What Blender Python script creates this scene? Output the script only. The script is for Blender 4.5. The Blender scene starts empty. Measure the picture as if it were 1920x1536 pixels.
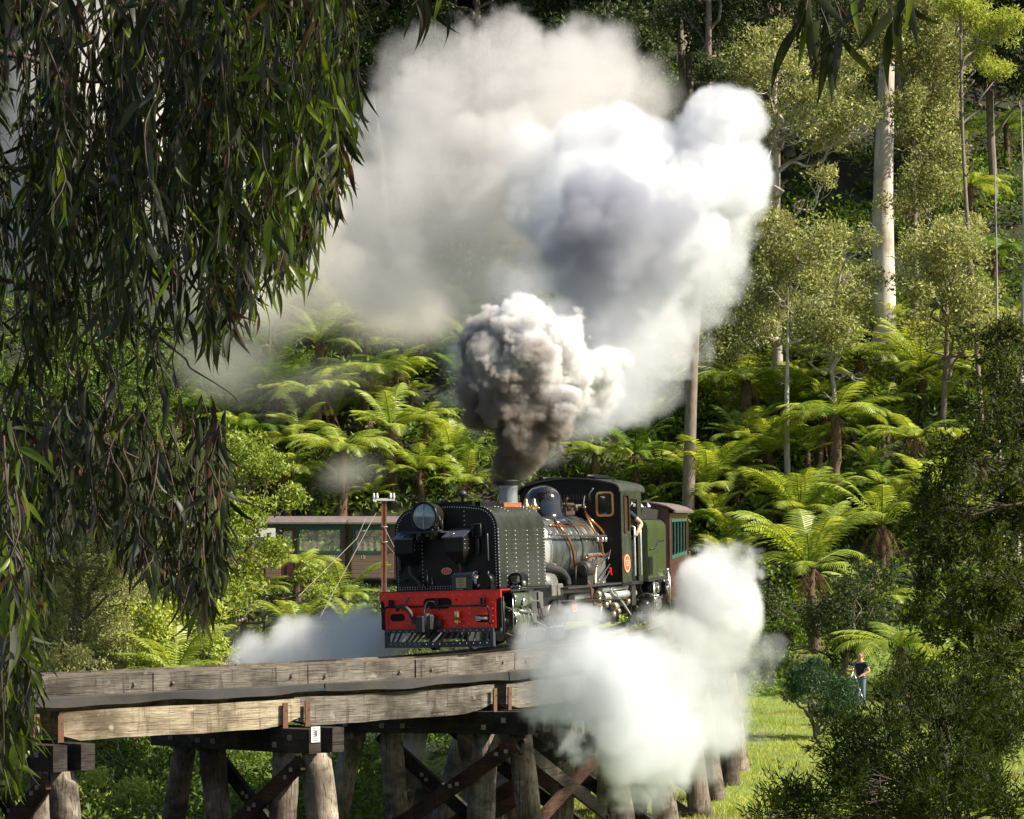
import bpy, math, random
import numpy as np
from mathutils import Vector, Matrix
from mathutils.geometry import tessellate_polygon
S = bpy.context.scene
COL = S.collection
R = math.radians
# ---------------------------------------------------------------- camera
FPX = 4500.0; HZ = 965.0; CZ = 2.5          # focal length and horizon in photo pixels, camera height over the bridge rails
cam = bpy.data.cameras.new('camera'); cam.sensor_width = 36; cam.lens = FPX/1920*36
cam.shift_y = (HZ-768)/1920; cam.clip_start = .1; cam.clip_end = 900
co = bpy.data.objects.new('camera', cam); COL.objects.link(co); S.camera = co
co.location = (0, 0, CZ); co.rotation_euler = (R(90), 0, 0)
# ---------------------------------------------------------------- light
SUN = Vector((.72, -.19, .66)).normalized()
W = bpy.data.worlds.new("World"); S.world = W; W.use_nodes = True
_nt = W.node_tree; _bg = _nt.nodes['Background']; _sky = _nt.nodes.new('ShaderNodeTexSky')
_sky.sky_type = 'NISHITA'; _sky.sun_disc = False
_sky.sun_elevation = math.asin(SUN.z); _sky.sun_rotation = math.atan2(SUN.x, SUN.y)
_nt.links.new(_sky.outputs[0], _bg.inputs[0]); _bg.inputs[1].default_value = .062
_sd = bpy.data.lights.new('sun', 'SUN'); _sd.energy = 5.0; _sd.angle = R(.5); _sd.color = (1, .915, .75)
_so = bpy.data.objects.new('sun', _sd); COL.objects.link(_so); _so.rotation_euler = SUN.to_track_quat('Z', 'Y').to_euler()
_so.location = (40, -20, 40)
S.view_settings.view_transform = 'Standard'; S.view_settings.look = 'None'
S.view_settings.gamma = 1; S.view_settings.exposure = 1.0
S.cycles.use_denoising = True
S.cycles.max_bounces = 10; S.cycles.diffuse_bounces = 3; S.cycles.glossy_bounces = 3
S.cycles.transmission_bounces = 4; S.cycles.transparent_max_bounces = 12
S.cycles.volume_bounces = 6; S.cycles.volume_step_rate = 4; S.cycles.volume_max_steps = 256
S.cycles.sample_clamp_indirect = 6

# ---------------------------------------------------------------- helpers
def P(px, py, Y): return Vector(((px-960)*Y/FPX, Y, CZ-(py-HZ)*Y/FPX))
def put(o, parent=None):
    COL.objects.link(o)
    if parent is not None: o.parent = parent
    return o
def tag(o, label=None, cat=None, group=None, kind=None):
    if label: o['label'] = label
    if cat: o['category'] = cat
    if group: o['group'] = group
    if kind: o['kind'] = kind
    return o
def thing(name, loc, label, cat, group=None):
    o = bpy.data.objects.new(name, None); COL.objects.link(o); o.location = loc
    return tag(o, label, cat, group)
def wloc(o):
    v = Vector((0, 0, 0))
    while o is not None: v = v+o.location; o = o.parent
    return v
MATS = {}
def mat(name, c1, c2=None, rough=.6, metal=0, scale=6, bump=0, bscale=None, stretch=None, detail=6, coat=0, contrast=(.3, .7), c3=None, s3=1.2, spec=None):
    if name in MATS: return MATS[name]
    m = bpy.data.materials.new(name); m.use_nodes = True; t = m.node_tree; b = t.nodes['Principled BSDF']; L = t.links.new
    b.inputs['Roughness'].default_value = rough; b.inputs['Metallic'].default_value = metal
    if coat: b.inputs['Coat Weight'].default_value = coat; b.inputs['Coat Roughness'].default_value = .12
    if spec is not None: b.inputs['Specular IOR Level'].default_value = spec
    b.inputs['Base Color'].default_value = (*c1, 1)
    tc = t.nodes.new('ShaderNodeTexCoord'); mp = t.nodes.new('ShaderNodeMapping'); L(tc.outputs['Object'], mp.inputs[0])
    if stretch: mp.inputs['Scale'].default_value = stretch
    if c2:
        n = t.nodes.new('ShaderNodeTexNoise'); n.inputs['Scale'].default_value = scale; n.inputs['Detail'].default_value = detail; n.inputs['Roughness'].default_value = .65
        L(mp.outputs[0], n.inputs[0]); r = t.nodes.new('ShaderNodeMapRange'); r.inputs[1].default_value, r.inputs[2].default_value = contrast
        L(n.outputs[0], r.inputs[0]); x = t.nodes.new('ShaderNodeMix'); x.data_type = 'RGBA'; L(r.outputs[0], x.inputs[0])
        x.inputs[6].default_value = (*c1, 1); x.inputs[7].default_value = (*c2, 1); out = x.outputs[2]
        if c3:
            n3 = t.nodes.new('ShaderNodeTexNoise'); n3.inputs['Scale'].default_value = s3; n3.inputs['Detail'].default_value = 5; L(tc.outputs['Object'], n3.inputs[0])
            r3 = t.nodes.new('ShaderNodeMapRange'); r3.inputs[1].default_value, r3.inputs[2].default_value = .48, .74; L(n3.outputs[0], r3.inputs[0])
            x3 = t.nodes.new('ShaderNodeMix'); x3.data_type = 'RGBA'; L(r3.outputs[0], x3.inputs[0]); L(out, x3.inputs[6]); x3.inputs[7].default_value = (*c3, 1); out = x3.outputs[2]
        L(out, b.inputs['Base Color'])
        rr = t.nodes.new('ShaderNodeMapRange'); rr.inputs[3].default_value = max(rough-.12, .04); rr.inputs[4].default_value = min(rough+.15, 1); L(n.outputs[0], rr.inputs[0]); L(rr.outputs[0], b.inputs['Roughness'])
    if bump:
        nb = t.nodes.new('ShaderNodeTexNoise'); nb.inputs['Scale'].default_value = bscale or scale*3; nb.inputs['Detail'].default_value = 5; L(mp.outputs[0], nb.inputs[0])
        bp = t.nodes.new('ShaderNodeBump'); bp.inputs['Strength'].default_value = bump; bp.inputs['Distance'].default_value = .03; L(nb.outputs[0], bp.inputs['Height']); L(bp.outputs[0], b.inputs['Normal'])
    MATS[name] = m; return m
def woodmat(name, c1, c2, stain, crack=.5, vert=False, rough=.88):
    """weathered timber: long grain, broad patches, drip stains and dark drying cracks"""
    m = bpy.data.materials.new(name); m.use_nodes = True; t = m.node_tree; b = t.nodes['Principled BSDF']; L = t.links.new; b.inputs['Roughness'].default_value = rough; b.inputs['Specular IOR Level'].default_value = .25
    tc = t.nodes.new('ShaderNodeTexCoord')
    def nz(sc, stretch, det=6, ro=.6):
        mp = t.nodes.new('ShaderNodeMapping'); L(tc.outputs['Object'], mp.inputs[0]); mp.inputs['Scale'].default_value = stretch; n = t.nodes.new('ShaderNodeTexNoise'); n.inputs['Scale'].default_value = sc; n.inputs['Detail'].default_value = det; n.inputs['Roughness'].default_value = ro; L(mp.outputs[0], n.inputs[0]); return n.outputs[0]
    def mr(x, a, b_): r = t.nodes.new('ShaderNodeMapRange'); r.inputs[1].default_value = a; r.inputs[2].default_value = b_; L(x, r.inputs[0]); return r.outputs[0]
    def mix(f, A, B_, mode='MIX'):
        x = t.nodes.new('ShaderNodeMix'); x.data_type = 'RGBA'; x.blend_type = mode
        if isinstance(f, float): x.inputs[0].default_value = f
        else: L(f, x.inputs[0])
        for i, v in ((6, A), (7, B_)):
            if isinstance(v, tuple): x.inputs[i].default_value = (*v, 1)
            else: L(v, x.inputs[i])
        return x.outputs[2]
    g = (5, 5, .25) if vert else (.8, .8, 14); dr = (.6, .6, 1.2) if vert else (7, 7, .8); ck = (26, 26, .35) if vert else (.9, .9, 60)
    grain = nz(3, g, 9, .7); col = mix(mr(grain, .32, .68), c1, c2)
    col = mix(mr(nz(.9, (1, 1, 1.6), 5), .42, .62), col, tuple(v*.55 for v in c1)); col = mix(mr(nz(1.3, dr, 5, .7), .54, .70), col, stain)
    col = mix(mr(nz(2.2, (1, 1, 1), 3), .62, .75), col, tuple(min(v*1.25, .8) for v in c2))
    cr = nz(1.6, ck, 3, .5); cm_ = mr(cr, .60, .66); f = t.nodes.new('ShaderNodeMath'); f.operation = 'MULTIPLY'; L(cm_, f.inputs[0]); f.inputs[1].default_value = crack; col = mix(f.outputs[0], col, tuple(v*.2 for v in c1))
    L(col, b.inputs['Base Color']); h = t.nodes.new('ShaderNodeMath'); h.operation = 'SUBTRACT'; L(grain, h.inputs[0]); L(f.outputs[0], h.inputs[1])
    bp = t.nodes.new('ShaderNodeBump'); bp.inputs['Strength'].default_value = .8; bp.inputs['Distance'].default_value = .025; L(h.outputs[0], bp.inputs['Height']); L(bp.outputs[0], b.inputs['Normal']); MATS[name] = m; return m
def leafmat(name, dark, light, trans=.35, tcol=None, rough=.45, tipcol=None, gloss=.25):
    """leaf surface: every leaf has its own tone (attribute tint), part of the light passes through"""
    m = bpy.data.materials.new(name); m.use_nodes = True; t = m.node_tree; b = t.nodes['Principled BSDF']; L = t.links.new
    a = t.nodes.new('ShaderNodeAttribute'); a.attribute_name = 'tint'
    oi = t.nodes.new('ShaderNodeObjectInfo'); ad = t.nodes.new('ShaderNodeMath'); ad.operation = 'MULTIPLY_ADD'; L(oi.outputs['Random'], ad.inputs[0]); ad.inputs[1].default_value = .44; ad.inputs[2].default_value = -.22
    s = t.nodes.new('ShaderNodeMath'); s.operation = 'ADD'; s.use_clamp = True; L(a.outputs['Fac'], s.inputs[0]); L(ad.outputs[0], s.inputs[1])
    x = t.nodes.new('ShaderNodeMix'); x.data_type = 'RGBA'; L(s.outputs[0], x.inputs[0]); x.inputs[6].default_value = (*dark, 1); x.inputs[7].default_value = (*light, 1)
    col = x.outputs[2]
    L(col, b.inputs['Base Color']); b.inputs['Roughness'].default_value = rough; b.inputs['Specular IOR Level'].default_value = gloss
    tr = t.nodes.new('ShaderNodeBsdfTranslucent')
    if tcol:
        g = t.nodes.new('ShaderNodeMix'); g.data_type = 'RGBA'; g.blend_type = 'MULTIPLY'; g.inputs[0].default_value = 1; L(col, g.inputs[6]); g.inputs[7].default_value = (*tcol, 1); L(g.outputs[2], tr.inputs[0])
    else: L(col, tr.inputs[0])
    mx = t.nodes.new('ShaderNodeMixShader'); mx.inputs[0].default_value = trans
    L(b.outputs[0], mx.inputs[1]); L(tr.outputs[0], mx.inputs[2]); L(mx.outputs[0], t.nodes['Material Output'].inputs[0])
    return m

class MB:
    """collects shapes for ONE mesh; coordinates go through matrix M"""
    def __init__(s, M=None): s.v = []; s.f = []; s.M = M; s.sm = []
    def add(s, vs, fs, smooth=False):
        o = len(s.v)
        s.v += [(s.M @ Vector(p)) if s.M is not None else Vector(p) for p in vs]
        s.f += [tuple(i+o for i in f) for f in fs]; s.sm += [smooth]*len(fs); return s
    def box(s, x0, x1, y0, y1, z0, z1, bev=0.0):
        if bev <= 0:
            return s.add([(x0,y0,z0),(x1,y0,z0),(x1,y1,z0),(x0,y1,z0),(x0,y0,z1),(x1,y0,z1),(x1,y1,z1),(x0,y1,z1)],
              [(0,3,2,1),(4,5,6,7),(0,1,5,4),(1,2,6,5),(2,3,7,6),(3,0,4,7)])
        b = bev; vs = []; 
        for x, sx in ((x0, 1), (x1, -1)):
            for y, sy in ((y0, 1), (y1, -1)):
                for z, sz in ((z0, 1), (z1, -1)):
                    vs += [(x, y+sy*b, z+sz*b), (x+sx*b, y, z+sz*b), (x+sx*b, y+sy*b, z)]
        i = lambda a, c, d, k: (a*4+c*2+d)*3+k
        fs = []
        for a in (0, 1): q = [i(a,0,0,0), i(a,1,0,0), i(a,1,1,0), i(a,0,1,0)]; fs.append(q if a else q[::-1])
        for c in (0, 1): q = [i(0,c,0,1), i(1,c,0,1), i(1,c,1,1), i(0,c,1,1)]; fs.append(q[::-1] if c else q)
        for d in (0, 1): q = [i(0,0,d,2), i(1,0,d,2), i(1,1,d,2), i(0,1,d,2)]; fs.append(q if d else q[::-1])
        for c in (0,1):
            for d in (0,1): fs.append((i(0,c,d,1), i(1,c,d,1), i(1,c,d,2), i(0,c,d,2)))
        for a in (0,1):
            for d in (0,1): fs.append((i(a,0,d,0), i(a,1,d,0), i(a,1,d,2), i(a,0,d,2)))
            for c in (0,1): fs.append((i(a,c,0,0), i(a,c,1,0), i(a,c,1,1), i(a,c,0,1)))
        for a in (0,1):
            for c in (0,1):
                for d in (0,1): fs.append((i(a,c,d,0), i(a,c,d,1), i(a,c,d,2)))
        return s.add(vs, [tuple(f) for f in fs])
    def tube(s, pts, r, n=8, caps=True, smooth=True):
        pts = [Vector(p) for p in pts]; rs = r if isinstance(r, (list, tuple)) else [r]*len(pts)
        vs = []; fs = []; up = None
        for k, p in enumerate(pts):
            d = (pts[min(k+1, len(pts)-1)]-pts[max(k-1, 0)])
            if d.length < 1e-9: d = Vector((0, 0, 1))
            d.normalize()
            if up is None: up = Vector((0, 0, 1)) if abs(d.z) < .9 else Vector((0, 1, 0))
            a = d.cross(up); a = a.normalized() if a.length > 1e-6 else d.orthogonal().normalized(); b = a.cross(d).normalized(); up = b
            for j in range(n):
                t = 2*math.pi*j/n; vs.append(p+(a*math.cos(t)+b*math.sin(t))*rs[k])
        for k in range(len(pts)-1):
            for j in range(n):
                j2 = (j+1) % n; fs.append((k*n+j, (k+1)*n+j, (k+1)*n+j2, k*n+j2))
        s.add(vs, fs, smooth)
        if caps:
            o = len(s.v)-len(vs); e = (len(pts)-1)*n
            s.f.append(tuple(o+j for j in range(n))); s.f.append(tuple(o+e+n-1-j for j in range(n))); s.sm += [False, False]
        return s
    def cyl(s, p0, p1, r, r1=None, n=20): return s.tube([p0, p1], [r, r if r1 is None else r1], n)
    def lathe(s, prof, c, axis='z', n=28, smooth=True):
        """prof: (radius, height) pairs along the axis from c"""
        vs = []; c = Vector(c)
        for (r, h) in prof:
            for j in range(n):
                t = 2*math.pi*j/n; a, b = r*math.cos(t), r*math.sin(t)
                vs.append(c+(Vector((a, b, h)) if axis == 'z' else Vector((a, h, b)) if axis == 'y' else Vector((h, a, b))))
        fs = []
        for k in range(len(prof)-1):
            for j in range(n): j2 = (j+1) % n; fs.append((k*n+j, k*n+j2, (k+1)*n+j2, (k+1)*n+j))
        fs.append(tuple(range(n))[::-1]); fs.append(tuple((len(prof)-1)*n+j for j in range(n)))
        s.add(vs, fs[:-2], smooth)
        o = len(s.v)-len(vs)
        if prof[0][0] > 1e-4: s.f.append(tuple(o+i for i in fs[-2])); s.sm.append(False)
        if prof[-1][0] > 1e-4: s.f.append(tuple(o+i for i in fs[-1])); s.sm.append(False)
        return s
    def plate(s, outline, y0, y1, holes=(), plane='xz'):
        """flat plate of given outline (2D), with holes; thickness along the third axis"""
        def m3(p, y): return (p[0], y, p[1]) if plane == 'xz' else ((y, p[0], p[1]) if plane == 'yz' else (p[0], p[1], y))
        loops = [list(outline)]+[list(h) for h in holes]
        tri = tessellate_polygon([[Vector((p[0], p[1], 0)) for p in l] for l in loops])
        flat = [p for l in loops for p in l]; N = len(flat)
        vs = [m3(p, y0) for p in flat]+[m3(p, y1) for p in flat]; fs = []
        for t in tri: fs.append(tuple(t)); fs.append(tuple(N+i for i in reversed(t)))
        o = 0
        for l in loops:
            n = len(l)
            for j in range(n): j2 = (j+1) % n; fs.append((o+j, o+j2, N+o+j2, N+o+j))
            o += n
        return s.add(vs, fs)
    def build(s, name, m, parent=None, recalc=True):
        me = bpy.data.meshes.new(name)
        off = wloc(parent) if parent is not None else Vector((0, 0, 0))
        me.from_pydata([tuple(p-off) for p in s.v], [], s.f)
        me.polygons.foreach_set('use_smooth', s.sm)
        if recalc:
            import bmesh
            bm = bmesh.new(); bm.from_mesh(me); bmesh.ops.recalc_face_normals(bm, faces=bm.faces); bm.to_mesh(me); bm.free()
        me.materials.append(m); o = bpy.data.objects.new(name, me); return put(o, parent)
def topmesh(o):
    """give a single mesh thing its origin at its own base"""
    me = o.data; n = len(me.vertices); a = np.empty(n*3, np.float32); me.vertices.foreach_get('co', a); a = a.reshape(-1, 3)
    c = Vector(((a[:, 0].min()+a[:, 0].max())/2, (a[:, 1].min()+a[:, 1].max())/2, a[:, 2].min()))
    a -= np.array(c, np.float32); me.vertices.foreach_set('co', a.ravel()); o.location = c; me.update(); return o
def rrect(x0, x1, z0, z1, r, n=5):
    pts = []
    for cx, cz, a0 in ((x1-r, z1-r, 0), (x0+r, z1-r, 90), (x0+r, z0+r, 180), (x1-r, z0+r, 270)):
        for k in range(n+1): t = R(a0+90*k/n); pts.append((cx+r*math.cos(t), cz+r*math.sin(t)))
    return pts
def ell(cx, cz, a, b, n=24): return [(cx+a*math.cos(2*math.pi*k/n), cz+b*math.sin(2*math.pi*k/n)) for k in range(n)]
def spline(pts, n=8):
    pts = [Vector(p) for p in pts]; q = [2*pts[0]-pts[1]]+pts+[2*pts[-1]-pts[-2]]; out = []
    for i in range(1, len(q)-2):
        p0, p1, p2, p3 = q[i-1:i+3]
        for k in range(n):
            t = k/n; out.append(.5*(2*p1+(p2-p0)*t+(2*p0-5*p1+4*p2-p3)*t*t+(3*(p1-p2)+p3-p0)*t**3))
    out.append(pts[-1]); return out
def frame(origin, heading, roll=0):
    h = R(heading); f = R(roll); c, s_ = math.cos(h), math.sin(h)
    u = Vector((c, -s_, 0)); v = Vector((s_, c, 0)); w = Vector((0, 0, 1))
    u2 = u*math.cos(f)+w*math.sin(f); w2 = w*math.cos(f)-u*math.sin(f)
    M = Matrix(((u2.x, v.x, w2.x, origin[0]), (u2.y, v.y, w2.y, origin[1]), (u2.z, v.z, w2.z, origin[2]), (0, 0, 0, 1))); return M
def quads(name, V, F, m, parent=None, tint=None, smooth=False, mats=None, midx=None):
    """fast mesh from numpy: V (n,3), F (k,4 or 3)"""
    me = bpy.data.meshes.new(name); k = F.shape[1]
    off = np.array(wloc(parent)) if parent is not None else np.zeros(3)
    me.vertices.add(len(V)); me.vertices.foreach_set('co', np.ascontiguousarray(V-off, np.float32).ravel())
    me.loops.add(F.size); me.loops.foreach_set('vertex_index', np.ascontiguousarray(F, np.int32).ravel())
    me.polygons.add(len(F)); me.polygons.foreach_set('loop_start', np.arange(0, F.size, k, dtype=np.int32))
    me.update(calc_edges=True)
    if tint is not None:
        at = me.attributes.new('tint', 'FLOAT', 'POINT'); at.data.foreach_set('value', np.ascontiguousarray(tint, np.float32))
    for mm in (mats or [m]): me.materials.append(mm)
    if midx is not None: me.polygons.foreach_set('material_index', np.ascontiguousarray(midx, np.int32))
    me.polygons.foreach_set('use_smooth', np.full(len(F), smooth))
    me.validate(); o = bpy.data.objects.new(name, me); return put(o, parent)
def textmesh(txt, size, M, depth, m, parent, name):
    cu = bpy.data.curves.new('t', 'FONT'); cu.body = txt; cu.size = size; cu.extrude = depth; cu.align_x = 'CENTER'; cu.align_y = 'CENTER'
    o = bpy.data.objects.new('t', cu); COL.objects.link(o); dg = bpy.context.evaluated_depsgraph_get()
    me = bpy.data.meshes.new_from_object(o.evaluated_get(dg)); bpy.data.objects.remove(o); bpy.data.curves.remove(cu)
    me.name = name; off = wloc(parent); me.transform(Matrix.Translation(-off) @ M); me.materials.clear(); me.materials.append(m)
    return put(bpy.data.objects.new(name, me), parent)
# ---------------------------------------------------------------- terrain
def sst(a, b, x): t = np.clip((x-a)/(b-a), 0, 1); return t*t*(3-2*t)
def T(X, Y):
    X = np.asarray(X, float); Y = np.asarray(Y, float)
    near = .8-5.0*sst(7, 28, Y)
    # right side: flat meadow, then the hillside
    zr = -4.2+np.where(Y > 86, 1.4*sst(84, 95, Y), 0)+np.maximum(Y-94, 0)*.62*sst(92, 102, Y)
    # left side: a bank carrying the line, then the hillside
    zl = -4.2+3.75*sst(80, 89.5, Y)+np.maximum(Y-95.5, 0)*.66*sst(94, 102, Y)
    w = sst(-1, 6, X-np.clip((Y-80)*.1, 0, 3))
    far = zl*(1-w)+zr*w
    k = sst(24, 34, Y)
    z = near*(1-k)+far*k
    z = z+.25*np.sin(X*.7+Y*.31)*sst(97, 110, Y)+.8*np.sin(X*.21+1.3)*np.sin(Y*.17)*sst(99, 125, Y)
    return z+.04*np.sin(X*1.9)*np.cos(Y*1.3)
def Tz(x, y): return float(T(x, y))
_gx = np.linspace(-150, 150, 241); _gy = np.concatenate([np.linspace(-25, 130, 250), np.linspace(132, 330, 60)])
GX, GY = np.meshgrid(_gx, _gy); GZ = T(GX, GY)
_V = np.stack([GX, GY, GZ], -1).reshape(-1, 3); nx = len(_gx); ny = len(_gy)
_i = (np.arange(ny-1)[:, None]*nx+np.arange(nx-1)[None, :]).ravel()
_F = np.stack([_i, _i+1, _i+nx+1, _i+nx], -1)
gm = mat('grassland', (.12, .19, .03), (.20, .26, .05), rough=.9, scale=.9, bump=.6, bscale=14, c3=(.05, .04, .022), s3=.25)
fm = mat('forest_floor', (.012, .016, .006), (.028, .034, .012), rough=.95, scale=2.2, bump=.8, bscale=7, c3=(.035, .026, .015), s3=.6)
cx = (_V[_F[:, 0], 1]+_V[_F[:, 2], 1])/2; cxx = _V[_F[:, 0], 0]
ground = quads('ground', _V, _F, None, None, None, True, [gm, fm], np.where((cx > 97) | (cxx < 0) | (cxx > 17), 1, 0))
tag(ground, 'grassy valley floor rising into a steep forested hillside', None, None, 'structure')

# ---------------------------------------------------------------- the line of the railway
CP = [(-24, 27.8), (-19, 31.2), (-13.5, 34.9), (-8.3, 38.85), (-4.6, 41.7), (-1.5, 44.6), (.4, 47.9), (1.7, 51.9), (2.9, 57.2), (3.9, 63), (4.7, 69), (4.9, 76), (2.6, 84.5), (-3, 90.2), (-9, 92), (-18, 92.3), (-32, 91.5)]
_c = spline([(x, y, 0) for x, y in CP], 24)
_L = [0]
for a, b in zip(_c[:-1], _c[1:]): _L.append(_L[-1]+(b-a).length)
_L = np.array(_L); _cx = np.array([p.x for p in _c]); _cy = np.array([p.y for p in _c])
def grade(s): return -.075-.425*float(sst(40, 68, s))          # the line falls a little beyond the bridge
def track(s):
    """point, unit tangent, unit side vector (towards the near side) at arc length s"""
    p = Vector((np.interp(s, _L, _cx), np.interp(s, _L, _cy), grade(s)))
    q = Vector((np.interp(s+.2, _L, _cx), np.interp(s+.2, _L, _cy), 0)); r_ = Vector((np.interp(s-.2, _L, _cx), np.interp(s-.2, _L, _cy), 0))
    t = (q-r_).normalized(); n = Vector((t.y, -t.x, 0)); return p, t, n
CANT = math.tan(R(2.5))
def tp(s, e, z):
    """point beside the line: e metres to the outer (near) side, z over deck level, with the cant of the curve"""
    p, t, n = track(s); k = 1-float(sst(32, 54, s))
    return p+n*e+Vector((0, 0, z+(e-1.2)*CANT*k))
def s_at_px(px, e=1.2, z=0):
    best = min(((abs(960+FPX*q.x/q.y-px), s) for s in np.arange(0, 46, .02) for q in [tp(s, e, z)]), key=lambda a: a[0]); return best[1]

# ---------------------------------------------------------------- timber bridge
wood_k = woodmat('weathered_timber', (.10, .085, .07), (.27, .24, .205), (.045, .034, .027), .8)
wood_g = woodmat('sunlit_girder_timber', (.24, .185, .125), (.52, .44, .32), (.10, .065, .04), .7)
wood_d = woodmat('dark_creosoted_timber', (.028, .023, .02), (.075, .062, .052), (.016, .012, .010), .8)
wood_p = woodmat('barked_pile_timber', (.16, .125, .095), (.40, .34, .27), (.035, .026, .02), .9, True)
wood_p2 = woodmat('dark_pile_timber', (.09, .07, .055), (.27, .22, .175), (.018, .014, .012), .9, True)
wood_p3 = woodmat('pale_pile_timber', (.24, .19, .145), (.48, .41, .33), (.09, .06, .045), .9, True)
wood_r = woodmat('red_brown_brace_timber', (.045, .03, .024), (.12, .05, .028), (.03, .02, .016), .6)
rust = mat('rusty_iron', (.17, .065, .03), (.09, .045, .03), rough=.8, scale=9, bump=.3)
flash = mat('grey_flashing_metal', (.009, .0085, .009), (.024, .022, .021), rough=.75, scale=3, bump=.15, bscale=2.5, c3=(.04, .032, .026), s3=1.3)
railm = mat('worn_rail_steel', (.20, .15, .11), (.34, .28, .22), rough=.4, metal=.7, scale=8)
boltm = mat('bolt_steel', (.16, .14, .13), (.28, .24, .21), rough=.5, metal=.6, scale=12)
br = thing('trestle_bridge', tp(12, 0, -4.2), 'curved timber trestle bridge carrying the steam train over the meadow', 'bridge')
rnd = random.Random(5)
def beam(name, s0, s1, e0, e1, z0, z1, m, n=None, wob=.0, zt=None, cut=None):
    """a timber following the line between arc lengths s0..s1"""
    n = n or max(2, int((s1-s0)/.35)); vs = []; fs = []
    for k in range(n+1):
        s = s0+(s1-s0)*k/n; w = (rnd.random()-.5)*wob; lift = cut(k/n) if cut else 0
        vs += [tp(s, e1, z0+w+lift), tp(s, e0, z0+w+lift), tp(s, e0, z1+w*.6), tp(s, e1, z1+w*.6)]
    for k in range(n):
        a = k*4; b = a+4
        for j in range(4): j2 = (j+1) % 4; fs.append((a+j, b+j, b+j2, a+j2))
    fs += [(0, 1, 2, 3), (n*4+3, n*4+2, n*4+1, n*4)]
    mb = MB(); mb.add(vs, fs); return mb.build(name, m, br)
SEND = 42.0
joints = sorted([s_at_px(x) for x in (288, 577, 778)]); s = joints[0]
ks = [joints[0]-9.0, joints[0]-6.1, joints[0]-3.1]+joints
while ks[-1] < SEND-2: ks.append(ks[-1]+2.45)
for side in (1, -1):
    for a, b in zip(ks[:-1], ks[1:]):
        e0, e1 = (1.04, 1.2) if side > 0 else (-1.2, -1.04)
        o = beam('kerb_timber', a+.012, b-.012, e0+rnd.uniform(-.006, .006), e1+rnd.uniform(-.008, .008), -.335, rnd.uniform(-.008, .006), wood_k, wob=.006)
        if side > 0 and b < 32:
            for sb in (a+.35, b-.35):
                mb = MB(); p, t, n = track(sb); q = tp(sb, 1.2, rnd.uniform(-.2, -.13))
                mb.tube([q-n*.02, q+n*.045], .022, 6); mb.box(q.x-.03, q.x+.03, q.y-.02, q.y+.004, q.z-.03, q.z+.03); mb.build('bolt', boltm, o)
# flashing strip: a thin bent sheet hanging below the kerb, wavy at its lower edge
for a, b in ((ks[0], s_at_px(607)), (s_at_px(607)+.03, s_at_px(952)), (s_at_px(952)+.03, 36)):
    n = int((b-a)/.18); vs = []; fs = []
    for k in range(n+1):
        s = a+(b-a)*k/n; f = k/n; w = .018*math.sin(s*2.1)+.012*math.sin(s*4.7)+(.045*max(0, (f-.86)/.14)**1.3 if b < 26 else 0)
        vs += [tp(s, 1.203, -.318), tp(s, 1.216+.004*math.sin(s*3), -.345+w*.2), tp(s, 1.238+.016*math.sin(s*1.7), -.48+w), tp(s, 1.23+.016*math.sin(s*1.7), -.483+w), tp(s, 1.212, -.35)]
    for k in range(n):
        for j in range(4): fs.append((k*5+j, (k+1)*5+j, (k+1)*5+j+1, k*5+j+1))
    mb = MB(); mb.add(vs, fs, False); mb.build('flashing_strip', flash, br)
# deck boards below the track and the sleepers
beam('deck_sheet', ks[0], SEND, -1.03, 1.03, -.42, -.36, wood_d, n=90)
sl = None
for k in range(int((SEND-ks[0])/.62)):
    s = ks[0]+.3+k*.62; p, t, n = track(s); mb = MB()
    a = [tp(s-.1, -.98, -.34), tp(s+.1, -.98, -.34), tp(s+.1, .98, -.34), tp(s-.1, .98, -.34), tp(s-.1, -.98, -.20), tp(s+.1, -.98, -.20), tp(s+.1, .98, -.20), tp(s-.1, .98, -.20)]
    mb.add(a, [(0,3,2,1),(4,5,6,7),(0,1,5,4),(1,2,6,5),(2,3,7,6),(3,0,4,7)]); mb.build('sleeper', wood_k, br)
for e in (-.40, .40):
    for z0, z1, w in ((-.19, -.175, .055), (-.174, -.115, .012), (-.114, -.08, .032)):
        pass
    n = 150; prof = [(-.055, -.195), (.055, -.195), (.055, -.18), (.012, -.17), (.012, -.12), (.032, -.11), (.032, -.08), (-.032, -.08), (-.032, -.11), (-.012, -.12), (-.012, -.17), (-.055, -.18)]
    vs = []; fs = []; m_ = len(prof)
    for k in range(n+1):
        s = ks[0]+(91-ks[0])*k/n
        vs += [tp(s, e+a_, b_+.075) for a_, b_ in prof]
    for k in range(n):
        for j in range(m_): j2 = (j+1) % m_; fs.append((k*m_+j, (k+1)*m_+j, (k+1)*m_+j2, k*m_+j2))
    mb = MB(); mb.add(vs, fs); mb.build('rail', railm, br)
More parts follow.
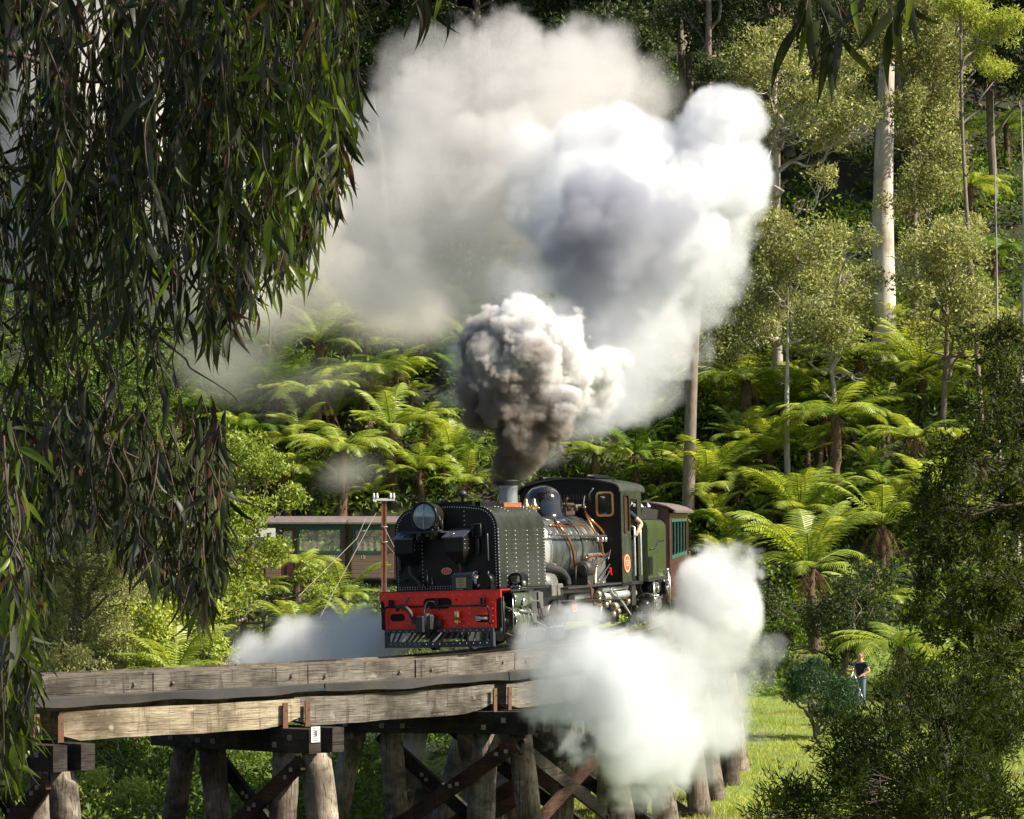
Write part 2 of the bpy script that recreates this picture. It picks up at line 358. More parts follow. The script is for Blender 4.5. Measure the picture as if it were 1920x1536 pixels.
# piers: girders span from pier to pier; each pier has a headstock, four piles and crossed braces
s2 = s_at_px(560); piers = [s2+4.6*k for k in range(-3, 2)]+[s2+4.6+3.1*k for k in range(1, 7)]
hm = wood_d
for i, sp in enumerate(piers):
    # girders between this pier and the next, near and far row
    if i < len(piers)-1:
        for e0, e1 in ((.86, 1.16), (-1.16, -.86)):
            a, b = sp-(.1 if i % 2 else -.12), piers[i+1]-(.12 if i % 2 else -.1)
            beam('girder', a+.05, b-.05, e0, e1+rnd.uniform(-.02, .02), -1.04, -.555+rnd.uniform(-.015, .01), wood_g if i < 3 else wood_k, wob=.02,  # paler first spans stand for sunlit timber, darker later ones for shade
                 cut=lambda f: .16*max(0, (f-.86)/.14)**1.5+.10*max(0, (.06-f)/.06))
    p, t, n = track(sp)
    def hp(d, z, off=0):
        """d metres in from the headstock's near end, z level, off along the line"""
        q = tp(sp, 1.2+.82-d, z); return q+t*off
    ln = 5.0
    for off in (-.24, .24):
        vs = []
        for d in (0, ln):
            vs += [hp(d, -1.46, off-.12), hp(d, -1.46, off+.12), hp(d, -1.05, off+.12), hp(d, -1.05, off-.12)]
        mb = MB(); mb.add(vs, [(3,2,1,0),(4,5,6,7),(0,1,5,4),(1,2,6,5),(2,3,7,6),(3,0,4,7)]); h = mb.build('headstock', hm if i != 2 else wood_d, br)
        if off < 0 and i < 6:
            for d, z in ((.55, -1.2), (1.0, -1.33), (2.9, -1.32), (3.4, -1.32), (4.3, -1.3)):
                mb = MB(); q = hp(d, z, off-.12)
                mb.box(q.x-.045, q.x+.045, q.y-.03, q.y+.02, q.z-.045, q.z+.045); mb.tube([q, q-t*.06], .02, 6); mb.build('bolt', boltm, h)
    # corbel below the girder end and iron straps
    vs = []
    for d in (.84, 1.18):
        for off, z in ((-.75, -1.049), (.75, -1.049)): pass
    for off, m_ in ((-.30, rust), (.16, rust)):
        mb = MB(); q0, q1 = hp(.80, -.62, off), hp(.80, -1.38, off)
        mb.add([q0-t*.05+n*.0, q0+t*.05, q0+t*.05+n*.03, q0-t*.05+n*.03, q1-t*.05-n*.0, q1+t*.05, q1+t*.05+n*.03, q1-t*.05+n*.03], [(0,1,2,3),(7,6,5,4),(0,4,5,1),(1,5,6,2),(2,6,7,3),(3,7,4,0)])
        o = mb.build('iron_strap', m_, br)
        for z in (-.75, -1.16, -1.3): mb = MB(); q = hp(.77, z, off); mb.lathe([(.03, 0), (.026, .02), (.0, .03)], q, 'y', 8); mb.build('bolt', boltm, o)
    # piles
    for d, rake, r0 in ((.35, .13, .23), (1.15, -.07, .22), (3.45, .10, .22), (4.4, -.27, .22)):
        d += rnd.uniform(-.07, .07); r0 += rnd.uniform(-.02, .025); z0, z1 = -1.464, None
        zb = Tz(p.x, p.y)-.5; pts = []; rs = []; m_ = 9
        sh = (rnd.uniform(-.05, .05), rnd.uniform(-.04, .04))
        for k in range(m_+1):
            f = k/m_; z = z0+(zb-z0)*f; dd = d-rake*(z0-z)*1.0
            q = hp(dd, z, sh[0]*math.sin(3*f+i)); pts.append(q); rs.append(r0*(1+.16*f)+rnd.uniform(-.012, .012))
        mb = MB(); n_ = 14; vs = []; fs = []
        ph = rnd.random()*6; kn = [1+rnd.uniform(-.06, .06) for _ in range(n_)]
        for q, r_ in zip(pts, rs):
            for j in range(n_):
                a_ = 2*math.pi*j/n_; rr = r_*kn[j]*(1+.035*math.sin(3*a_+ph)); vs.append(q+Vector((math.cos(a_)*rr, math.sin(a_)*rr, 0)))
        for k in range(m_):
            for j in range(n_): j2 = (j+1) % n_; fs.append((k*n_+j, k*n_+j2, (k+1)*n_+j2, (k+1)*n_+j))
        fs.append(tuple(range(n_))[::-1]); fs.append(tuple(m_*n_+j for j in range(n_)))
        mb.add(vs, fs, True); mb.build('pile', wood_p3 if (i == 3 and d < .8) else rnd.choice([wood_p, wood_p, wood_p2]) , br)
    # crossed braces on both faces of the pier
    for (d0, z0, d1, z1, off, m_) in ((.28, -1.62, 5.0, -4.35, -.33, wood_r), (4.0, -1.55, .2, -4.2, .33, wood_d), (5.3, -4.45, .0, -4.15, -.42, wood_d)):
        a, b = hp(d0, z0, off), hp(d1, z1, off); ax = (b-a).normalized(); up = ax.cross(t).normalized()
        vs = []
        for q in (a, b): vs += [q+up*.135-t*.045, q+up*.135+t*.045, q-up*.135+t*.045, q-up*.135-t*.045]
        mb = MB(); mb.add(vs, [(3,2,1,0),(4,5,6,7),(0,1,5,4),(1,2,6,5),(2,3,7,6),(3,0,4,7)]); o = mb.build('brace', m_, br)
        if i < 6 and off > -.4:
            for f in (.045, .085, .28, .31): mb = MB(); q = a+(b-a)*f-t*(.05)+up*rnd.uniform(-.05, .05); mb.box(q.x-.035, q.x+.035, q.y-.02, q.y+.02, q.z-.035, q.z+.035); mb.build('bolt', boltm, o)
# longitudinal diagonal planks low between the piers, as on the receding part
for i in range(4, len(piers)-1):
    a, b = piers[i], piers[i+1]
    for (s0, z0, s1, z1, m_) in ((a, -3.3, b, -1.9, wood_r), (a, -1.8, b, -3.4, wood_d)):
        q0, q1 = tp(s0, 1.75, z0), tp(s1, 1.75, z1); ax = (q1-q0).normalized(); n = track(s0)[2]; up = ax.cross(n).normalized()
        vs = []
        for q in (q0-ax*.3, q1+ax*.3): vs += [q+up*.12+n*.04, q+up*.12-n*.04, q-up*.12-n*.04, q-up*.12+n*.04]
        mb = MB(); mb.add(vs, [(3,2,1,0),(4,5,6,7),(0,1,5,4),(1,2,6,5),(2,3,7,6),(3,0,4,7)]); mb.build('brace', m_, br)
# notice stapled to the end grain of the second headstock, and red-brown packing board beside it
pm = mat('white_notice_paper', (.75, .75, .72), rough=.7); inkm = mat('grey_print', (.12, .12, .12), rough=.8)
sp = piers[3]; p, t, n = track(sp); q = tp(sp, 2.035, -1.14); 
def npt(a, z, off=0): return q-t*a+Vector((0, 0, z))+n*off
nb = thing('paper_notice', npt(0, -.13), 'small white printed notice stapled to the end of a dark headstock', 'notice')
mb = MB(); mb.add([npt(.33, -.13), npt(.15, -.13), npt(.15, .13), npt(.33, .13), npt(.33, -.13, .004), npt(.15, -.13, .004), npt(.15, .13, .004), npt(.33, .13, .004)], [(0,1,2,3),(7,6,5,4),(0,4,5,1),(1,5,6,2),(2,6,7,3),(3,7,4,0)]); mb.build('sheet', pm, nb)
mb = MB()
for k in range(7):
    z = .105-k*.034; w = (.20, .30) if k in (2, 3, 4) else (.17, .31)
    mb.add([npt(w[1], z-.006, .006), npt(w[0], z-.006, .006), npt(w[0], z+.006, .006), npt(w[1], z+.006, .006)], [(0, 1, 2, 3)])
mb.add([npt(.265, -.03, .007), npt(.205, -.03, .007), npt(.205, .06, .007), npt(.265, .06, .007)], [(0, 1, 2, 3)]); mb.build('print', inkm, nb)
# ---------------------------------------------------------------- steam locomotive
blk = mat('black_paint', (.006, .006, .007), (.011, .011, .013), rough=.34, scale=5, spec=.22, c3=(.022, .019, .016), s3=1.6)
blk2 = mat('dull_black_paint', (.018, .018, .019), (.035, .033, .031), rough=.5, scale=7)
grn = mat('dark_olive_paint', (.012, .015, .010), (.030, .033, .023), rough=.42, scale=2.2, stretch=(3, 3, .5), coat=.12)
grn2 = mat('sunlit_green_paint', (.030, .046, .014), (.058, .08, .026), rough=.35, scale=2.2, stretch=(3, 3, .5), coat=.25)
grn3 = mat('cab_green_paint', (.022, .03, .014), (.04, .05, .026), rough=.25, scale=3, coat=.4)
redp = mat('red_paint', (.95, .020, .010), (.82, .014, .008), rough=.3, scale=4, coat=.2, c3=(.55, .018, .010), s3=3)
redr = mat('rivet_red', (.9, .08, .04), rough=.3, coat=.3)
orr = mat('orange_red_plate', (.72, .085, .022), rough=.4)
steel = mat('bright_steel', (.55, .55, .53), (.38, .38, .36), rough=.28, metal=.9, scale=10)
clad = mat('boiler_cladding', (.055, .062, .056), (.12, .13, .12), rough=.3, metal=.4, scale=3, stretch=(1, 1, 1), coat=.3, c3=(.035, .04, .034), s3=2)
smoked = mat('smokebox_grey', (.06, .062, .062), (.11, .11, .11), rough=.45, metal=.3, scale=4)
silv = mat('pale_front_ring', (.36, .37, .355), (.5, .5, .48), rough=.45, metal=.3, scale=6)
chimm = mat('chimney_grey', (.20, .215, .235), (.34, .35, .365), rough=.42, metal=.4, scale=5, stretch=(6, 6, .5))
copper = mat('copper_pipe', (.72, .33, .17), (.55, .22, .10), rough=.3, metal=.95, scale=9)
brass = mat('brass', (.72, .52, .22), (.6, .4, .15), rough=.28, metal=.95, scale=12)
rubber = mat('hose_rubber', (.03, .028, .027), (.06, .05, .045), rough=.6, scale=20)
rivm = mat('rivet_glint', (.50, .50, .48), rough=.25, metal=.1)  # pale base colour stands in for highlights on the rivet heads
rivd = mat('rivet_black', (.10, .10, .105), rough=.25, metal=.4, coat=.4)
pipeg = mat('lagged_pipe', (.13, .125, .115), (.22, .21, .19), rough=.5, scale=9, metal=.3)
glassm = bpy.data.materials.new('lamp_glass'); glassm.use_nodes = True
_t = glassm.node_tree; _t.nodes.clear(); _o = _t.nodes.new('ShaderNodeOutputMaterial'); _m = _t.nodes.new('ShaderNodeMixShader'); _a = _t.nodes.new('ShaderNodeBsdfTransparent'); _g = _t.nodes.new('ShaderNodeBsdfGlossy'); _a.inputs[0].default_value = (.85, .93, .98, 1); _g.inputs[1].default_value = .04; _m.inputs[0].default_value = .12; _t.links.new(_a.outputs[0], _m.inputs[1]); _t.links.new(_g.outputs[0], _m.inputs[2]); _t.links.new(_m.outputs[0], _o.inputs[0])
refl = mat('lamp_reflector', (.07, .085, .10), (.28, .31, .34), rough=.3, metal=.8, scale=7)
dark = mat('dark_interior', (.01, .009, .008), rough=.9)
ochre = mat('builders_plate', (.42, .34, .18), (.32, .25, .13), rough=.5, scale=30, metal=.4)
brownbox = mat('orange_brown_box', (.42, .13, .04), (.30, .08, .03), rough=.55, scale=8)
ZR = -.085
FO = Vector((-1.33, 45, ZR+.02)); F = frame(FO, 28, 2.3)
loco = thing('steam_locomotive', (0, 48, ZR), 'black and green articulated steam locomotive with a red buffer beam, heading the train', 'locomotive')
def rivs(pts, r, m, parent, name='rivets', nrm=(0, -1, 0), M=F):
    mb = MB(M); nv = Vector(nrm); a = nv.orthogonal().normalized(); b = nv.cross(a)
    for p in pts:
        p = Vector(p); vs = [p+(a*math.cos(t)+b*math.sin(t))*r for t in [2*math.pi*k/6 for k in range(6)]]+[p+(a*math.cos(t)+b*math.sin(t))*r*.6+nv*r*.7 for t in [2*math.pi*k/6 for k in range(6)]]
        mb.add(vs, [(j, (j+1) % 6, 6+(j+1) % 6, 6+j) for j in range(6)]+[tuple(range(6, 12))], True)
    o = mb.build(name, m, parent); o['kind'] = 'stuff'; return o
# buffer beam
zt, zb_ = 1.11, .42
ol = [(-1.31, zt), (-1.31, .985), (-1.24, .97), (-1.205, .93), (-1.195, .8), (-1.19, zb_), (1.19, zb_), (1.195, .8), (1.205, .93), (1.24, .97), (1.31, .985), (1.31, zt)]
st = lambda x0, x1, z0, z1: rrect(x0, x1, z0, z1, (z1-z0)/2*.98, 5)
mb = MB(F); mb.plate(ol[::-1], 0, .03, [st(-.35, .27, .80, 1.0), st(-1.09, -.76, .58, .72), st(.76, 1.06, .53, .66), ell(.36, .96, .022, .022, 8)])
mb.box(-1.31, 1.31, -.012, .36, 1.112, 1.13); beamo = mb.build('buffer_beam', redp, loco)
rp = [(x, -.001, 1.045) for x in np.linspace(-1.22, 1.22, 14)]
for x0 in (-.62, -.25, .2, .62, -.95, .98):
    for z in (.50, .60, .70, .80): 
        if not (-1.12 < x0 < -.74 and .55 < z < .75) and not (.74 < x0 < 1.08 and .5 < z < .69): rp.append((x0+rnd.uniform(-.01, .01), -.001, z))
rp += [(x, -.001, .47) for x in np.linspace(-1.1, 1.1, 12)]+[(1.13, -.001, z) for z in (.55, .65, .78, .9)]+[(.1, -.001, .62), (.1, -.001, .72), (.42, -.001, .75), (.85, -.001, .93), (.62, -.001, .9), (-.5, -.001, .92), (-.75, -.001, .9), (.3, -.001, .75)]
rivs(rp, .024, redr, beamo)
mb = MB(F); mb.box(-1.3, 1.3, .032, .07, .42, 1.1); mb.build('beam_backing', dark, loco)
mb = MB(F); mb.box(-1.3, 1.3, .02, .34, 1.131, 1.142); mb.build('beam_shelf', blk, loco)
mb = MB(F); mb.tube(spline([(-1.17, -.07, .46), (-1.18, -.09, .7), (-1.13, -.1, .83), (-1.05, -.1, .86)], 5)+[Vector((1.0, -.1, .84))]+spline([(1.0, -.1, .84), (1.07, -.1, .82), (1.10, -.09, .7), (1.09, -.08, .53), (1.15, -.04, .52)], 5), .019, 8); mb.build('handrail', blk, loco)
for x in (-1.03, -.02, .96):
    mb = MB(F); mb.box(x-.035, x+.035, -.1, -.002, .84, .99, .012); o = mb.build('handrail_bracket', blk, loco)
mb = MB(F); mb.tube(spline([(-.86, -.1, .80), (-.80, -.17, .86), (-.66, -.2, .86), (-.54, -.2, .76), (-.50, -.16, .64)], 6), .042, 10); mb.lathe([(.05, 0), (.06, .02), (.06, .07), (.045, .09)], (-.49, -.13, .54), 'z', 12)
mb.tube([(-.49, -.13, .56), (-.49, -.01, .56)], .03); mb.build('brake_hose', rubber, loco)
mb = MB(F); mb.tube([(-.57, -.05, .56), (-.57, -.05, .76)], .022, 8); mb.lathe([(.02, 0), (.035, .02), (.035, .06), (.02, .08)], (-.57, -.05, .62)); mb.build('brass_cock', brass, loco)
mb = MB(F)   # coupler head
mb.box(-.32, -.17, -.34, -.02, .36, .68, .02); mb.box(-.17, -.03, -.27, -.02, .40, .70, .03); mb.box(-.03, .08, -.14, -.02, .46, .60, .01); mb.box(-.37, -.31, -.3, -.04, .44, .6, .01); mb.lathe([(.07, 0), (.07, .38)], (-.17, -.22, .34), 'z', 12)
mb.tube(spline([(-.22, -.22, .70), (-.21, -.2, .82), (-.17, -.16, .93), (-.06, -.12, .93), (-.01, -.1, .84), (.06, -.1, .78)], 5), .016, 7); mb.build('coupler', blk2, loco)
mb = MB(F)
for k in range(7): mb.lathe([(.018, -.004), (.024, .004), (.018, .012)], (-.76+.016*k, -.03, .88+.026*k), 'y' if k % 2 else 'x', 8)
for k in range(7): mb.lathe([(.016, -.004), (.022, .004), (.016, .012)], (-.22+.01*k, -.12, .70+.022*k), 'y' if k % 2 else 'x', 8)
mb.build('chain', boltm, loco)
mb = MB(F); mb.lathe([(.05, 0), (.055, .02), (.055, .12), (.045, .14), (.0, .14)], (.42, -.09, .62), 'z', 14); mb.tube([(.42, -.09, .45), (.42, -.09, .62)], .015); mb.tube([(.36, -.09, .53), (.50, -.09, .55)], .014); mb.box(.38, .46, -.12, -.03, .53, .58); mb.build('oil_cup', brass, loco)
mb = MB(F); mb.tube([(.78, -.06, .60), (1.04, -.06, .60)], .028, 8); mb.box(.8, .9, -.08, -.01, .56, .64); mb.build('coupling_cock', steel, loco)
# pilot
mb = MB(F); mb.box(-1.17, 1.17, -.085, -.035, .355, .43); mb.box(-1.17, -1.10, -.085, .0, .08, .355); mb.box(1.10, 1.17, -.085, .0, .08, .355); pil = mb.build('pilot', mat('blue_black_paint', (.012, .016, .03), (.02, .025, .04), rough=.35, scale=6, coat=.3), loco)
cen = -.20
def pv(x): return -.09-.30*(1-abs(x-cen)/(1.17+abs(cen) if x > cen else 1.17-abs(cen)))
mb = MB(F); 
for a, b in ((-1.1, cen), (cen, 1.13)): mb.add([(a, pv(a), .085), (b, pv(b), .085), (b, pv(b)+.03, .085), (a, pv(a)+.03, .085), (a, pv(a)-.0, .195), (b, pv(b)-.0, .195), (b, pv(b)+.03, .195), (a, pv(a)+.03, .195)], [(0,3,2,1),(4,5,6,7),(0,1,5,4),(1,2,6,5),(2,3,7,6),(3,0,4,7)])
mb.build('pilot_bar', MATS['blue_black_paint'], pil)
for k in range(18):
    x = -1.05+2.1*k/17; xb = x-.05 if x < .3 else x-.01; mb = MB(F)
    mb.tube([(x, -.07, .36), (xb, pv(xb)+.02, .18)], .021, 5, smooth=False); mb.build('pilot_slat', steel if k in (3, 9) else blk2, pil)
rivs([(x, -.086, .39) for x in np.linspace(-1.1, 1.1, 17)]+[(x, pv(x)-.001, .15) for x in np.linspace(-1.0, 1.05, 17)], .012, rivm, pil)
# front tank: rounded top
HW = 1.1; TZ0, TZ1 = 1.15, 2.74
def arch(hw, z0, z1, r, crown=.05, n=9):
    pts = [(-hw, z0)]
    for k in range(n+1): t = R(180-90*k/n); pts.append((-hw+r+r*math.cos(t), z1-crown-r+r*math.sin(t)))
    for k in range(1, 8): x = -hw+r+(2*hw-2*r)*k/8; pts.append((x, z1-crown*(x/(hw-r))**2))
    for k in range(n+1): t = R(90-90*k/n); pts.append((hw-r+r*math.cos(t), z1-crown-r+r*math.sin(t)))
    pts.append((hw, z0)); return pts
A = arch(HW, TZ0, TZ1, .42)
mb = MB(F); n = len(A); y0, y1 = .35, .34+1.93
mb.add([(x, y0, z) for x, z in A]+[(x, y1, z) for x, z in A], [(j, j+1, n+j+1, n+j) for j in range(n-1)]+[tuple(n+j for j in range(n))], True)
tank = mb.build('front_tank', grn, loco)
for f_ in tank.data.polygons:
    if len(f_.vertices) > 4: f_.use_smooth = False
A2 = arch(HW+.012, TZ0-.01, TZ1+.012, .43)
mb = MB(F); mb.plate(A2[::-1], .318, .349); fp = mb.build('front_plate', blk, loco)
Lr = []
for off, rr in ((.035, 1), (.075, 1)):
    A3 = arch(HW-off, TZ0+.02, TZ1-off, .42-off*.6); cum = 0; nx_ = 0
    for a, b in zip(A3[:-1], A3[1:]):
        l = math.hypot(b[0]-a[0], b[1]-a[1])
        while nx_ <= cum+l: f = (nx_-cum)/l; Lr.append((a[0]+(b[0]-a[0])*f, .318, a[1]+(b[1]-a[1])*f)); nx_ += .052 if off < .05 else 99
        cum += l
for z in (1.17, 1.21): Lr += [(x, .318, z) for x in np.arange(-1.03, 1.04, .055)]
Lr += [(-.52, .318, z) for z in np.arange(1.25, 2.66, .075)]+[(.42, .318, z) for z in np.arange(2.1, 2.66, .085)]
rivs(Lr, .013, rivm, fp)
rp = []
for v in (.34+.035, .34+.35, .34+.72, .34+1.20, .34+1.62, .34+1.89): rp += [(HW+.001, v, z) for z in np.arange(1.2, 2.30, .062 if v < .4 or v > 2.2 else .085)]
rivs(rp, .012, rivm, tank, nrm=(1, 0, 0))
rp = []
for v in (.375, 1.06, 1.96, 2.23):
    for k in range(6, 16): 
        x, z = A[-k-1]; 
        if x > .45: rp.append((x+.002, v, z+.004))
rivs(rp, .012, rivm, tank, nrm=(.5, 0, .85))
# raised strip, filler, vent and box on the tank top
mb = MB(F); mb.box(-.78, .55, .42, .52, 2.66, 2.80); mb.box(.33, .62, .60, 1.46, 2.68, 2.79); mb.build('tank_rail', blk, loco)
mb = MB(F); mb.lathe([(.03, 0), (.03, .17), (.085, .19), (.095, .22), (.08, .26), (.045, .285), (.03, .30), (.0, .30)], (.16, .75, 2.73), 'z', 18); mb.build('tank_vent', blk2, loco)
mb = MB(F); mb.box(.28, .66, 1.48, 2.20, 2.60, 2.77, .008); bb = mb.build('tool_box', brownbox, loco)
rivs([(.661, v, 2.765) for v in np.linspace(1.52, 2.16, 10)], .012, boltm, bb, nrm=(1, 0, 0))
mb = MB(F)
for x, v in ((-.64, .40), (.80, 1.0), (.1, .6)): mb.tube([(x+.03*math.cos(t), v, 2.72+.04*math.sin(t)+.03) for t in np.linspace(0, 2*math.pi, 13)], .010, 5)
mb.build('lifting_eye', blk2, loco)
# headlight
hc = (-.222, -.02, 2.54)
mb = MB(F); mb.lathe([(.18, .33), (.24, .28), (.262, .12), (.262, .0), (.285, -.01), (.29, -.04), (.285, -.07), (.255, -.085), (.248, -.07), (.243, .0), (.243, .13), (.0, .14)], hc, 'y', 36); hl = mb.build('headlight', blk, loco)
mb = MB(F); mb.lathe([(.238, -.03), (.20, .03), (.12, .09), (.03, .12), (.0, .12)], (hc[0], hc[1]-.03, hc[2]), 'y', 32); mb.build('reflector', refl, hl)
mb = MB(F); mb.lathe([(.0, -.03), (.15, -.022), (.235, -.008), (.244, 0.002), (.235, .004), (.15, -.012), (.0, -.02)], (hc[0], hc[1]-.066, hc[2]), 'y', 32); mb.build('lens', glassm, hl)
mb = MB(F); mb.box(hc[0]-.004, hc[0]+.004, hc[1]-.10, hc[1]-.09, hc[2]-.23, hc[2]+.23); mb.lathe([(.0, 0), (.03, .02), (.04, .07), (.03, .1)], (hc[0], hc[1]-.03, hc[2]-.02), 'y', 12); mb.build('lamp_bulb', steel, hl)
mb = MB(F)
for a in (35, 145, 215, 325): x, z = hc[0]+.285*math.cos(R(a)), hc[2]+.285*math.sin(R(a)); mb.box(x-.02, x+.02, hc[1]-.08, hc[1]+.02, z-.03, z+.03, .005)
mb.tube([(hc[0]+.29, -.05, 2.55), (hc[0]+.33, -.04, 2.45), (hc[0]+.30, 0, 2.33)], .02, 6); mb.build('lamp_clamp', blk2, hl)
mb = MB(F); mb.box(-.62, .16, -.16, .318, 2.225, 2.25); mb.box(-.4, -.36, -.1, .318, 2.1, 2.225); mb.box(-.1, -.06, -.1, .318, 2.1, 2.225)
mb.tube([(-.6, -.15, 2.23), (.2, -.15, 2.26)], .018, 6); mb.tube([(.02, -.1, 2.24), (.02, -.1, 2.46), (.18, -.1, 2.46), (.18, -.1, 2.26)], .014, 6); mb.tube([(.05, -.12, 2.25), (-.02, -.12, 2.42)], .016, 6)
for x, z in ((-.02, 2.27), (.06, 2.20), (-.12, 2.18), (-.3, 2.2), (.1, 2.3)): mb.lathe([(.03, 0), (.035, .03), (.02, .05)], (x, -.17, z), 'y', 8)
mb.build('lamp_platform', blk2, loco)
# two sandboxes with sloping lids
for x0, x1 in ((-.93, -.53), (.16, .56)):
    mb = MB(F); y0 = -.02
    mb.add([(x0, .315, 1.86), (x1, .315, 1.86), (x1, y0, 1.86), (x0, y0, 1.86), (x0, .315, 2.24), (x1, .315, 2.24), (x1, y0, 2.13), (x0, y0, 2.13)], [(0,3,2,1),(0,1,5,4),(1,2,6,5),(2,3,7,6),(3,0,4,7),(4,5,6,7)])
    mb.add([(x0, .316, 1.86), (x1, .316, 1.86), (x1, y0, 1.86), (x0, y0, 1.86), (x0+.12, .316, 1.62), (x1-.12, .316, 1.62), (x1-.12, .2, 1.62), (x0+.12, .2, 1.62)], [(0,1,5,4),(1,2,6,5),(2,3,7,6),(3,0,4,7),(4,5,6,7)])
    sb = mb.build('sandbox', blk, loco)
    mb = MB(F); mb.add([(x0-.03, .3, 2.27), (x1+.03, .3, 2.27), (x1+.03, y0-.04, 2.115), (x0-.03, y0-.04, 2.115), (x0-.03, .3, 2.295), (x1+.03, .3, 2.295), (x1+.03, y0-.04, 2.14), (x0-.03, y0-.04, 2.14)], [(0,3,2,1),(4,5,6,7),(0,1,5,4),(1,2,6,5),(2,3,7,6),(3,0,4,7)]); mb.build('lid', mat('blue_grey_lid', (.045, .05, .075), (.06, .065, .09), rough=.3, scale=6, coat=.4), sb)
    mb = MB(F); mb.tube([((x0+x1)/2-.02, y0-.03, 2.17), ((x0+x1)/2+.02, y0+.03, 2.21)], .008, 6); mb.build('lid_hinge', steel, sb)
    mb = MB(F); rivs([(x1+.001, v, z) for v in (.05, .2) for z in (1.92, 2.0, 2.08)], .01, rivm, sb, nrm=(1, 0, 0))
mb = MB(F); mb.tube(spline([(-.74, .2, 1.62), (-.74, .2, 1.5), (-.66, .2, 1.40), (-.56, .2, 1.30), (-.51, .2, 1.2), (-.50, .2, 1.14)], 6), .027, 8); mb.build('sand_pipe', rubber, loco)
mb = MB(F); mb.tube(spline([(.34, .2, 1.64), (.36, .2, 1.52), (.32, .22, 1.4), (.28, .25, 1.3)], 6), .027, 8); mb.build('sand_pipe', rubber, loco)
# small fittings on the front plate
mb = MB(F); mb.tube([(.62, .25, 2.13), (.62, .25, 2.36), (.80, .25, 2.36), (.80, .25, 2.14), (.62, .25, 2.13)], .016, 6)
for x, z in ((.62, 2.2), (.64, 2.3), (.79, 2.2), (.79, 2.3)): mb.tube([(x, .25, z), (x, .32, z)], .012, 6)
mb.tube([(.73, .27, 2.1), (.73, .27, 1.82)], .02, 6); mb.tube([(.70, .27, 1.78), (.70, .27, 2.12)], .012, 6); mb.build('lamp_iron', blk2, loco)
for x, z0, z1 in ((.94, 1.68, 2.17), (-1.02, 1.5, 2.02), (.93, 1.27, 1.46)):
    mb = MB(F); mb.tube([(x-.01, .32, z1), (x-.01, .26, z1), (x, .25, z1-.03), (x, .25, z0+.03), (x-.01, .26, z0), (x-.01, .32, z0)], .014, 7); mb.build('grab_rail', mat('handrail_dark', (.14, .13, .13), rough=.3, metal=.5), loco)
mb = MB(F); mb.box(-1.02, -.96, .24, .32, 1.55, 1.98); mb.box(-.99, -.82, .12, .32, 1.35, 1.365); mb.build('side_step', blk2, loco)
mb = MB(F)
for x, z0, z1 in ((-.40, 1.2, 1.5), (-.30, 1.2, 1.34)): mb.tube([(x, .27, z0), (x+.01, .27, z1)], .009, 5); mb.lathe([(.015, 0), (.0, .03)], (x, .26, z1), 'z', 6)
mb.build('gauge_cock', steel, loco)
# number plate
def numberplate(Mt, a, b, txt, size, m, parent):
    """oval plate in the x-z plane of Mt facing -y"""
    mb = MB(Mt); mb.plate(ell(0, 0, a, b, 28)[::-1], -.014, 0); pl = mb.build('number_plate', m, parent)
    mb = MB(Mt); o1 = ell(0, 0, a*.97, b*.96, 28); o2 = ell(0, 0, a*.84, b*.80, 28); mb.plate(o1[::-1], -.020, -.0145, [o2]); mb.build('rim', brassl, pl)
    textmesh(txt, size, Mt @ Matrix.Translation((0, -.017, 0)) @ Matrix.Rotation(R(90), 4, 'X'), .003, brassl, pl, 'numerals')
    return pl
brassl = mat('pale_brass_edge', (.85, .50, .35), rough=.4, metal=.2)
numberplate(F @ Matrix.Translation((0.01, .317, 1.50)), .115, .067, '129', .085, mat('red_plate', (.62, .03, .015), rough=.35), loco)
# turbo generator box with builder's plate
gx0, gx1 = .27, .70
mb = MB(F); pr = [(0, 1.142), (0, 1.36), (.02, 1.42), (.07, 1.455), (.13, 1.47), (.20, 1.46), (.25, 1.42), (.27, 1.36), (.27, 1.142)]
mb.add([(gx0, .02+a, z) for a, z in pr]+[(gx1, .02+a, z) for a, z in pr], [(j, j+1, 9+j+1, 9+j) for j in range(8)]+[tuple(range(9))]+[tuple(range(17, 8, -1))]); gb = mb.build('generator_box', mat('blue_black_paint', (0,0,0)), loco)
mb = MB(F); mb.box(gx0-.01, gx1+.01, .005, .02, 1.37, 1.42); mb.tube([(gx1+.012, .02, 1.36), (gx1+.012, .06, 1.45), (gx1+.012, .15, 1.475), (gx1+.012, .24, 1.45), (gx1+.012, .28, 1.36)], .012, 6); mb.build('hood', blk2, gb)
mb = MB(F); mb.plate(rrect(.37, .58, 1.18, 1.37, .008, 2)[::-1], .004, .018); pl = mb.build('builders_plate', ochre, gb)
mb = MB(F)
for k, w in enumerate((.14, .11, .15, .08, .14)): mb.box(.475-w/2, .475+w/2, .001, .0035, 1.335-k*.03, 1.344-k*.03)
mb.build('lettering', mat('dark_lettering', (.12, .09, .05), rough=.6), pl)
mb = MB(F); mb.lathe([(.10, 0), (.11, .02), (.10, .06), (.05, .09)], (gx1+.01, .16, 1.3), 'x', 14); mb.lathe([(.05, 0), (.05, .12), (.02, .16)], (gx1+.05, .13, 1.22), 'x', 10); mb.tube([(gx1+.05, .1, 1.16), (gx1+.12, .06, 1.2), (gx1+.16, .1, 1.3)], .016, 6)
for k in range(3): mb.tube([(.42+k*.05, .0, 1.165), (.40+k*.05, -.03, 1.145)], .008, 5)
mb.build('turbine', steel, gb)
mb = MB(F); mb.lathe([(.15, 0), (.15, .22)], (.93, .06, 1.29), 'y', 18); mb.box(.80, 1.06, .1, .3, 1.142, 1.22); mb.build('air_reservoir', blk, loco)
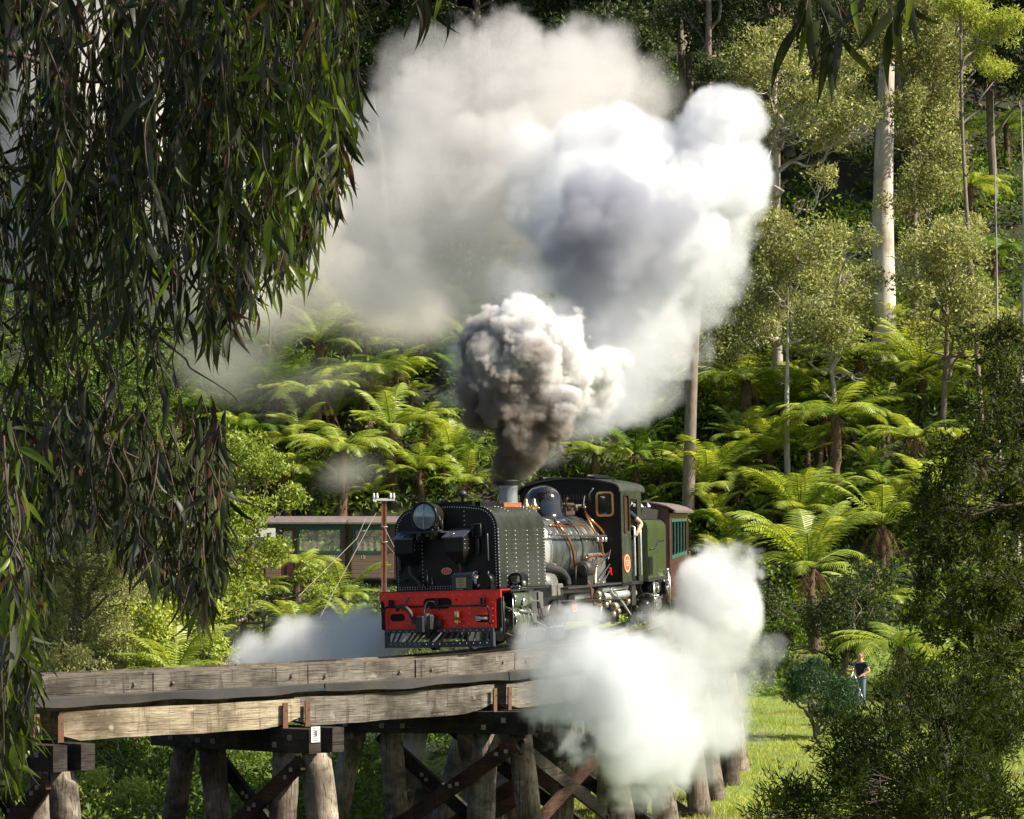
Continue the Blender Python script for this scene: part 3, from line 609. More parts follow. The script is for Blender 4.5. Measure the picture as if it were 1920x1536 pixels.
# cylinders, motion and wheels of the front engine (both sides)
def engine(M, v0, sides, parent, full=True, sgn=1):
    for u in sides:
        sg = 1 if u > 0 else -1; uo = .93*sg
        mb = MB(M); y = v0
        mb.lathe([(.235, y), (.255, y+.02), (.255, y+.7), (.235, y+.72)], (uo, 0, .53), 'y', 26); mb.lathe([(.16, y+.08), (.175, y+.1), (.175, y+.75), (.16, y+.78)], (uo+.03*sg, 0, .90), 'y', 22)
        mb.box(min(uo, uo-.25*sg), max(uo, uo-.25*sg), y+.1, y+.65, .35, 1.05); cy = mb.build('cylinder', mat('pale_green_cladding', (.06, .075, .045), (.13, .15, .10), rough=.25, metal=.3, scale=5, coat=.3), parent)
        mb = MB(M); mb.lathe([(.0, y-.09), (.035, y-.085), (.05, y-.06), (.05, y-.03), (.12, y-.018), (.225, y-.012), (.24, y-.002), (.24, y)], (uo, 0, .53), 'y', 26); mb.build('cylinder_cover', mat('cover_olive_black', (.03, .03, .025), (.06, .055, .04), rough=.3, scale=6, coat=.4), cy)
        mb = MB(M); mb.tube([(uo+.238*math.cos(t), y-.004, .53+.238*math.sin(t)) for t in np.linspace(0, 2*math.pi, 31)], .010, 5); mb.tube([(uo+.03*sg+.162*math.cos(t), y+.076, .90+.162*math.sin(t)) for t in np.linspace(0, 2*math.pi, 25)], .010, 5); mb.build('cover_ring', steel, cy)
        mb = MB(M); mb.lathe([(.0, y+.03), (.04, y+.035), (.12, y+.05), (.15, y+.06), (.16, y+.08)], (uo+.03*sg, 0, .90), 'y', 22); mb.build('valve_cover', blk, cy)
        rivs([(uo+.205*math.cos(t), y-.013, .53+.205*math.sin(t)) for t in np.linspace(.3, 6.58, 9)[:-1]], .016, rivm, cy, M=M)
        mb = MB(M)
        for k in range(4): mb.tube([(uo+.26*sg*math.cos(a), y+.12+k*.17, .53+.26*math.sin(a)) for a in np.linspace(-1.3, 1.3, 9)], .008, 5)
        mb.lathe([(.07, 0), (.09, .02), (.09, .04), (.05, .05)], (uo+.2*sg, y+.38, .86), 'x', 14); mb.tube([(uo+.22*sg, y+.1, .72), (uo+.27*sg, y+.3, .68), (uo+.27*sg, y+.6, .66)], .02, 6); mb.tube([(uo+.18*sg, y-.02, .3), (uo+.18*sg, y-.02, 1.05)], .014, 6)
        mb.build('cylinder_pipework', steel, cy)
        if not full: continue
        # wheels
        for k, (vw, rw) in enumerate(((y+1.35, .42), (y+2.2, .42), (y+3.05, .42))):
            mb = MB(M); x = .42*sg; 
            mb.lathe([(rw-.055, -.06), (rw+.02, -.06), (rw+.02, -.045), (rw, -.04), (rw, .04), (rw-.055, .04)], (x, vw, rw), 'x', 32); wh = mb.build('driving_wheel', mat('oily_wheel', (.03, .028, .026), (.09, .085, .08), rough=.35, metal=.5, scale=7), parent)
            mb = MB(M); mb.lathe([(.09, -.07*sg), (.09, .07*sg)], (x, vw, rw), 'x', 14)
            for j in range(11): a = 2*math.pi*j/11; mb.box(0, 0, 0, 0, 0, 0) if False else mb.tube([(x, vw+.07*math.cos(a), rw+.07*math.sin(a)), (x, vw+(rw-.05)*math.cos(a), rw+(rw-.05)*math.sin(a))], .022, 5)
            mb.add([(x-.02, vw+.3*math.cos(t)*.98, rw+.33*math.sin(t)) for t in np.linspace(3.6, 5.8, 7)], [tuple(range(7))]); mb.build('spokes', blk2, wh)
        mb = MB(M); x = .60*sg; z = .30
        mb.tube([(x, y+1.35, z), (x, y+3.05, z)], .032, 6); 
        for vw in (1.35, 2.2, 3.05): mb.lathe([(.07, -.03*sg), (.07, .03*sg)], (x, y+vw, z), 'x', 12)
        mb.build('coupling_rod', steel, parent)
        mb = MB(M); mb.tube([(uo-.08*sg, y+.7, .53), (uo-.08*sg, y+1.25, .52)], .022, 6); mb.box(min(uo-.18*sg, uo), max(uo-.18*sg, uo), y+1.1, y+1.3, .43, .62, .01); mb.tube([(uo-.08*sg, y+1.2, .52), (.66*sg, y+2.2, .30)], .03, 6); mb.tube([(uo, y+.8, .90), (uo-.05*sg, y+1.5, .85), (.75*sg, y+1.9, .5)], .018, 6); mb.tube([(.72*sg, y+2.2, .32), (.74*sg, y+1.75, .62), (.78*sg, y+1.7, .95)], .02, 6); mb.box(min(.78*sg, .82*sg), max(.78*sg, .82*sg), y+1.6, y+1.8, .7, 1.02); mb.build('valve_gear', steel, parent)
    mb = MB(M); mb.box(-.36, -.32, v0-.7, v0+3.6, .30, 1.1); mb.box(.32, .36, v0-.7, v0+3.6, .30, 1.1); mb.box(-.6, .6, v0-.05, v0+.75, .35, 1.08); mb.build('engine_frame', blk2, parent)
engine(F, .86, (1, -1), loco)
for sgx in (-.42, .42):
    mb = MB(F); mb.lathe([(.0, -.02), (.10, -.03), (.12, -.01), (.22, .0), (.25, -.03), (.27, -.03), (.27, .03), (.25, .04), (.0, .04)], (sgx, .52, .27), 'x', 26); mb.build('leading_wheel', blk2, loco)
mb = MB(F); mb.box(-.34, .34, .3, .75, .22, .45); mb.tube([(-.45, .52, .27), (.45, .52, .27)], .05, 8); mb.build('leading_truck', blk2, loco)
# lubricator with its dark hood beside the tank, running plate
mb = MB(F); mb.plate(rrect(1.11, 1.38, 1.12, 1.42, .09, 4)[::-1], .72, .98, [rrect(1.15, 1.34, 1.22, 1.38, .06, 4)]); lub = mb.build('lubricator', blk, loco)
mb = MB(F); mb.box(1.14, 1.35, .74, .96, 1.13, 1.25); 
for k in range(5): mb.lathe([(.02, 0), (.025, .03), (.015, .06)], (1.16+k*.042, .70, 1.16+.02*(k % 2)), 'y', 8); mb.tube([(1.16+k*.042, .71, 1.14), (1.15+k*.04, .72, 1.05)], .007, 5)
mb.lathe([(.05, 0), (.06, .03), (.03, .06)], (1.36, .8, 1.22), 'x', 12); mb.build('lubricator_works', steel, lub)
mb = MB(F); mb.box(1.1, 1.16, .34, 2.27, 1.115, 1.135); mb.box(-1.16, -1.1, .34, 2.27, 1.115, 1.135); mb.box(-1.08, 1.08, .36, 2.25, 1.10, 1.149); mb.build('tank_sill', blk2, loco)
mb = MB(F)
for a, b in (((1.17, .1, .45), (1.17, .1, 1.08)), ((1.2, .3, .2), (1.2, .3, 1.0)), ((1.1, .2, .9), (1.22, .5, .75)), ((1.15, .9, .2), (1.12, .5, .3))): mb.tube([a, b], .014, 6)
mb.box(1.05, 1.22, .12, .2, .35, .42); mb.lathe([(.05, 0), (.05, .1)], (1.14, .3, .85), 'y', 10); mb.build('step_iron', blk2, loco)
# ---------------------------------------------------------------- boiler and cab unit
B = frame((0, 48, ZR+.03), 19, 1.6); BI = B.inverted(); AX = 1.80
def onb(px, py, r, yd=None):
    """point of the boiler surface of radius r (boiler frame) seen at a place of the photo"""
    o = BI @ Vector((0, 0, CZ)); d = (BI @ P(px, py, 50))-o
    a = d.x*d.x+d.z*d.z; b = 2*(o.x*d.x+(o.z-AX)*d.z); c = o.x**2+(o.z-AX)**2-r*r; D = b*b-4*a*c
    if D < 0: t = -b/(2*a)
    else: t = (-b-math.sqrt(D))/(2*a)
    return o+d*t
def onx(px, py, x):
    """point of the plane u = x of the boiler frame"""
    o = BI @ Vector((0, 0, CZ)); d = (BI @ P(px, py, 50))-o; return o+d*((x-o.x)/d.x)
mb = MB(B); mb.lathe([(.60, -.72), (.70, -.70), (.70, .5)], (0, 0, AX), 'y', 48); mb.box(-.45, .45, -.6, .6, .95, 1.4); sbx = mb.build('smokebox', smoked, loco)
mb = MB(B); mb.lathe([(.72, -.30), (.72, .42)], (0, 0, AX), 'y', 48); mb.build('pale_band', silv, sbx)
mb = MB(B)
for y in (.45, .56): mb.lathe([(.70, y-.02), (.735, y-.02), (.735, y+.02), (.70, y+.02)], (0, 0, AX), 'y', 48)
mb.build('smokebox_ring', steel, sbx)
mb = MB(B); mb.lathe([(.70, .5), (.715, .52), (.715, 2.6), (.74, 2.75), (.74, 4.1)], (0, 0, AX), 'y', 56); bo = mb.build('boiler', clad, loco)
mb = MB(B)
for y in (.86, 1.28, 1.72, 2.18, 2.62, 3.1, 3.6): r_ = .718 if y < 2.6 else .745; mb.lathe([(r_-.02, y-.022), (r_+.006, y-.022), (r_+.006, y+.022), (r_-.02, y+.022)], (0, 0, AX), 'y', 56)
mb.build('boiler_bands', mat('boiler_band', (.06, .065, .06), (.12, .12, .11), rough=.3, metal=.5), bo)
mb = MB(B); mb.box(-.78, .78, 2.9, 4.05, 1.02, 1.72, .03); mb.build('firebox', mat('firebox_grey', (.09, .095, .09), (.16, .16, .15), rough=.4, scale=5), bo)
# chimney
mb = MB(B); mb.lathe([(.30, 2.38), (.26, 2.44), (.205, 2.54), (.19, 2.68), (.185, 2.95), (.195, 3.08), (.215, 3.14)], (0, 0, 0), 'z', 32); ch = mb.build('chimney', chimm, loco)
mb = MB(B); mb.lathe([(.215, 3.14), (.25, 3.18), (.29, 3.20), (.295, 3.225), (.285, 3.245), (.23, 3.245), (.20, 3.235), (.16, 3.18), (.15, 2.9)], (0, 0, 0), 'z', 36); mb.build('chimney_cap', blk2, ch)
# dome
mb = MB(B); hz = 2.80; mb.lathe([(.62, 2.34), (.52, 2.42), (.435, 2.50), (.405, 2.60), (.40, hz)]+[(.40*math.cos(a), hz+.37*math.sin(a)) for a in np.linspace(.12, math.pi/2-.001, 12)], (0, 2.24, 0), 'z', 44); mb.build('steam_dome', mat('glossy_black_dome', (.008, .008, .01), rough=.07, coat=1), loco)
# safety valves
for x, y in ((.16, .62), (.30, .72)):
    mb = MB(B); mb.lathe([(.07, 2.45), (.07, 2.56), (.05, 2.58), (.05, 2.66), (.075, 2.68), (.075, 2.74), (.04, 2.78), (.035, 2.86), (.0, 2.88)], (x, y, 0), 'z', 16); mb.build('safety_valve', brass, loco)
# turret and valves in front of the cab
mb = MB(B); mb.box(-.28, .22, 3.05, 3.75, 2.52, 2.80, .03); mb.tube([(.1, 3.0, 2.74), (.62, 3.1, 2.72)], .035, 8); mb.tube([(.25, 3.0, 2.72), (.25, 3.0, 2.86), (.3, 3.0, 2.9)], .025, 7); mb.lathe([(.06, 0), (.06, .03)], (.6, 3.1, 2.72), 'x', 10)
for x in (.05, .3, .45): mb.lathe([(.05, 2.62), (.055, 2.7), (.03, 2.76)], (x, 3.05, 0), 'z', 10)
mb.build('steam_turret', mat('turret_brown', (.045, .03, .025), (.09, .06, .05), rough=.5, scale=8), loco)
# pipes over the boiler
def pip(name, pts, r, m, parent=loco, n=8):
    mb = MB(B); mb.tube(spline(pts, 6), r, n); return mb.build(name, m, parent)
pip('copper_pipe', [onb(1008, 953, .75), onb(1030, 960, .76), onb(1047, 985, .77), onb(1063, 1005, .78), onb(1074, 1030, .78), onb(1078, 1058, .79), onb(1084, 1075, .82), onx(1098, 1085, .9), onx(1108, 1103, .98), onx(1111, 1125, 1.0), onx(1116, 1132, 1.0), onx(1128, 1134, .95)], .030, copper)
mb = MB(B)
for q in (onx(1098, 1085, .9), onb(1078, 1064, .79)): mb.lathe([(.045, -.03), (.05, 0), (.045, .04)], q, 'y', 10)
mb.build('pipe_union', brass, loco)
pip('copper_pipe', [onb(1097, 962, .86), onb(1108, 975, .84), onb(1124, 990, .82), onb(1134, 1003, .82), onx(1148, 1012, .86), onx(1155, 1025, .9), onx(1159, 1048, .94), onx(1163, 1072, .98), onx(1165, 1090, 1.0)], .032, copper)
pip('copper_pipe', [onb(1096, 945, .95), onb(1099, 965, .9), onb(1118, 1003, .82), onb(1128, 1020, .8), onb(1131, 1043, .8)], .020, copper)
pip('copper_pipe', [onb(1098, 1046, .8), onb(1115, 1042, .8), onb(1131, 1042, .82), onx(1150, 1040, .85)], .018, copper)
pip('copper_pipe', [onb(1121, 1040, .8), onx(1119, 1052, .85), onx(1118, 1062, .9), onx(1116, 1098, .95)], .018, copper)
pip('copper_pipe', [onb(1097, 1046, .78), onb(1102, 1052, .8), onb(1104, 1065, .84)], .016, copper)
pip('boiler_handrail', [onx(1029, 1001, .80), onx(1060, 1003, .80), onx(1100, 1004, .80), onx(1150, 1006, .80)], .024, MATS['handrail_dark'])
pip('upper_pipe', [onb(1030, 985, .74), onb(1060, 986, .74), onb(1098, 984, .75)], .022, copper)
mb = MB(B)
for px in (1040, 1065, 1090, 1120, 1145): q = onx(px, 1003, .80); mb.tube([q, Vector((q.x-.18, q.y, q.z-.02))], .014, 6); mb.lathe([(.03, -.02), (.03, .02)], q, 'y', 8)
mb.build('handrail_knobs', steel, loco)
mb = MB(B)
for px in (1120, 1129, 1135, 1141): q = onx(px, 1012, .82); mb.lathe([(.035, -.05), (.04, -.04), (.04, .04), (.02, .05)], q, 'z', 10)
mb.build('check_valves', steel, loco)
# angled rods, lamp-black pump, big elbow
for a, b in (((1150, 1035), (1118, 1062)), ((1152, 1045), (1122, 1090)), ((1154, 1050), (1130, 1095)), ((1148, 1030), (1106, 1068)), ((1150, 1010), (1140, 1050)), ((1160, 1000), (1150, 1020))):
    pip('control_rod', [onx(*a, .84), onx(*b, .93)], .014, MATS['handrail_dark'], n=6)
q = onx(1098, 1067, .86); mb = MB(B); mb.lathe([(.0, -.26), (.12, -.25), (.17, -.22), (.17, .2), (.12, .24)], q, 'y', 22); mb.lathe([(.10, -.28), (.11, -.26)], q, 'y', 14); mb.box(q.x-.1, q.x+.1, q.y-.2, q.y+.2, q.z-.35, q.z-.1); mb.build('air_pump', blk2, loco)
q = onx(1117, 1070, .95); mb = MB(B); mb.tube([onx(1112, 1048, .95), onx(1112, 1096, .95)], .02, 6); mb.tube([onx(1105, 1058, .95), onx(1119, 1058, .95)], .018, 6); mb.tube([onx(1080, 1062, .97), onx(1079, 1096, .97)], .014, 6); mb.build('pump_bracket', blk2, loco)
pip('steam_pipe_elbow', [onb(1012, 1058, .78), onb(1028, 1064, .8), onx(1048, 1070, .82), onx(1060, 1082, .84), onx(1064, 1097, .86)], .085, MATS['dull_black_paint'], n=14)
mb = MB(B)
for px, py in ((1014, 1058), (1036, 1066)): q = onb(px, py, .78); mb.lathe([(.10, -.04), (.11, -.02), (.11, .02), (.10, .04)], q, 'y', 14)
mb.build('pipe_flange', boltm, loco)
mb = MB(B); mb.lathe([(.0, 0), (.20, .02), (.24, .25), (.24, .6)], (.62, -.15, 1.16), 'y', 24); mb.box(.5, .95, -.2, .5, .9, 1.15, .02); mb.build('exhaust_casing', pipeg, loco)
pip('red_lever', [onx(1144, 1065, .9), onx(1146, 1077, .9), onx(1155, 1076, .92), onx(1154, 1090, .94)], .022, redp)
# running board, girder frame and pipework below it
for sg in (1, -1):
    mb = MB(B); mb.box(min(.62*sg, 1.12*sg), max(.62*sg, 1.12*sg), .3, 5.65, 1.035, 1.07); mb.build('running_board', blk2, loco)
    mb = MB(B); mb.box(min(.66*sg, .70*sg), max(.66*sg, .70*sg), -.9, 6.2, .52, 1.03); mb.build('main_girder', smoked, loco)
mb = MB(B); mb.box(-.64, .64, 2.6, 4.1, .3, 1.05); mb.box(-.5, .5, -.9, 2.6, .35, .95); mb.build('ashpan', dark, loco)
qp = onx(1077, 1137, .72); numberplate(B @ Matrix.Translation((qp.x-.012, qp.y, qp.z)) @ Matrix.Rotation(R(90), 4, 'Z'), .17, .12, '129', .11, orr, loco)
mb = MB(B); mb.tube([onx(1045, 1109, .85), onx(1106, 1106, .85)], .055, 10); mb.build('vacuum_pipe', pipeg, loco)
mb = MB(B); mb.tube([onx(1072, 1121, .8), onx(1106, 1115, .8)], .075, 10); mb.tube([onx(1125, 1106, .95), onx(1172, 1100, .95)], .06, 10); mb.tube([onx(1170, 1101, .95), onx(1186, 1098, .95)], .075, 10); mb.tube([onx(1118, 1110, .9), onx(1145, 1106, .95)], .04, 8)
mb.tube([onx(1152, 1116, .98), onx(1188, 1112, .98)], .085, 12); mb.tube([onx(1130, 1118, .9), onx(1160, 1118, .92)], .07, 10); mb.build('injector_pipe', mat('light_steel_pipe', (.50, .50, .48), (.62, .62, .6), rough=.35, metal=.6, scale=9), loco)
mb = MB(B); mb.tube(spline([onx(1143, 1103, 1.0), onx(1150, 1115, 1.0), onx(1160, 1122, 1.0), onx(1170, 1135, 1.02), onx(1182, 1153, 1.05)], 5), .030, 8); mb.tube([onx(1128, 1133, .95), onx(1126, 1155, .95)], .02, 6); mb.build('drain_pipe', MATS['light_steel_pipe'], loco)
injm = mat('injector_bronze', (.50, .43, .30), (.38, .34, .26), rough=.35, metal=.7, scale=12)
for px, py, r_ in ((1121, 1115, .08), (1152, 1138, .10), (1158, 1146, .07), (1150, 1152, .06), (1177, 1128, .06), (1168, 1117, .07), (1136, 1134, .06), (1186, 1132, .045), (1123, 1124, .05), (1142, 1130, .05)):
    mb = MB(B); q = onx(px, py, 1.0); mb.lathe([(r_*.6, -r_), (r_, -r_*.7), (r_, r_*.7), (r_*.5, r_)], q, 'y' if r_ > .065 else 'z', 12)
    mb.tube([q, Vector((q.x-.15, q.y+.05, q.z+.06))], r_*.35, 6); mb.build('injector_valve', injm, loco)
mb = MB(B)
for px in (1045, 1112, 1188): q = onx(px, 1096, 1.06); mb.tube([q, Vector((q.x, q.y, q.z-.45))], .014, 6)
mb.tube([onx(1045, 1128, 1.06), onx(1188, 1122, 1.06)], .012, 6)
mb.box(1.02, 1.1, 4.9, 5.2, .55, 1.03); mb.build('footboard_irons', blk2, loco)
# cab
c0, c1 = 4.07, 5.68; HWc = 1.14
def cabarch(hw, z0, n=7):
    pts = [(-hw, z0), (-hw, 3.02)]
    for k in range(1, n): t = R(180-90*k/n*.9); pts.append((-hw+.2+.2*math.cos(t), 3.02+.17*math.sin(t)))
    m_ = 10
    for k in range(m_+1): x = -hw+.2+(2*hw-.4)*k/m_; pts.append((x, 3.20+.13*(1-(x/(hw-.2))**2)))
    for k in range(1, n): t = R(9+81*k/n); t = R(90)-(t-R(9))*1.0; pts.append((hw-.2+.2*math.cos(t), 3.02+.17*math.sin(t)))
    pts += [(hw, 3.02), (hw, z0)]; return pts
CA = cabarch(HWc, 1.07)
wr = rrect(.62, .96, 2.52, 3.0, .07, 4); wl = [(-x, z) for x, z in wr][::-1]
mb = MB(B); mb.plate(CA[::-1], c0, c0+.03, [wr, wl]); cab = mb.build('cab_front', blk, loco)
for w_ in (wr, wl):
    xs = [p_[0] for p_ in w_]; a, b = min(xs), max(xs)
    mb = MB(B); mb.plate(rrect(a-.03, b+.03, 2.49, 3.03, .09, 4), c0-.025, c0-.002, [rrect(a+.012, b-.012, 2.532, 2.988, .065, 4)]); wf = mb.build('window_frame', brass, cab)
    mb = MB(B); mb.box(a, b, c0+.012, c0+.018, 2.52, 3.0); mb.build('pane', mat('dark_pane', (.02, .018, .012), rough=.08, coat=.5), wf)
# louvres
for k in range(13):
    x = -.42+k*.07; mb = MB(B); mb.box(x, x+.028, c0-.015, c0-.001, 2.86, 2.99); mb.build('louvre', mat('louvre_brown', (.05, .035, .025), rough=.5), cab)
# roof
mb = MB(B); n = len(CA); Ro = [(x*1.02, z+.025) for x, z in CA if z >= 3.0]; m_ = len(Ro)
mb.add([(x, c0-.12, z) for x, z in Ro]+[(x, c1+.25, z) for x, z in Ro]+[(x*.985, c0-.12, z-.03) for x, z in Ro]+[(x*.985, c1+.25, z-.03) for x, z in Ro],
  [(j, j+1, m_+j+1, m_+j) for j in range(m_-1)]+[(2*m_+j, 3*m_+j, 3*m_+j+1, 2*m_+j+1) for j in range(m_-1)]+[(j, 2*m_+j, 2*m_+j+1, j+1) for j in range(m_-1)]+[(m_+j, m_+j+1, 3*m_+j+1, 3*m_+j) for j in range(m_-1)]+[(0, m_, 3*m_, 2*m_), (m_-1, 2*m_+m_-1, 3*m_+m_-1, m_+m_-1)], False)
roof = mb.build('cab_roof', mat('roof_dark', (.035, .04, .035), (.06, .065, .06), rough=.35, scale=5, coat=.2), loco)
mb = MB(B); mb.box(-.62, .55, c0+.1, c1-.1, 3.335, 3.36); mb.tube([(-.62, c0-.08, 3.345), (-.62, c1, 3.345)], .055, 8); mb.tube([(.38, c0+.0, 3.37), (.38, c1, 3.37)], .05, 8); mb.box(.12, .42, c0-.08, c1, 3.34, 3.40); mb.build('roof_ventilator', blk, roof)
mb = MB(B); 
for x in (-.85, .92): mb.tube([(x+.03*math.cos(t), c0+.3, 3.24+.05*math.sin(t)) for t in np.linspace(0, 3.14, 8)], .012, 5)
mb.build('lifting_eye', blk2, roof)
# sides: panel with narrow window, door opening, rear pillar
for sg in (1, -1):
    x0 = HWc*sg; x1 = (HWc-.03)*sg
    mb = MB(B); mb.plate([(c0+.03, 1.0), (c0+.03, 3.03), (c0+.72, 3.03), (c0+.72, 1.0)], min(x0, x1), max(x0, x1), [rrect(c0+.26, c0+.60, 2.15, 2.95, .07, 4)], 'yz'); cs = mb.build('cab_side', grn3, loco)
    mb = MB(B); mb.plate(rrect(c0+.22, c0+.64, 2.11, 2.99, .09, 4), min(x0, x0+.02*sg), max(x0, x0+.02*sg), [rrect(c0+.275, c0+.585, 2.165, 2.935, .06, 4)], 'yz'); mb.build('window_frame', grn, cs)
    mb = MB(B); mb.plate(rrect(c0+.26, c0+.60, 2.15, 2.95, .06, 4), min(x1, x1+.005*sg), max(x1, x1+.005*sg), (), 'yz'); mb.build('pane', mat('amber_pane', (.10, .045, .015), rough=.1, coat=.6), cs)
    mb = MB(B); mb.plate([(c0+1.28, 1.0), (c0+1.28, 3.03), (c1, 3.03), (c1, 1.0)], min(x0, x1), max(x0, x1), (), 'yz'); mb.box(min(x0, x1), max(x0, x1), c0+.72, c0+1.28, 2.86, 3.03); mb.build('cab_side', grn3, loco)
    mb = MB(B); mb.box(min(x1-.02*sg, x1-.05*sg), max(x1-.02*sg, x1-.05*sg), c0+.72, c0+1.28, 1.0, 1.98); mb.build('cab_door', blk, loco)
    for y in (c0+.76, c0+1.24):
        mb = MB(B); mb.tube([((HWc)*sg, y, 1.18), ((HWc+.07)*sg, y, 1.2), ((HWc+.07)*sg, y, 2.25), ((HWc)*sg, y, 2.28)], .021, 8); mb.build('handrail', mat('polished_handrail', (.8, .8, .78), rough=.25, metal=.7), loco)
numberplate(B @ Matrix.Translation((HWc+.003, c0+.33, 1.47)) @ Matrix.Rotation(R(90), 4, 'Z'), .235, .20, '129', .20, orr, loco)
mb = MB(B); mb.box(-HWc, HWc, c0, c1, 1.0, 1.06); mb.box(-1.0, 1.0, c0+.03, c0+.35, 1.06, 2.3); mb.box(-HWc, -.5, c1-.03, c1, 1.06, 3.0); mb.box(.5, HWc-.04, c1-.03, c1, 1.06, 2.2); mb.build('cab_interior', dark, loco)
mb = MB(B); mb.tube([(.50, c0-.1, 2.8), (.55, c0-.35, 2.98), (.66, c0-.4, 3.1)], .013, 6); mb.tube([(.40, c0-.2, 2.95), (.38, c0-.25, 2.75), (.45, c0-.3, 2.7)], .013, 6); mb.build('whistle_rod', steel, loco)
# ---------------------------------------------------------------- rear unit
_ro = B @ Vector((0, c1+.06, 0)); RR = frame((_ro.x+.06, _ro.y, ZR+.02), 11.5, .8)
RA = arch(1.12, 1.12, 2.46, .20, .02, 5)
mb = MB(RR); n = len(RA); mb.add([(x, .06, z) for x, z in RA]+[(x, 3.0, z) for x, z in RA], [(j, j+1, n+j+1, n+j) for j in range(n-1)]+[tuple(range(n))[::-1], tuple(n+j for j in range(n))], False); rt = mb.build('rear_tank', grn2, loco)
rivs([(1.121, y, z) for y in (.12, 1.5, 1.62, 2.92) for z in np.arange(1.2, 2.3, .08)], .013, grn, rt, nrm=(1, 0, 0), M=RR)
mb = MB(RR); mb.tube([(1.14, .3, 1.78), (1.14, 1.2, 1.80), (1.14, 1.6, 1.95), (1.14, 2.6, 1.97)], .014, 6); mb.build('tank_pipe', blk2, rt)
mb = MB(RR); mb.add([(-.95, .3, 2.45), (.95, .3, 2.45), (.95, 2.8, 2.45), (-.95, 2.8, 2.45), (-.98, .3, 2.72), (.98, .3, 2.72), (.98, 2.8, 2.66), (-.98, 2.8, 2.66)], [(0,3,2,1),(0,1,5,4),(1,2,6,5),(2,3,7,6),(3,0,4,7)]); mb.build('coal_bunker', blk2, loco)
coalm = mat('coal', (.012, .012, .013), (.03, .03, .032), rough=.35, scale=9)
cp = []
mb = MB(RR); r5 = random.Random(8)
for k in range(110):
    x, y = r5.uniform(-.85, .9), r5.uniform(.35, 2.7); z = 2.62+.14*(1-(x/.95)**2)+r5.uniform(0, .08); r_ = r5.uniform(.04, .10)
    vs = [Vector((r5.gauss(0, 1), r5.gauss(0, 1), r5.gauss(0, 1))).normalized()*r_ for _ in range(6)]
    vs = [Vector((x, y, z))+Vector(v)*r_*r5.uniform(.7, 1.2) for v in ((1,0,0),(-1,0,0),(0,1,0),(0,-1,0),(0,0,1),(0,0,-1))]
    mb.add(vs, [(0,2,4),(2,1,4),(1,3,4),(3,0,4),(2,0,5),(1,2,5),(3,1,5),(0,3,5)])
c = mb.build('coal', coalm, loco); c['kind'] = 'stuff'
mb = MB(RR); mb.box(-1.14, 1.14, .0, 3.2, 1.06, 1.115); mb.box(-1.0, 1.0, 3.0, 3.25, .6, 1.06); mb.build('rear_running_plate', blk2, loco)
mb = MB(RR); mb.box(.8, 1.16, .1, .55, 1.2, 1.62, .02); mb.box(.82, 1.1, 1.7, 2.3, .8, 1.05); mb.box(.9, 1.18, 2.4, 2.7, .7, 1.0); mb.build('rear_lockers', blk, loco)
engine(RR, 1.0, (1, -1), loco)
mb = MB(RR)
for a, b in (((1.2, 2.75, 1.3), (1.2, 2.75, .5)), ((1.1, 2.5, 1.1), (1.25, 2.6, .6)), ((1.2, 3.0, 1.12), (1.2, 3.0, .35))): mb.tube([a, b], .022, 6)
for z in (1.0, .85, .72, 1.25): mb.lathe([(.05, 0), (.06, .04), (.03, .08)], (1.18, 2.55+.2*(z % .3), z), 'y', 10)
mb.build('rear_pipework', steel, loco)
for sgx in (-.42, .42, ): 
    mb = MB(RR); mb.lathe([(.0, -.02), (.12, -.03), (.22, .0), (.25, -.03), (.27, -.03), (.27, .03), (.25, .04), (.0, .04)], (sgx, 3.0, .27), 'x', 26); mb.build('trailing_wheel', steel, loco)
# ---------------------------------------------------------------- people helper: one continuous body
def skinbody(name, joints, edges, m, parent=None, sub=2):
    """joints: {key: (x,y,z,r)}; grows one continuous surface along the edges"""
    keys = list(joints); me = bpy.data.meshes.new(name); me.from_pydata([joints[k][:3] for k in keys], [(keys.index(a), keys.index(b)) for a, b in edges], [])
    o = bpy.data.objects.new(name, me); COL.objects.link(o); sk = o.modifiers.new('s', 'SKIN'); 
    if not me.skin_vertices: me.attributes.new
    lay = me.skin_vertices[0].data if me.skin_vertices else None
    if lay is None: return None
    for i, k in enumerate(keys):
        r_ = joints[k][3]; lay[i].radius = (r_, r_) if not isinstance(r_, tuple) else r_; lay[i].use_root = (i == 0)
    o.modifiers.new('b', 'SUBSURF').levels = sub; o.modifiers['b'].render_levels = sub
    dg = bpy.context.evaluated_depsgraph_get(); dg.update(); m2 = bpy.data.meshes.new_from_object(o.evaluated_get(dg)); bpy.data.objects.remove(o)
    m2.name = name; m2.materials.clear(); m2.materials.append(m); m2.polygons.foreach_set('use_smooth', [True]*len(m2.polygons))
    return put(bpy.data.objects.new(name, m2), parent)
skin_m = mat('skin', (.62, .33, .24), (.55, .28, .2), rough=.5, scale=20)
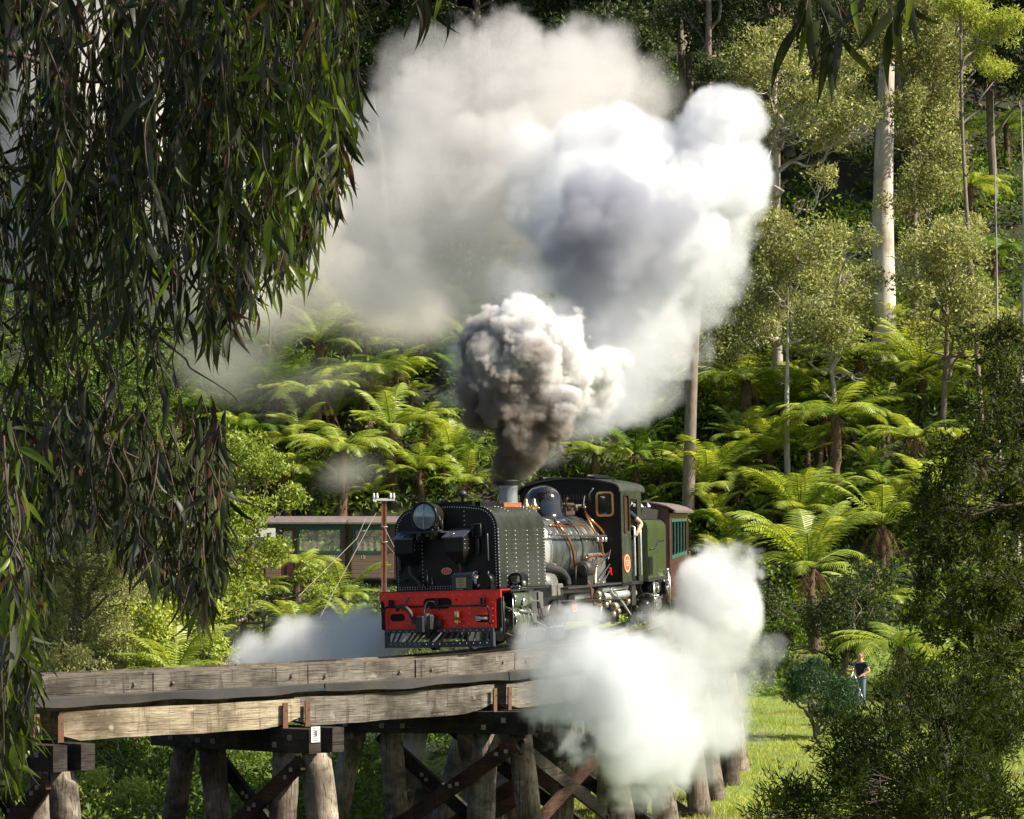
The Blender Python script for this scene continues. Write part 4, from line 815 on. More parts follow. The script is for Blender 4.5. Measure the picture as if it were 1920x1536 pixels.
def person(loc, rz, label, pose, shirtc, trousc, hairc, long_trousers=True):
    root = bpy.data.objects.new('person', None); COL.objects.link(root); root.location = loc; root.rotation_euler = (0, 0, rz)
    tag(root, label, 'person'); J = dict(pose)
    base = dict(pelvis=(0, 0, .95, .13), waist=(0, 0, 1.08, .125), chest=(0, -.01, 1.28, .15), upper=(0, 0, 1.40, .13), neck=(0, -.01, 1.50, .058), head0=(0, -.02, 1.58, .075), head1=(0, -.01, 1.66, .095), head2=(0, 0, 1.73, .065))
    base.update(J); E_ = [('pelvis', 'waist'), ('waist', 'chest'), ('chest', 'upper'), ('upper', 'neck'), ('neck', 'head0'), ('head0', 'head1'), ('head1', 'head2')]
    for s_ in 'LR':
        sx = .19 if s_ == 'L' else -.19
        base.setdefault('sh'+s_, (sx, 0, 1.41, .062)); base.setdefault('el'+s_, (sx*1.3, .02, 1.13, .046)); base.setdefault('wr'+s_, (sx*1.25, -.1, .9, .032))
        w = Vector(base['wr'+s_][:3]); e = Vector(base['el'+s_][:3]); d = (w-e).normalized(); side = d.cross(Vector((0, 0, 1))); side = side.normalized() if side.length > .1 else Vector((0, 1, 0))
        base['pm'+s_] = (*(w+d*.055), .036); E_ += [('upper', 'sh'+s_), ('sh'+s_, 'el'+s_), ('el'+s_, 'wr'+s_), ('wr'+s_, 'pm'+s_)]
        for k, (o_, l) in enumerate(((-.03, .062), (-.01, .075), (.012, .07), (.032, .055))):
            a = w+d*.08+side*o_; b = a+d*l*.55+side*o_*.2; c = b+d*l*.4-Vector((0, 0, .018))
            base[f'f{k}a'+s_] = (*a, .0095); base[f'f{k}b'+s_] = (*b, .009); base[f'f{k}c'+s_] = (*c, .008); E_ += [('pm'+s_, f'f{k}a'+s_), (f'f{k}a'+s_, f'f{k}b'+s_), (f'f{k}b'+s_, f'f{k}c'+s_)]
        a = w+d*.03-side*.04; b = a+d*.04-side*.025; base['ta'+s_] = (*a, .012); base['tb'+s_] = (*b, .010); E_ += [('wr'+s_, 'ta'+s_), ('ta'+s_, 'tb'+s_)]
        base.setdefault('hip'+s_, (sx*.52, 0, .90, .095)); base.setdefault('kn'+s_, (sx*.6, -.02, .49, .062)); base.setdefault('an'+s_, (sx*.6, .03, .09, .042)); base.setdefault('to'+s_, (sx*.7, -.14, .04, .036))
        E_ += [('pelvis', 'hip'+s_), ('hip'+s_, 'kn'+s_), ('kn'+s_, 'an'+s_), ('an'+s_, 'to'+s_)]
    hd = Vector(base['head1'][:3])
    body = skinbody('body', base, E_, skin_m, root)
    def face(name, vs, m): 
        mb = MB()
        for c, r_, n_ in vs: mb.lathe([(r_*math.sin(t), -r_*math.cos(t)) for t in np.linspace(.01, math.pi-.01, 7)], c, 'z', n_)
        me = mb; o = bpy.data.meshes.new(name); o.from_pydata([tuple(v) for v in mb.v], [], mb.f); o.materials.append(m); ob = bpy.data.objects.new(name, o); return put(ob, root)
    face('nose', [((hd.x, hd.y-.10, hd.z-.02), .016, 8)], skin_m)
    face('ears', [((hd.x+.09, hd.y+.01, hd.z-.02), .022, 8), ((hd.x-.09, hd.y+.01, hd.z-.02), .022, 8)], skin_m)
    face('eyes', [((hd.x+.032, hd.y-.088, hd.z+.005), .011, 8), ((hd.x-.032, hd.y-.088, hd.z+.005), .011, 8)], mat('eye_dark', (.03, .02, .015), rough=.2))
    mb = MB(); mb.box(hd.x-.025, hd.x+.025, hd.y-.095, hd.y-.08, hd.z-.062, hd.z-.052); me = bpy.data.meshes.new('mouth'); me.from_pydata([tuple(v) for v in mb.v], [], mb.f); me.materials.append(mat('lip', (.42, .16, .13), rough=.5)); put(bpy.data.objects.new('mouth', me), root)
    hm_ = mat('hair_'+str(hairc[0]), hairc, rough=.6)
    skinbody('hair', dict(a=(hd.x, hd.y+.035, hd.z-.02, .088), b=(hd.x, hd.y+.025, hd.z+.05, .098), c=(hd.x, hd.y-.02, hd.z+.085, .07)), [('a', 'b'), ('b', 'c')], hm_, root)
    k = {n_: (*base[n_][:3], base[n_][3]*f) for n_, f in (('pelvis', 1.12), ('waist', 1.1), ('chest', 1.08), ('upper', 1.08), ('shL', 1.2), ('shR', 1.2))}
    for s_ in 'LR':
        a, b = Vector(base['sh'+s_][:3]), Vector(base['el'+s_][:3]); q = a+(b-a)*.6; k['sl'+s_] = (*q, .062)
    skinbody('shirt', k, [('pelvis', 'waist'), ('waist', 'chest'), ('chest', 'upper'), ('upper', 'shL'), ('upper', 'shR'), ('shL', 'slL'), ('shR', 'slR')], mat('shirt_'+str(shirtc[0]), shirtc, rough=.9), root)
    k = {n_: (*base[n_][:3], base[n_][3]*f) for n_, f in (('pelvis', 1.16), ('hipL', 1.08), ('hipR', 1.08), ('knL', 1.2), ('knR', 1.2), ('anL', 1.35), ('anR', 1.35))}
    skinbody('trousers', k, [('pelvis', 'hipL'), ('pelvis', 'hipR'), ('hipL', 'knL'), ('hipR', 'knR'), ('knL', 'anL'), ('knR', 'anR')], mat('trousers_'+str(trousc[0]), trousc, rough=.9), root)
    for s_ in 'LR': skinbody('shoe', dict(a=(*base['an'+s_][:2], .05, .05), b=(*base['to'+s_][:2], .035, .045)), [('a', 'b')], mat('shoe_dark', (.03, .03, .03), rough=.7), root)
    return root
# photographer at the meadow's edge
YP = 76; gp = P(1614, 1300, YP); zg = 2.5+(965-1221)/FPX*YP-1.79
PER = (gp.x, YP, zg)
person((gp.x, YP, zg), R(-50), 'person in a dark shirt and blue jeans watching from the meadow edge beside a tripod', dict(elL=(.33, .04, 1.16, .046), wrL=(.22, -.18, 1.05, .034), elR=(-.24, -.08, 1.15, .046), wrR=(-.16, -.28, 1.2, .033)), (.012, .014, .03), (.12, .17, .23), (.22, .10, .05))
q = P(1600, 1290, YP-.6); tr = thing('camera_tripod', (q.x, YP-.6, zg), 'spread silver tripod with a small camera on top, beside the person on the meadow', 'tripod')
mb_ = lambda: MB(Matrix.Translation((q.x, YP-.6, zg)))
for a in (200, -20, 80):
    mb = mb_(); d = Vector((math.cos(R(a))*.42, math.sin(R(a))*.42, 0)); mb.tube([(0, 0, 1.2), d*.5+Vector((0, 0, .6))], .016, 6); mb.tube([d*.45+Vector((0, 0, .66)), d], .011, 6); mb.lathe([(.024, 0), (.024, .04)], d*.5+Vector((0, 0, .58)), 'z', 8); mb.lathe([(.02, 0), (.02, .03)], d, 'z', 8); mb.build('leg', steel, tr)
mb = mb_(); mb.tube([(0, 0, 1.0), (0, 0, 1.34)], .014, 6); mb.lathe([(.03, 1.3), (.035, 1.36)], (0, 0, 0), 'z', 8); mb.build('centre_column', steel, tr)
cm = thing('photo_camera', (q.x, YP-.6, zg+1.36), 'small black camera mounted on top of the silver tripod', 'camera')
mb = mb_(); mb.box(-.05, .05, -.07, .07, 1.361, 1.46, .01); mb.build('housing', blk2, cm); mb = mb_(); mb.lathe([(.035, -.16), (.032, -.05)], (0, 0, 1.41), 'x', 12); mb.build('lens', blk, cm)
# engine driver leaning on the cab door
q = B @ Vector((.80, c0+1.0, 0)); zc = (B @ Vector((.80, c0+1.0, 1.06))).z
person((q.x, q.y, zc), R(-19), 'engine driver in dark overalls in the cab doorway, bare arm over the door', dict(elR=(-.2, -.25, 1.15, .046), wrR=(-.1, -.4, 1.2, .034), shL=(.19, 0, 1.50, .062), elL=(.42, .10, 1.27, .055), wrL=(.40, -.16, 1.10, .040)), (.015, .017, .03), (.02, .022, .04), (.05, .03, .02))

# ---------------------------------------------------------------- carriages
maroon = mat('maroon_paint', (.07, .024, .022), (.10, .034, .032), rough=.4, scale=3, coat=.2)
brownp = mat('brown_carriage_paint', (.17, .12, .08), (.22, .16, .11), rough=.45, scale=3, stretch=(1, 1, 8), coat=.15)
roofm = mat('mauve_grey_roof', (.13, .10, .095), (.18, .145, .135), rough=.6, scale=3)
greenc = mat('green_canvas', (.02, .08, .06), (.04, .13, .095), rough=.6, scale=8)
creamw = mat('inside_cream', (.60, .46, .26), (.70, .56, .36), rough=.7, scale=4)
plast = bpy.data.materials.new('clear_blind'); plast.use_nodes = True; _t = plast.node_tree; _b = _t.nodes['Principled BSDF']; _b.inputs['Base Color'].default_value = (.62, .58, .50, 1); _b.inputs['Roughness'].default_value = .18
_a = _t.nodes.new('ShaderNodeBsdfTransparent'); _m = _t.nodes.new('ShaderNodeMixShader'); _m.inputs[0].default_value = .34; _t.links.new(_a.outputs[0], _m.inputs[1]); _t.links.new(_b.outputs[0], _m.inputs[2]); _t.links.new(_m.outputs[0], _t.nodes['Material Output'].inputs[0])
greend = mat('dark_green_frame', (.018, .06, .045), (.03, .09, .065), rough=.5, scale=8)
lettm = mat('pale_lettering', (.62, .6, .52), rough=.6)
def carriage(M, L, label, wins, doors, txt, roofz=2.62, side=1, boards=True, end_m=maroon, name='railway_carriage', z0=.62, blinds=True, txtx=.9, board_m=None):
    """M: frame with origin at rail level below the front end, y runs back along the car; the detailed side is x>0"""
    o = M @ Vector((0, L/2, 0)); root = thing(name, o, label, 'carriage', 'carriages of the train' )
    hw = 1.0*side; ez = 2.62
    # roof
    mb = MB(M); pr = [(-1.14+2.28*k/12, ez+.34*math.sqrt(max(0, 1-((-1.14+2.28*k/12)/1.2)**2))) for k in range(13)]
    pr2 = [(x, z-.03) for x, z in pr][::-1]; pl = pr+pr2; n = len(pl)
    mb.add([(x, -.12, z) for x, z in pl]+[(x, L+.12, z) for x, z in pl], [(j, (j+1) % n, n+(j+1) % n, n+j) for j in range(n)]+[(j, j+1, n-2-j, n-1-j) for j in range(12)]+[(n+j, n+j+1, 2*n-2-j, 2*n-1-j) for j in range(12)])
    rf = mb.build('roof', roofm, root)
    mb = MB(M); mb.box(min(1.10*side, 1.15*side), max(1.10*side, 1.15*side), -.12, L+.12, ez+.04, ez+.09); mb.box(-.01, .01, L*.32, L*.34, 2.95, 3.02); mb.lathe([(.05, 2.95), (.05, 3.02), (.09, 3.04), (.0, 3.1)], (0, L*.3, 0), 'z', 10); mb.build('gutter', boltm, rf)
    # boarded lower side, split at doors, single boards
    wz0, wz1 = 1.55, 2.50
    segs = []; y = 0
    for a, b in sorted(doors): segs.append((y, a)); y = b
    segs.append((y, L))
    bt = [z0+.0, z0+.155, z0+.31, z0+.465, z0+.62, z0+.775, wz0]
    for a, b in segs:
        for za, zb in zip(bt[:-1], bt[1:]):
            mb = MB(M); mb.box(min(hw, hw-.03*side), max(hw, hw-.03*side), a, b, za+.006, zb-.003, .005); mb.build('board', board_m or brownp, root)
    mb = MB(M); mb.box(min(hw, hw-.03*side), max(hw, hw-.03*side), 0, L, wz1, ez+.03); mb.build('letterboard', board_m or greend, root)
    # windows between pillars
    for a, b in wins:
        mb = MB(M); mb.plate([(a, wz0), (a, wz1), (b, wz1), (b, wz0)], min(hw, hw+.02*side), max(hw, hw+.02*side), [rrect(a+.07, b-.07, wz0+.09, wz1-.06, .05, 3)], 'yz'); w = mb.build('window', greenc if not blinds else greend, root)
        if blinds:
            mb = MB(M); nn = 24; vs = []; rb = random.Random(int(a*10)+3)
            for k in range(nn+1):
                y = a+.10+(b-a-.2)*k/nn
                for z in (wz0+.1, (wz0+wz1)/2, wz1-.08): vs.append(((hw-.012*side)+.012*side*math.sin(k*1.3+z*3)+rb.uniform(-.006, .006), y, z))
            mb.add(vs, [(k*3+j, (k+1)*3+j, (k+1)*3+j+1, k*3+j+1) for k in range(nn) for j in range(2)], True); mb.build('clear_blind', plast, w)
        for f in (.33, .66):
            mb = MB(M); mb.box(min(hw-.05*side, hw-.09*side), max(hw-.05*side, hw-.09*side), a+.1, b-.1, wz0+f*.95-.012, wz0+f*.95+.012); mb.build('window_bar', maroon, w)
    for a, b in doors:
        mb = MB(M); mb.plate([(a, z0), (a, wz1), (b, wz1), (b, z0)], min(hw-.02*side, hw-.05*side), max(hw-.02*side, hw-.05*side), [rrect(a+.09, b-.09, wz0+.02, wz1-.1, .03, 3)], 'yz'); d = mb.build('door', maroon, root)
        mb = MB(M); mb.box(min(hw-.06*side, hw-.065*side), max(hw-.06*side, hw-.065*side), a+.08, b-.08, wz0, wz1-.08); mb.build('pane', plast, d)
        mb = MB(M); mb.tube([((1.02)*side, b-.05, 1.3), ((1.05)*side, b-.05, 1.32), ((1.05)*side, b-.05, 1.6), (1.02*side, b-.05, 1.62)], .01, 5); mb.build('handle', brass, d)
    # pillars wherever neither window nor door
    cuts = sorted(wins+doors); y = 0
    for a, b in cuts+[(L, L)]:
        if a-y > .02: mb = MB(M); mb.box(min(hw, hw-.04*side), max(hw, hw-.04*side), y, a, wz0, wz1); mb.build('pillar', maroon, root)
        y = b
    # far side, ends, floor
    mb = MB(M); mb.box(min(-hw, -hw+.03*side), max(-hw, -hw+.03*side), 0, L, z0, wz0); mb.box(min(-hw, -hw+.03*side), max(-hw, -hw+.03*side), 0, L, wz1, ez+.03)
    y = 0
    while y < L: mb.box(min(-hw, -hw+.03*side), max(-hw, -hw+.03*side), y, min(y+.16, L), wz0, wz1); y += 1.3
    mb.build('far_side', creamw, root)
    mb = MB(M); E0 = [(-1.0, z0), (-1.0, ez)]+[(x, z-.035) for x, z in pr if abs(x) < 1.0]+[(1.0, ez), (1.0, z0)]
    mb.plate(E0[::-1], 0, .04); mb.plate(E0[::-1], L-.04, L); en = mb.build('end_panel', end_m, root)
    mb = MB(M); mb.box(-1.0, 1.0, 0, L, z0-.12, z0); mb.box(-.35, .35, .4, L-.4, z0-.3, z0-.12)
    for yy in (L*.25, L*.5, L*.75): mb.box(-1.0, 1.0, yy-.03, yy+.03, z0+.0, z0+.45)
    mb.build('underframe', blk2, root)
    mb = MB(M); mb.tube([(.96*side, L*.2, z0-.12), (.96*side, L*.33, z0-.32), (.96*side, L*.67, z0-.32), (.96*side, L*.8, z0-.12)], .02, 6); mb.box(min(.95*side, 1.15*side), max(.95*side, 1.15*side), .1, L-.1, z0-.05, z0-.02); mb.build('footboard', blk2, root)
    for yb in (1.3, L-1.3):
        mb = MB(M)
        for x in (-.62, .62): mb.box(x-.03, x+.03, yb-.85, yb+.85, .26, .44)
        mb.box(-.65, .65, yb-.2, yb+.2, .3, .5)
        for dy in (-.55, .55):
            for x in (-.62, .62): mb.box(x-.07, x+.07, yb+dy-.09, yb+dy+.09, .18, .36)
        bg = mb.build('bogie', blk2, root)
        for dy in (-.55, .55):
            for x in (-.42, .42): mb = MB(M); mb.lathe([(.0, -.03), (.2, -.02), (.25, -.04), (.27, -.04), (.27, .04), (.25, .04), (.0, .03)], (x, yb+dy, .26), 'x', 20); mb.build('wheel', boltm, bg)
    if txt:
        Mx = M @ Matrix.Translation((hw+.006*side, txtx, 1.40)) @ (Matrix.Rotation(R(90 if side > 0 else -90), 4, 'Z')) @ Matrix.Rotation(R(90), 4, 'X')
        textmesh(txt, .20, Mx, .002, lettm, root, 'lettering')
    return root
# first vehicle behind the locomotive
q = RR @ Vector((0, 3.55, 0)); VM = frame((q.x+.12, q.y, ZR-.04), 7.0, .5)
wv = [(.7+1.45*k, .7+1.45*k+1.3) for k in range(5)]
carriage(VM, 9.0, 'maroon ended carriage with green canvas blinds coupled directly behind the locomotive', wv, [(8.1, 8.75)], None, end_m=maroon, blinds=False, board_m=maroon)
# ladder rail on its side
# two carriages on the far bank, seen from the side
YC = 92
def cm_at(pxe, heading, side, Y): q = P(pxe, HZ, Y); return frame((q.x, Y, -.52), heading, 0)
# right one: its left end stands at x=660, and it runs to the right
MR = cm_at(664, 93, 1, YC)
carriage(MR, 9.0, 'brown carriage with green window frames on the far bank, partly behind the locomotive tank', [(.08, 1.45), (2.35, 3.6), (3.75, 5.1), (5.25, 6.6), (6.75, 8.7)], [(1.62, 2.15)], '15', side=1, txtx=.45)
ML = frame(tuple((P(654, HZ, YC+.1).x, YC+.1, -.52)), -88, 0)
carriage(ML, 9.0, 'brown carriage on the far bank whose left part disappears behind sunlit shrubs', [(.15, 1.85), (2.6, 4.1), (4.2, 5.7), (5.8, 7.3), (7.4, 8.8)], [(1.95, 2.5)], '21 NBH', side=-1, txtx=.75)
# ---------------------------------------------------------------- telegraph pole
YT = 79; q = P(720, HZ, YT); zb_ = Tz(q.x, YT)
pole = thing('telegraph_pole', (q.x, YT, zb_), 'rust brown telegraph pole with a white crossarm and four white insulators', 'telegraph pole')
zt_ = P(720, 934, YT).z; rb_ = mat('red_oxide_rail', (.30, .115, .06), (.22, .08, .04), rough=.6, scale=5, stretch=(1, 1, .3))
mb = MB(Matrix.Translation((q.x, YT, 0))); mb.box(-.085, -.03, -.05, .05, zb_, zt_); mb.box(.03, .085, -.05, .05, zb_, zt_); mb.box(-.03, .03, -.012, .012, zb_, zt_-.02)
for z in np.arange(zb_+1, zt_, .5): mb.lathe([(.02, -.06), (.02, -.045)], (-.055, 0, z), 'y', 8); mb.lathe([(.02, -.06), (.02, -.045)], (.055, 0, z), 'y', 8)
mb.build('post', rb_, pole)
wh = mat('white_porcelain', (.82, .82, .80), rough=.3, coat=.4)
mb = MB(Matrix.Translation((q.x, YT, 0))); mb.box(-.36, .36, -.09, -.055, zt_-.09, zt_-.01); mb.box(-.34, -.24, -.1, .0, zt_-.13, zt_-.09); arm = mb.build('crossarm', mat('white_paint', (.72, .72, .70), rough=.5), pole)
for x in (-.33, -.22, .22, .33):
    mb = MB(Matrix.Translation((q.x, YT, 0))); mb.lathe([(.022, 0), (.04, .02), (.042, .08), (.028, .1), (.034, .13), (.02, .17), (.0, .175)], (x, -.07, zt_-.01), 'z', 12); mb.build('insulator', wh, pole)
wm = mat('pale_wire', (.34, .30, .26), rough=.5, metal=.3)
def wire(name, a, b, r, lab, sag=0, m=None):
    mb = MB(); pts = [a+(b-a)*k/10-Vector((0, 0, sag*4*(k/10)*(1-k/10))) for k in range(11)]; mb.tube(pts, r, 5)
    o = mb.build(name, m or wm, None); tag(o, lab, 'wire'); return topmesh(o)
wire('stay_wire', P(720, 988, YT-.1), P(770, 1088, YT-3), 0.0112, 'pale stay wire slanting down to the right from the upper clamp of the telegraph pole')
wire('stay_wire', P(722, 1018, YT-.1), P(760, 1062, YT-2), 0.0098, 'short pale stay wire starting at the middle clamp of the telegraph pole')
wire('stay_wire', P(705, 962, YT-2), P(600, 1158, YT-9), 0.0091, 'long steep stay wire crossing in front of the gap between the brown carriages')
wire('stay_wire', P(688, 968, YT-2), P(668, 1012, YT-4), 0.0084, 'short pale wire above the crossing of the stays')
wire('stay_wire', P(668, 1011, YT-4), P(560, 1118, YT-9), 0.0091, 'flatter stay wire running down left in front of the brown carriage')
wire('line_wire', P(703, 932, YT), P(560, 945, YT+10), 0.0070, 'thin dark line wire running left from the white insulators', .25, blk2)
mb = MB(); q2 = P(720, 988, YT-.06); q3 = P(720, 1017, YT-.06); mb.tube([q2+Vector((-.12, 0, 0)), q2+Vector((.12, 0, 0))], .02, 6); mb.tube([q3+Vector((-.12, 0, -.02)), q3+Vector((.12, 0, .02))], .02, 6); mb.build('stay_clamp', wm, pole)
# white board half hidden in the shrubs
YS = 84.2; barkpost = mat('dark_post', (.06, .045, .03), rough=.9); q = P(500, 999, YS); sg = thing('white_sign_board', (q.x, YS, Tz(q.x, YS)), 'blank white sign board standing half hidden among the shrubs left of the carriages', 'sign')
mb = MB(); mb.box(q.x-.40, q.x+.30, YS, YS+.04, q.z-.15, q.z+.16); mb.build('board', mat('white_board', (.85, .85, .84), rough=.5), sg)
mb = MB(); mb.box(q.x-.12, q.x-.05, YS+.045, YS+.12, Tz(q.x, YS), q.z+.1); mb.build('post', barkpost, sg)
# ---------------------------------------------------------------- vegetation
NR = np.random.default_rng(11)
fernA = leafmat('fern_green', (.17, .27, .03), (.56, .64, .13), trans=.5, tcol=(1.12, 1.0, .5), rough=.4, gloss=.5)
fernB = leafmat('fern_dry', (.12, .065, .03), (.30, .19, .10), trans=.25, rough=.8)
wattle = leafmat('olive_leaves', (.12, .15, .045), (.66, .67, .30), trans=.35, tcol=(1.1, 1, .5), rough=.5)
shrubm = leafmat('fresh_shrub_leaves', (.15, .23, .03), (.56, .62, .14), trans=.4, tcol=(1.1, 1, .4), rough=.45)
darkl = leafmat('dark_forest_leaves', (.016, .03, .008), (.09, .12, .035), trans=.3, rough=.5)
under = leafmat('undergrowth_leaves', (.03, .065, .010), (.24, .36, .05), trans=.35, tcol=(1.1, 1, .4), rough=.55)
fgbush = leafmat('dark_feathery_leaves', (.010, .020, .004), (.13, .17, .022), trans=.45, tcol=(1.4, 1.15, .35), rough=.5)
fgstem = leafmat('needle_shrub_leaves', (.006, .014, .004), (.065, .10, .014), trans=.45, tcol=(1.3, 1.1, .4), rough=.5, gloss=.2)
twigd = mat('dark_twigs', (.025, .018, .013), (.05, .038, .028), rough=.8, scale=10)
barkg = mat('pale_gum_bark', (.74, .68, .61), (.50, .42, .36), rough=.8, scale=2.2, stretch=(2.5, 2.5, .35), bump=.4, bscale=5, c3=(.22, .15, .11), s3=.7)
barkm = mat('grey_gum_bark', (.34, .30, .26), (.54, .49, .43), rough=.85, scale=2.5, stretch=(2.5, 2.5, .35), bump=.4, bscale=6, c3=(.12, .09, .07), s3=1)
barkd = mat('grey_brown_bark', (.13, .10, .075), (.26, .21, .16), rough=.9, scale=4, stretch=(2, 2, .5), bump=.6, bscale=8)
barkf = mat('tree_fern_trunk', (.075, .045, .03), (.16, .10, .065), rough=.95, scale=9, stretch=(1, 1, .8), bump=1, bscale=18)
def rnv(n): v = NR.normal(size=(n, 3)); return v/np.linalg.norm(v, axis=1)[:, None]
def leafcloud(pts, size, asp=.42, up=.5, droop=0, dirs=None):
    """folded four-cornered leaves at pts; returns V, F, tint"""
    n = len(pts); d = rnv(n) if dirs is None else dirs; d = d+np.array([0, 0, -droop]); d /= np.linalg.norm(d, axis=1)[:, None]
    h = rnv(n)+np.array([0, 0, up]); s = np.cross(d, h); s /= np.linalg.norm(s, axis=1)[:, None]+1e-9
    L = size*NR.uniform(.6, 1.3, n)[:, None]; w = L*asp*.5; nn = np.cross(s, d)
    a = pts; c = pts+d*L; b1 = pts+d*L*.5+s*w+nn*w*.25; b2 = pts+d*L*.5-s*w+nn*w*.25
    V = np.stack([a, b1, c, b2], 1).reshape(-1, 3); F = np.arange(n*4).reshape(n, 4); t = np.repeat(NR.beta(2, 2.2, n), 4); return V, F, t
def clump_points(c, r, n, lumps=14, flat=.8, fill=.35):
    """lumpy crown: leaves gather round sub-centres near the shell"""
    d = rnv(lumps); d[:, 2] = np.abs(d[:, 2])*NR.choice([1, 1, -.9], lumps); sc = np.array(c)+d*np.array([r, r, r*flat])*NR.uniform(.45, .9, lumps)[:, None]
    k = NR.integers(0, lumps, n); rr = r*NR.uniform(.32, .52, lumps)
    v = rnv(n)*(NR.uniform(.25, 1, n)**.5)[:, None]; p = sc[k]+v*rr[k][:, None]*np.array([1.1, 1.1, .9]); return p, v
def limb(mb, a, b, r0, r1, rng, kink=.12, n=6):
    a, b = Vector(a), Vector(b); L = (b-a).length; pts = [a]; 
    for k in range(1, n): f = k/n; pts.append(a+(b-a)*f+Vector((rng.uniform(-1, 1), rng.uniform(-1, 1), rng.uniform(-.6, 1)))*L*kink*math.sin(math.pi*f))
    pts.append(b); pts = spline(pts, 3); m_ = len(pts); mb.tube(pts, [r0+(r1-r0)*(i/(m_-1)) for i in range(m_)], 7, caps=False); return pts
def tree(name, base, top, r, clumps, leaf, bark, label, cat='tree', group=None, lsz=.13, cov=2.6, asp=.45, dead=0, branch_r=.07, lumps=14, trunk_pts=None, limb_kink=.16, up=.5):
    """clumps: list of (centre, radius). trunk base->top, limbs to every clump, crown of leaf sized faces"""
    root = thing(name, base, label, cat, group); rng = random.Random(hash(label) % 1000 if False else len(label)*7+int(abs(base[0])*13))
    mb = MB(); tp_ = spline(trunk_pts or [Vector(base)-Vector((0, 0, .3)), Vector(base)*.66+Vector(top)*.34+Vector((rng.uniform(-.2, .2), 0, 0)), Vector(base)*.33+Vector(top)*.67+Vector((rng.uniform(-.25, .25), 0, 0)), Vector(top)], 6)
    m_ = len(tp_); mb.tube(tp_, [r*(1.25 if i == 0 else 1)*(1-(.62 if clumps else .93)*(i/(m_-1))**1.3) for i in range(m_)], 14, caps=False); mb.build('trunk', bark, root)
    mb = MB(); zs = [p.z for p in tp_]
    for c, cr in clumps:
        c = Vector(c); zt = min(max(c.z-cr*1.1-rng.uniform(.2, 1.4), zs[0]+(zs[-1]-zs[0])*.25), zs[-1]); s = min(tp_, key=lambda p: abs(p.z-zt))
        e = c-Vector((0, 0, cr*.25)); pts = limb(mb, s, e, max(branch_r*min(1.3, .5+cr*.45), .02), .022, rng, limb_kink)
        for k in range(6):
            o = Vector((rng.uniform(-1, 1), rng.uniform(-1, 1), rng.uniform(-.5, .8))).normalized()*cr*rng.uniform(.6, .95); st_ = pts[rng.randint(len(pts)//2, len(pts)-1)]
            p2 = limb(mb, st_, c+o, .02, .007, rng, .2, 4)
    for k in range(dead):
        s = rng.choice(tp_[m_//3:]); o = Vector((rng.uniform(-1, 1), rng.uniform(-.6, .2), rng.uniform(-.15, .9))).normalized()*rng.uniform(.8, 2.2); p = limb(mb, s, s+o, rng.uniform(.03, .05), .012, rng, .20, 6)
        for j in range(3): q = p[rng.randint(len(p)//3, len(p)-1)]; limb(mb, q, q+Vector((rng.uniform(-1, 1), rng.uniform(-.7, .7), rng.uniform(-.5, .8)))*rng.uniform(.4, .9), .018, .006, rng, .3, 4)
    mb.build('branches', bark, root)
    P_ = []; 
    for c, cr in clumps: p, v = clump_points(c, cr, int(cov*math.pi*cr*cr/(lsz*lsz*asp*.5)), lumps); P_.append(p)
    if P_: V, F, t = leafcloud(np.concatenate(P_), lsz, asp, up); quads('crown', V, F, leaf, root, t)
    return root

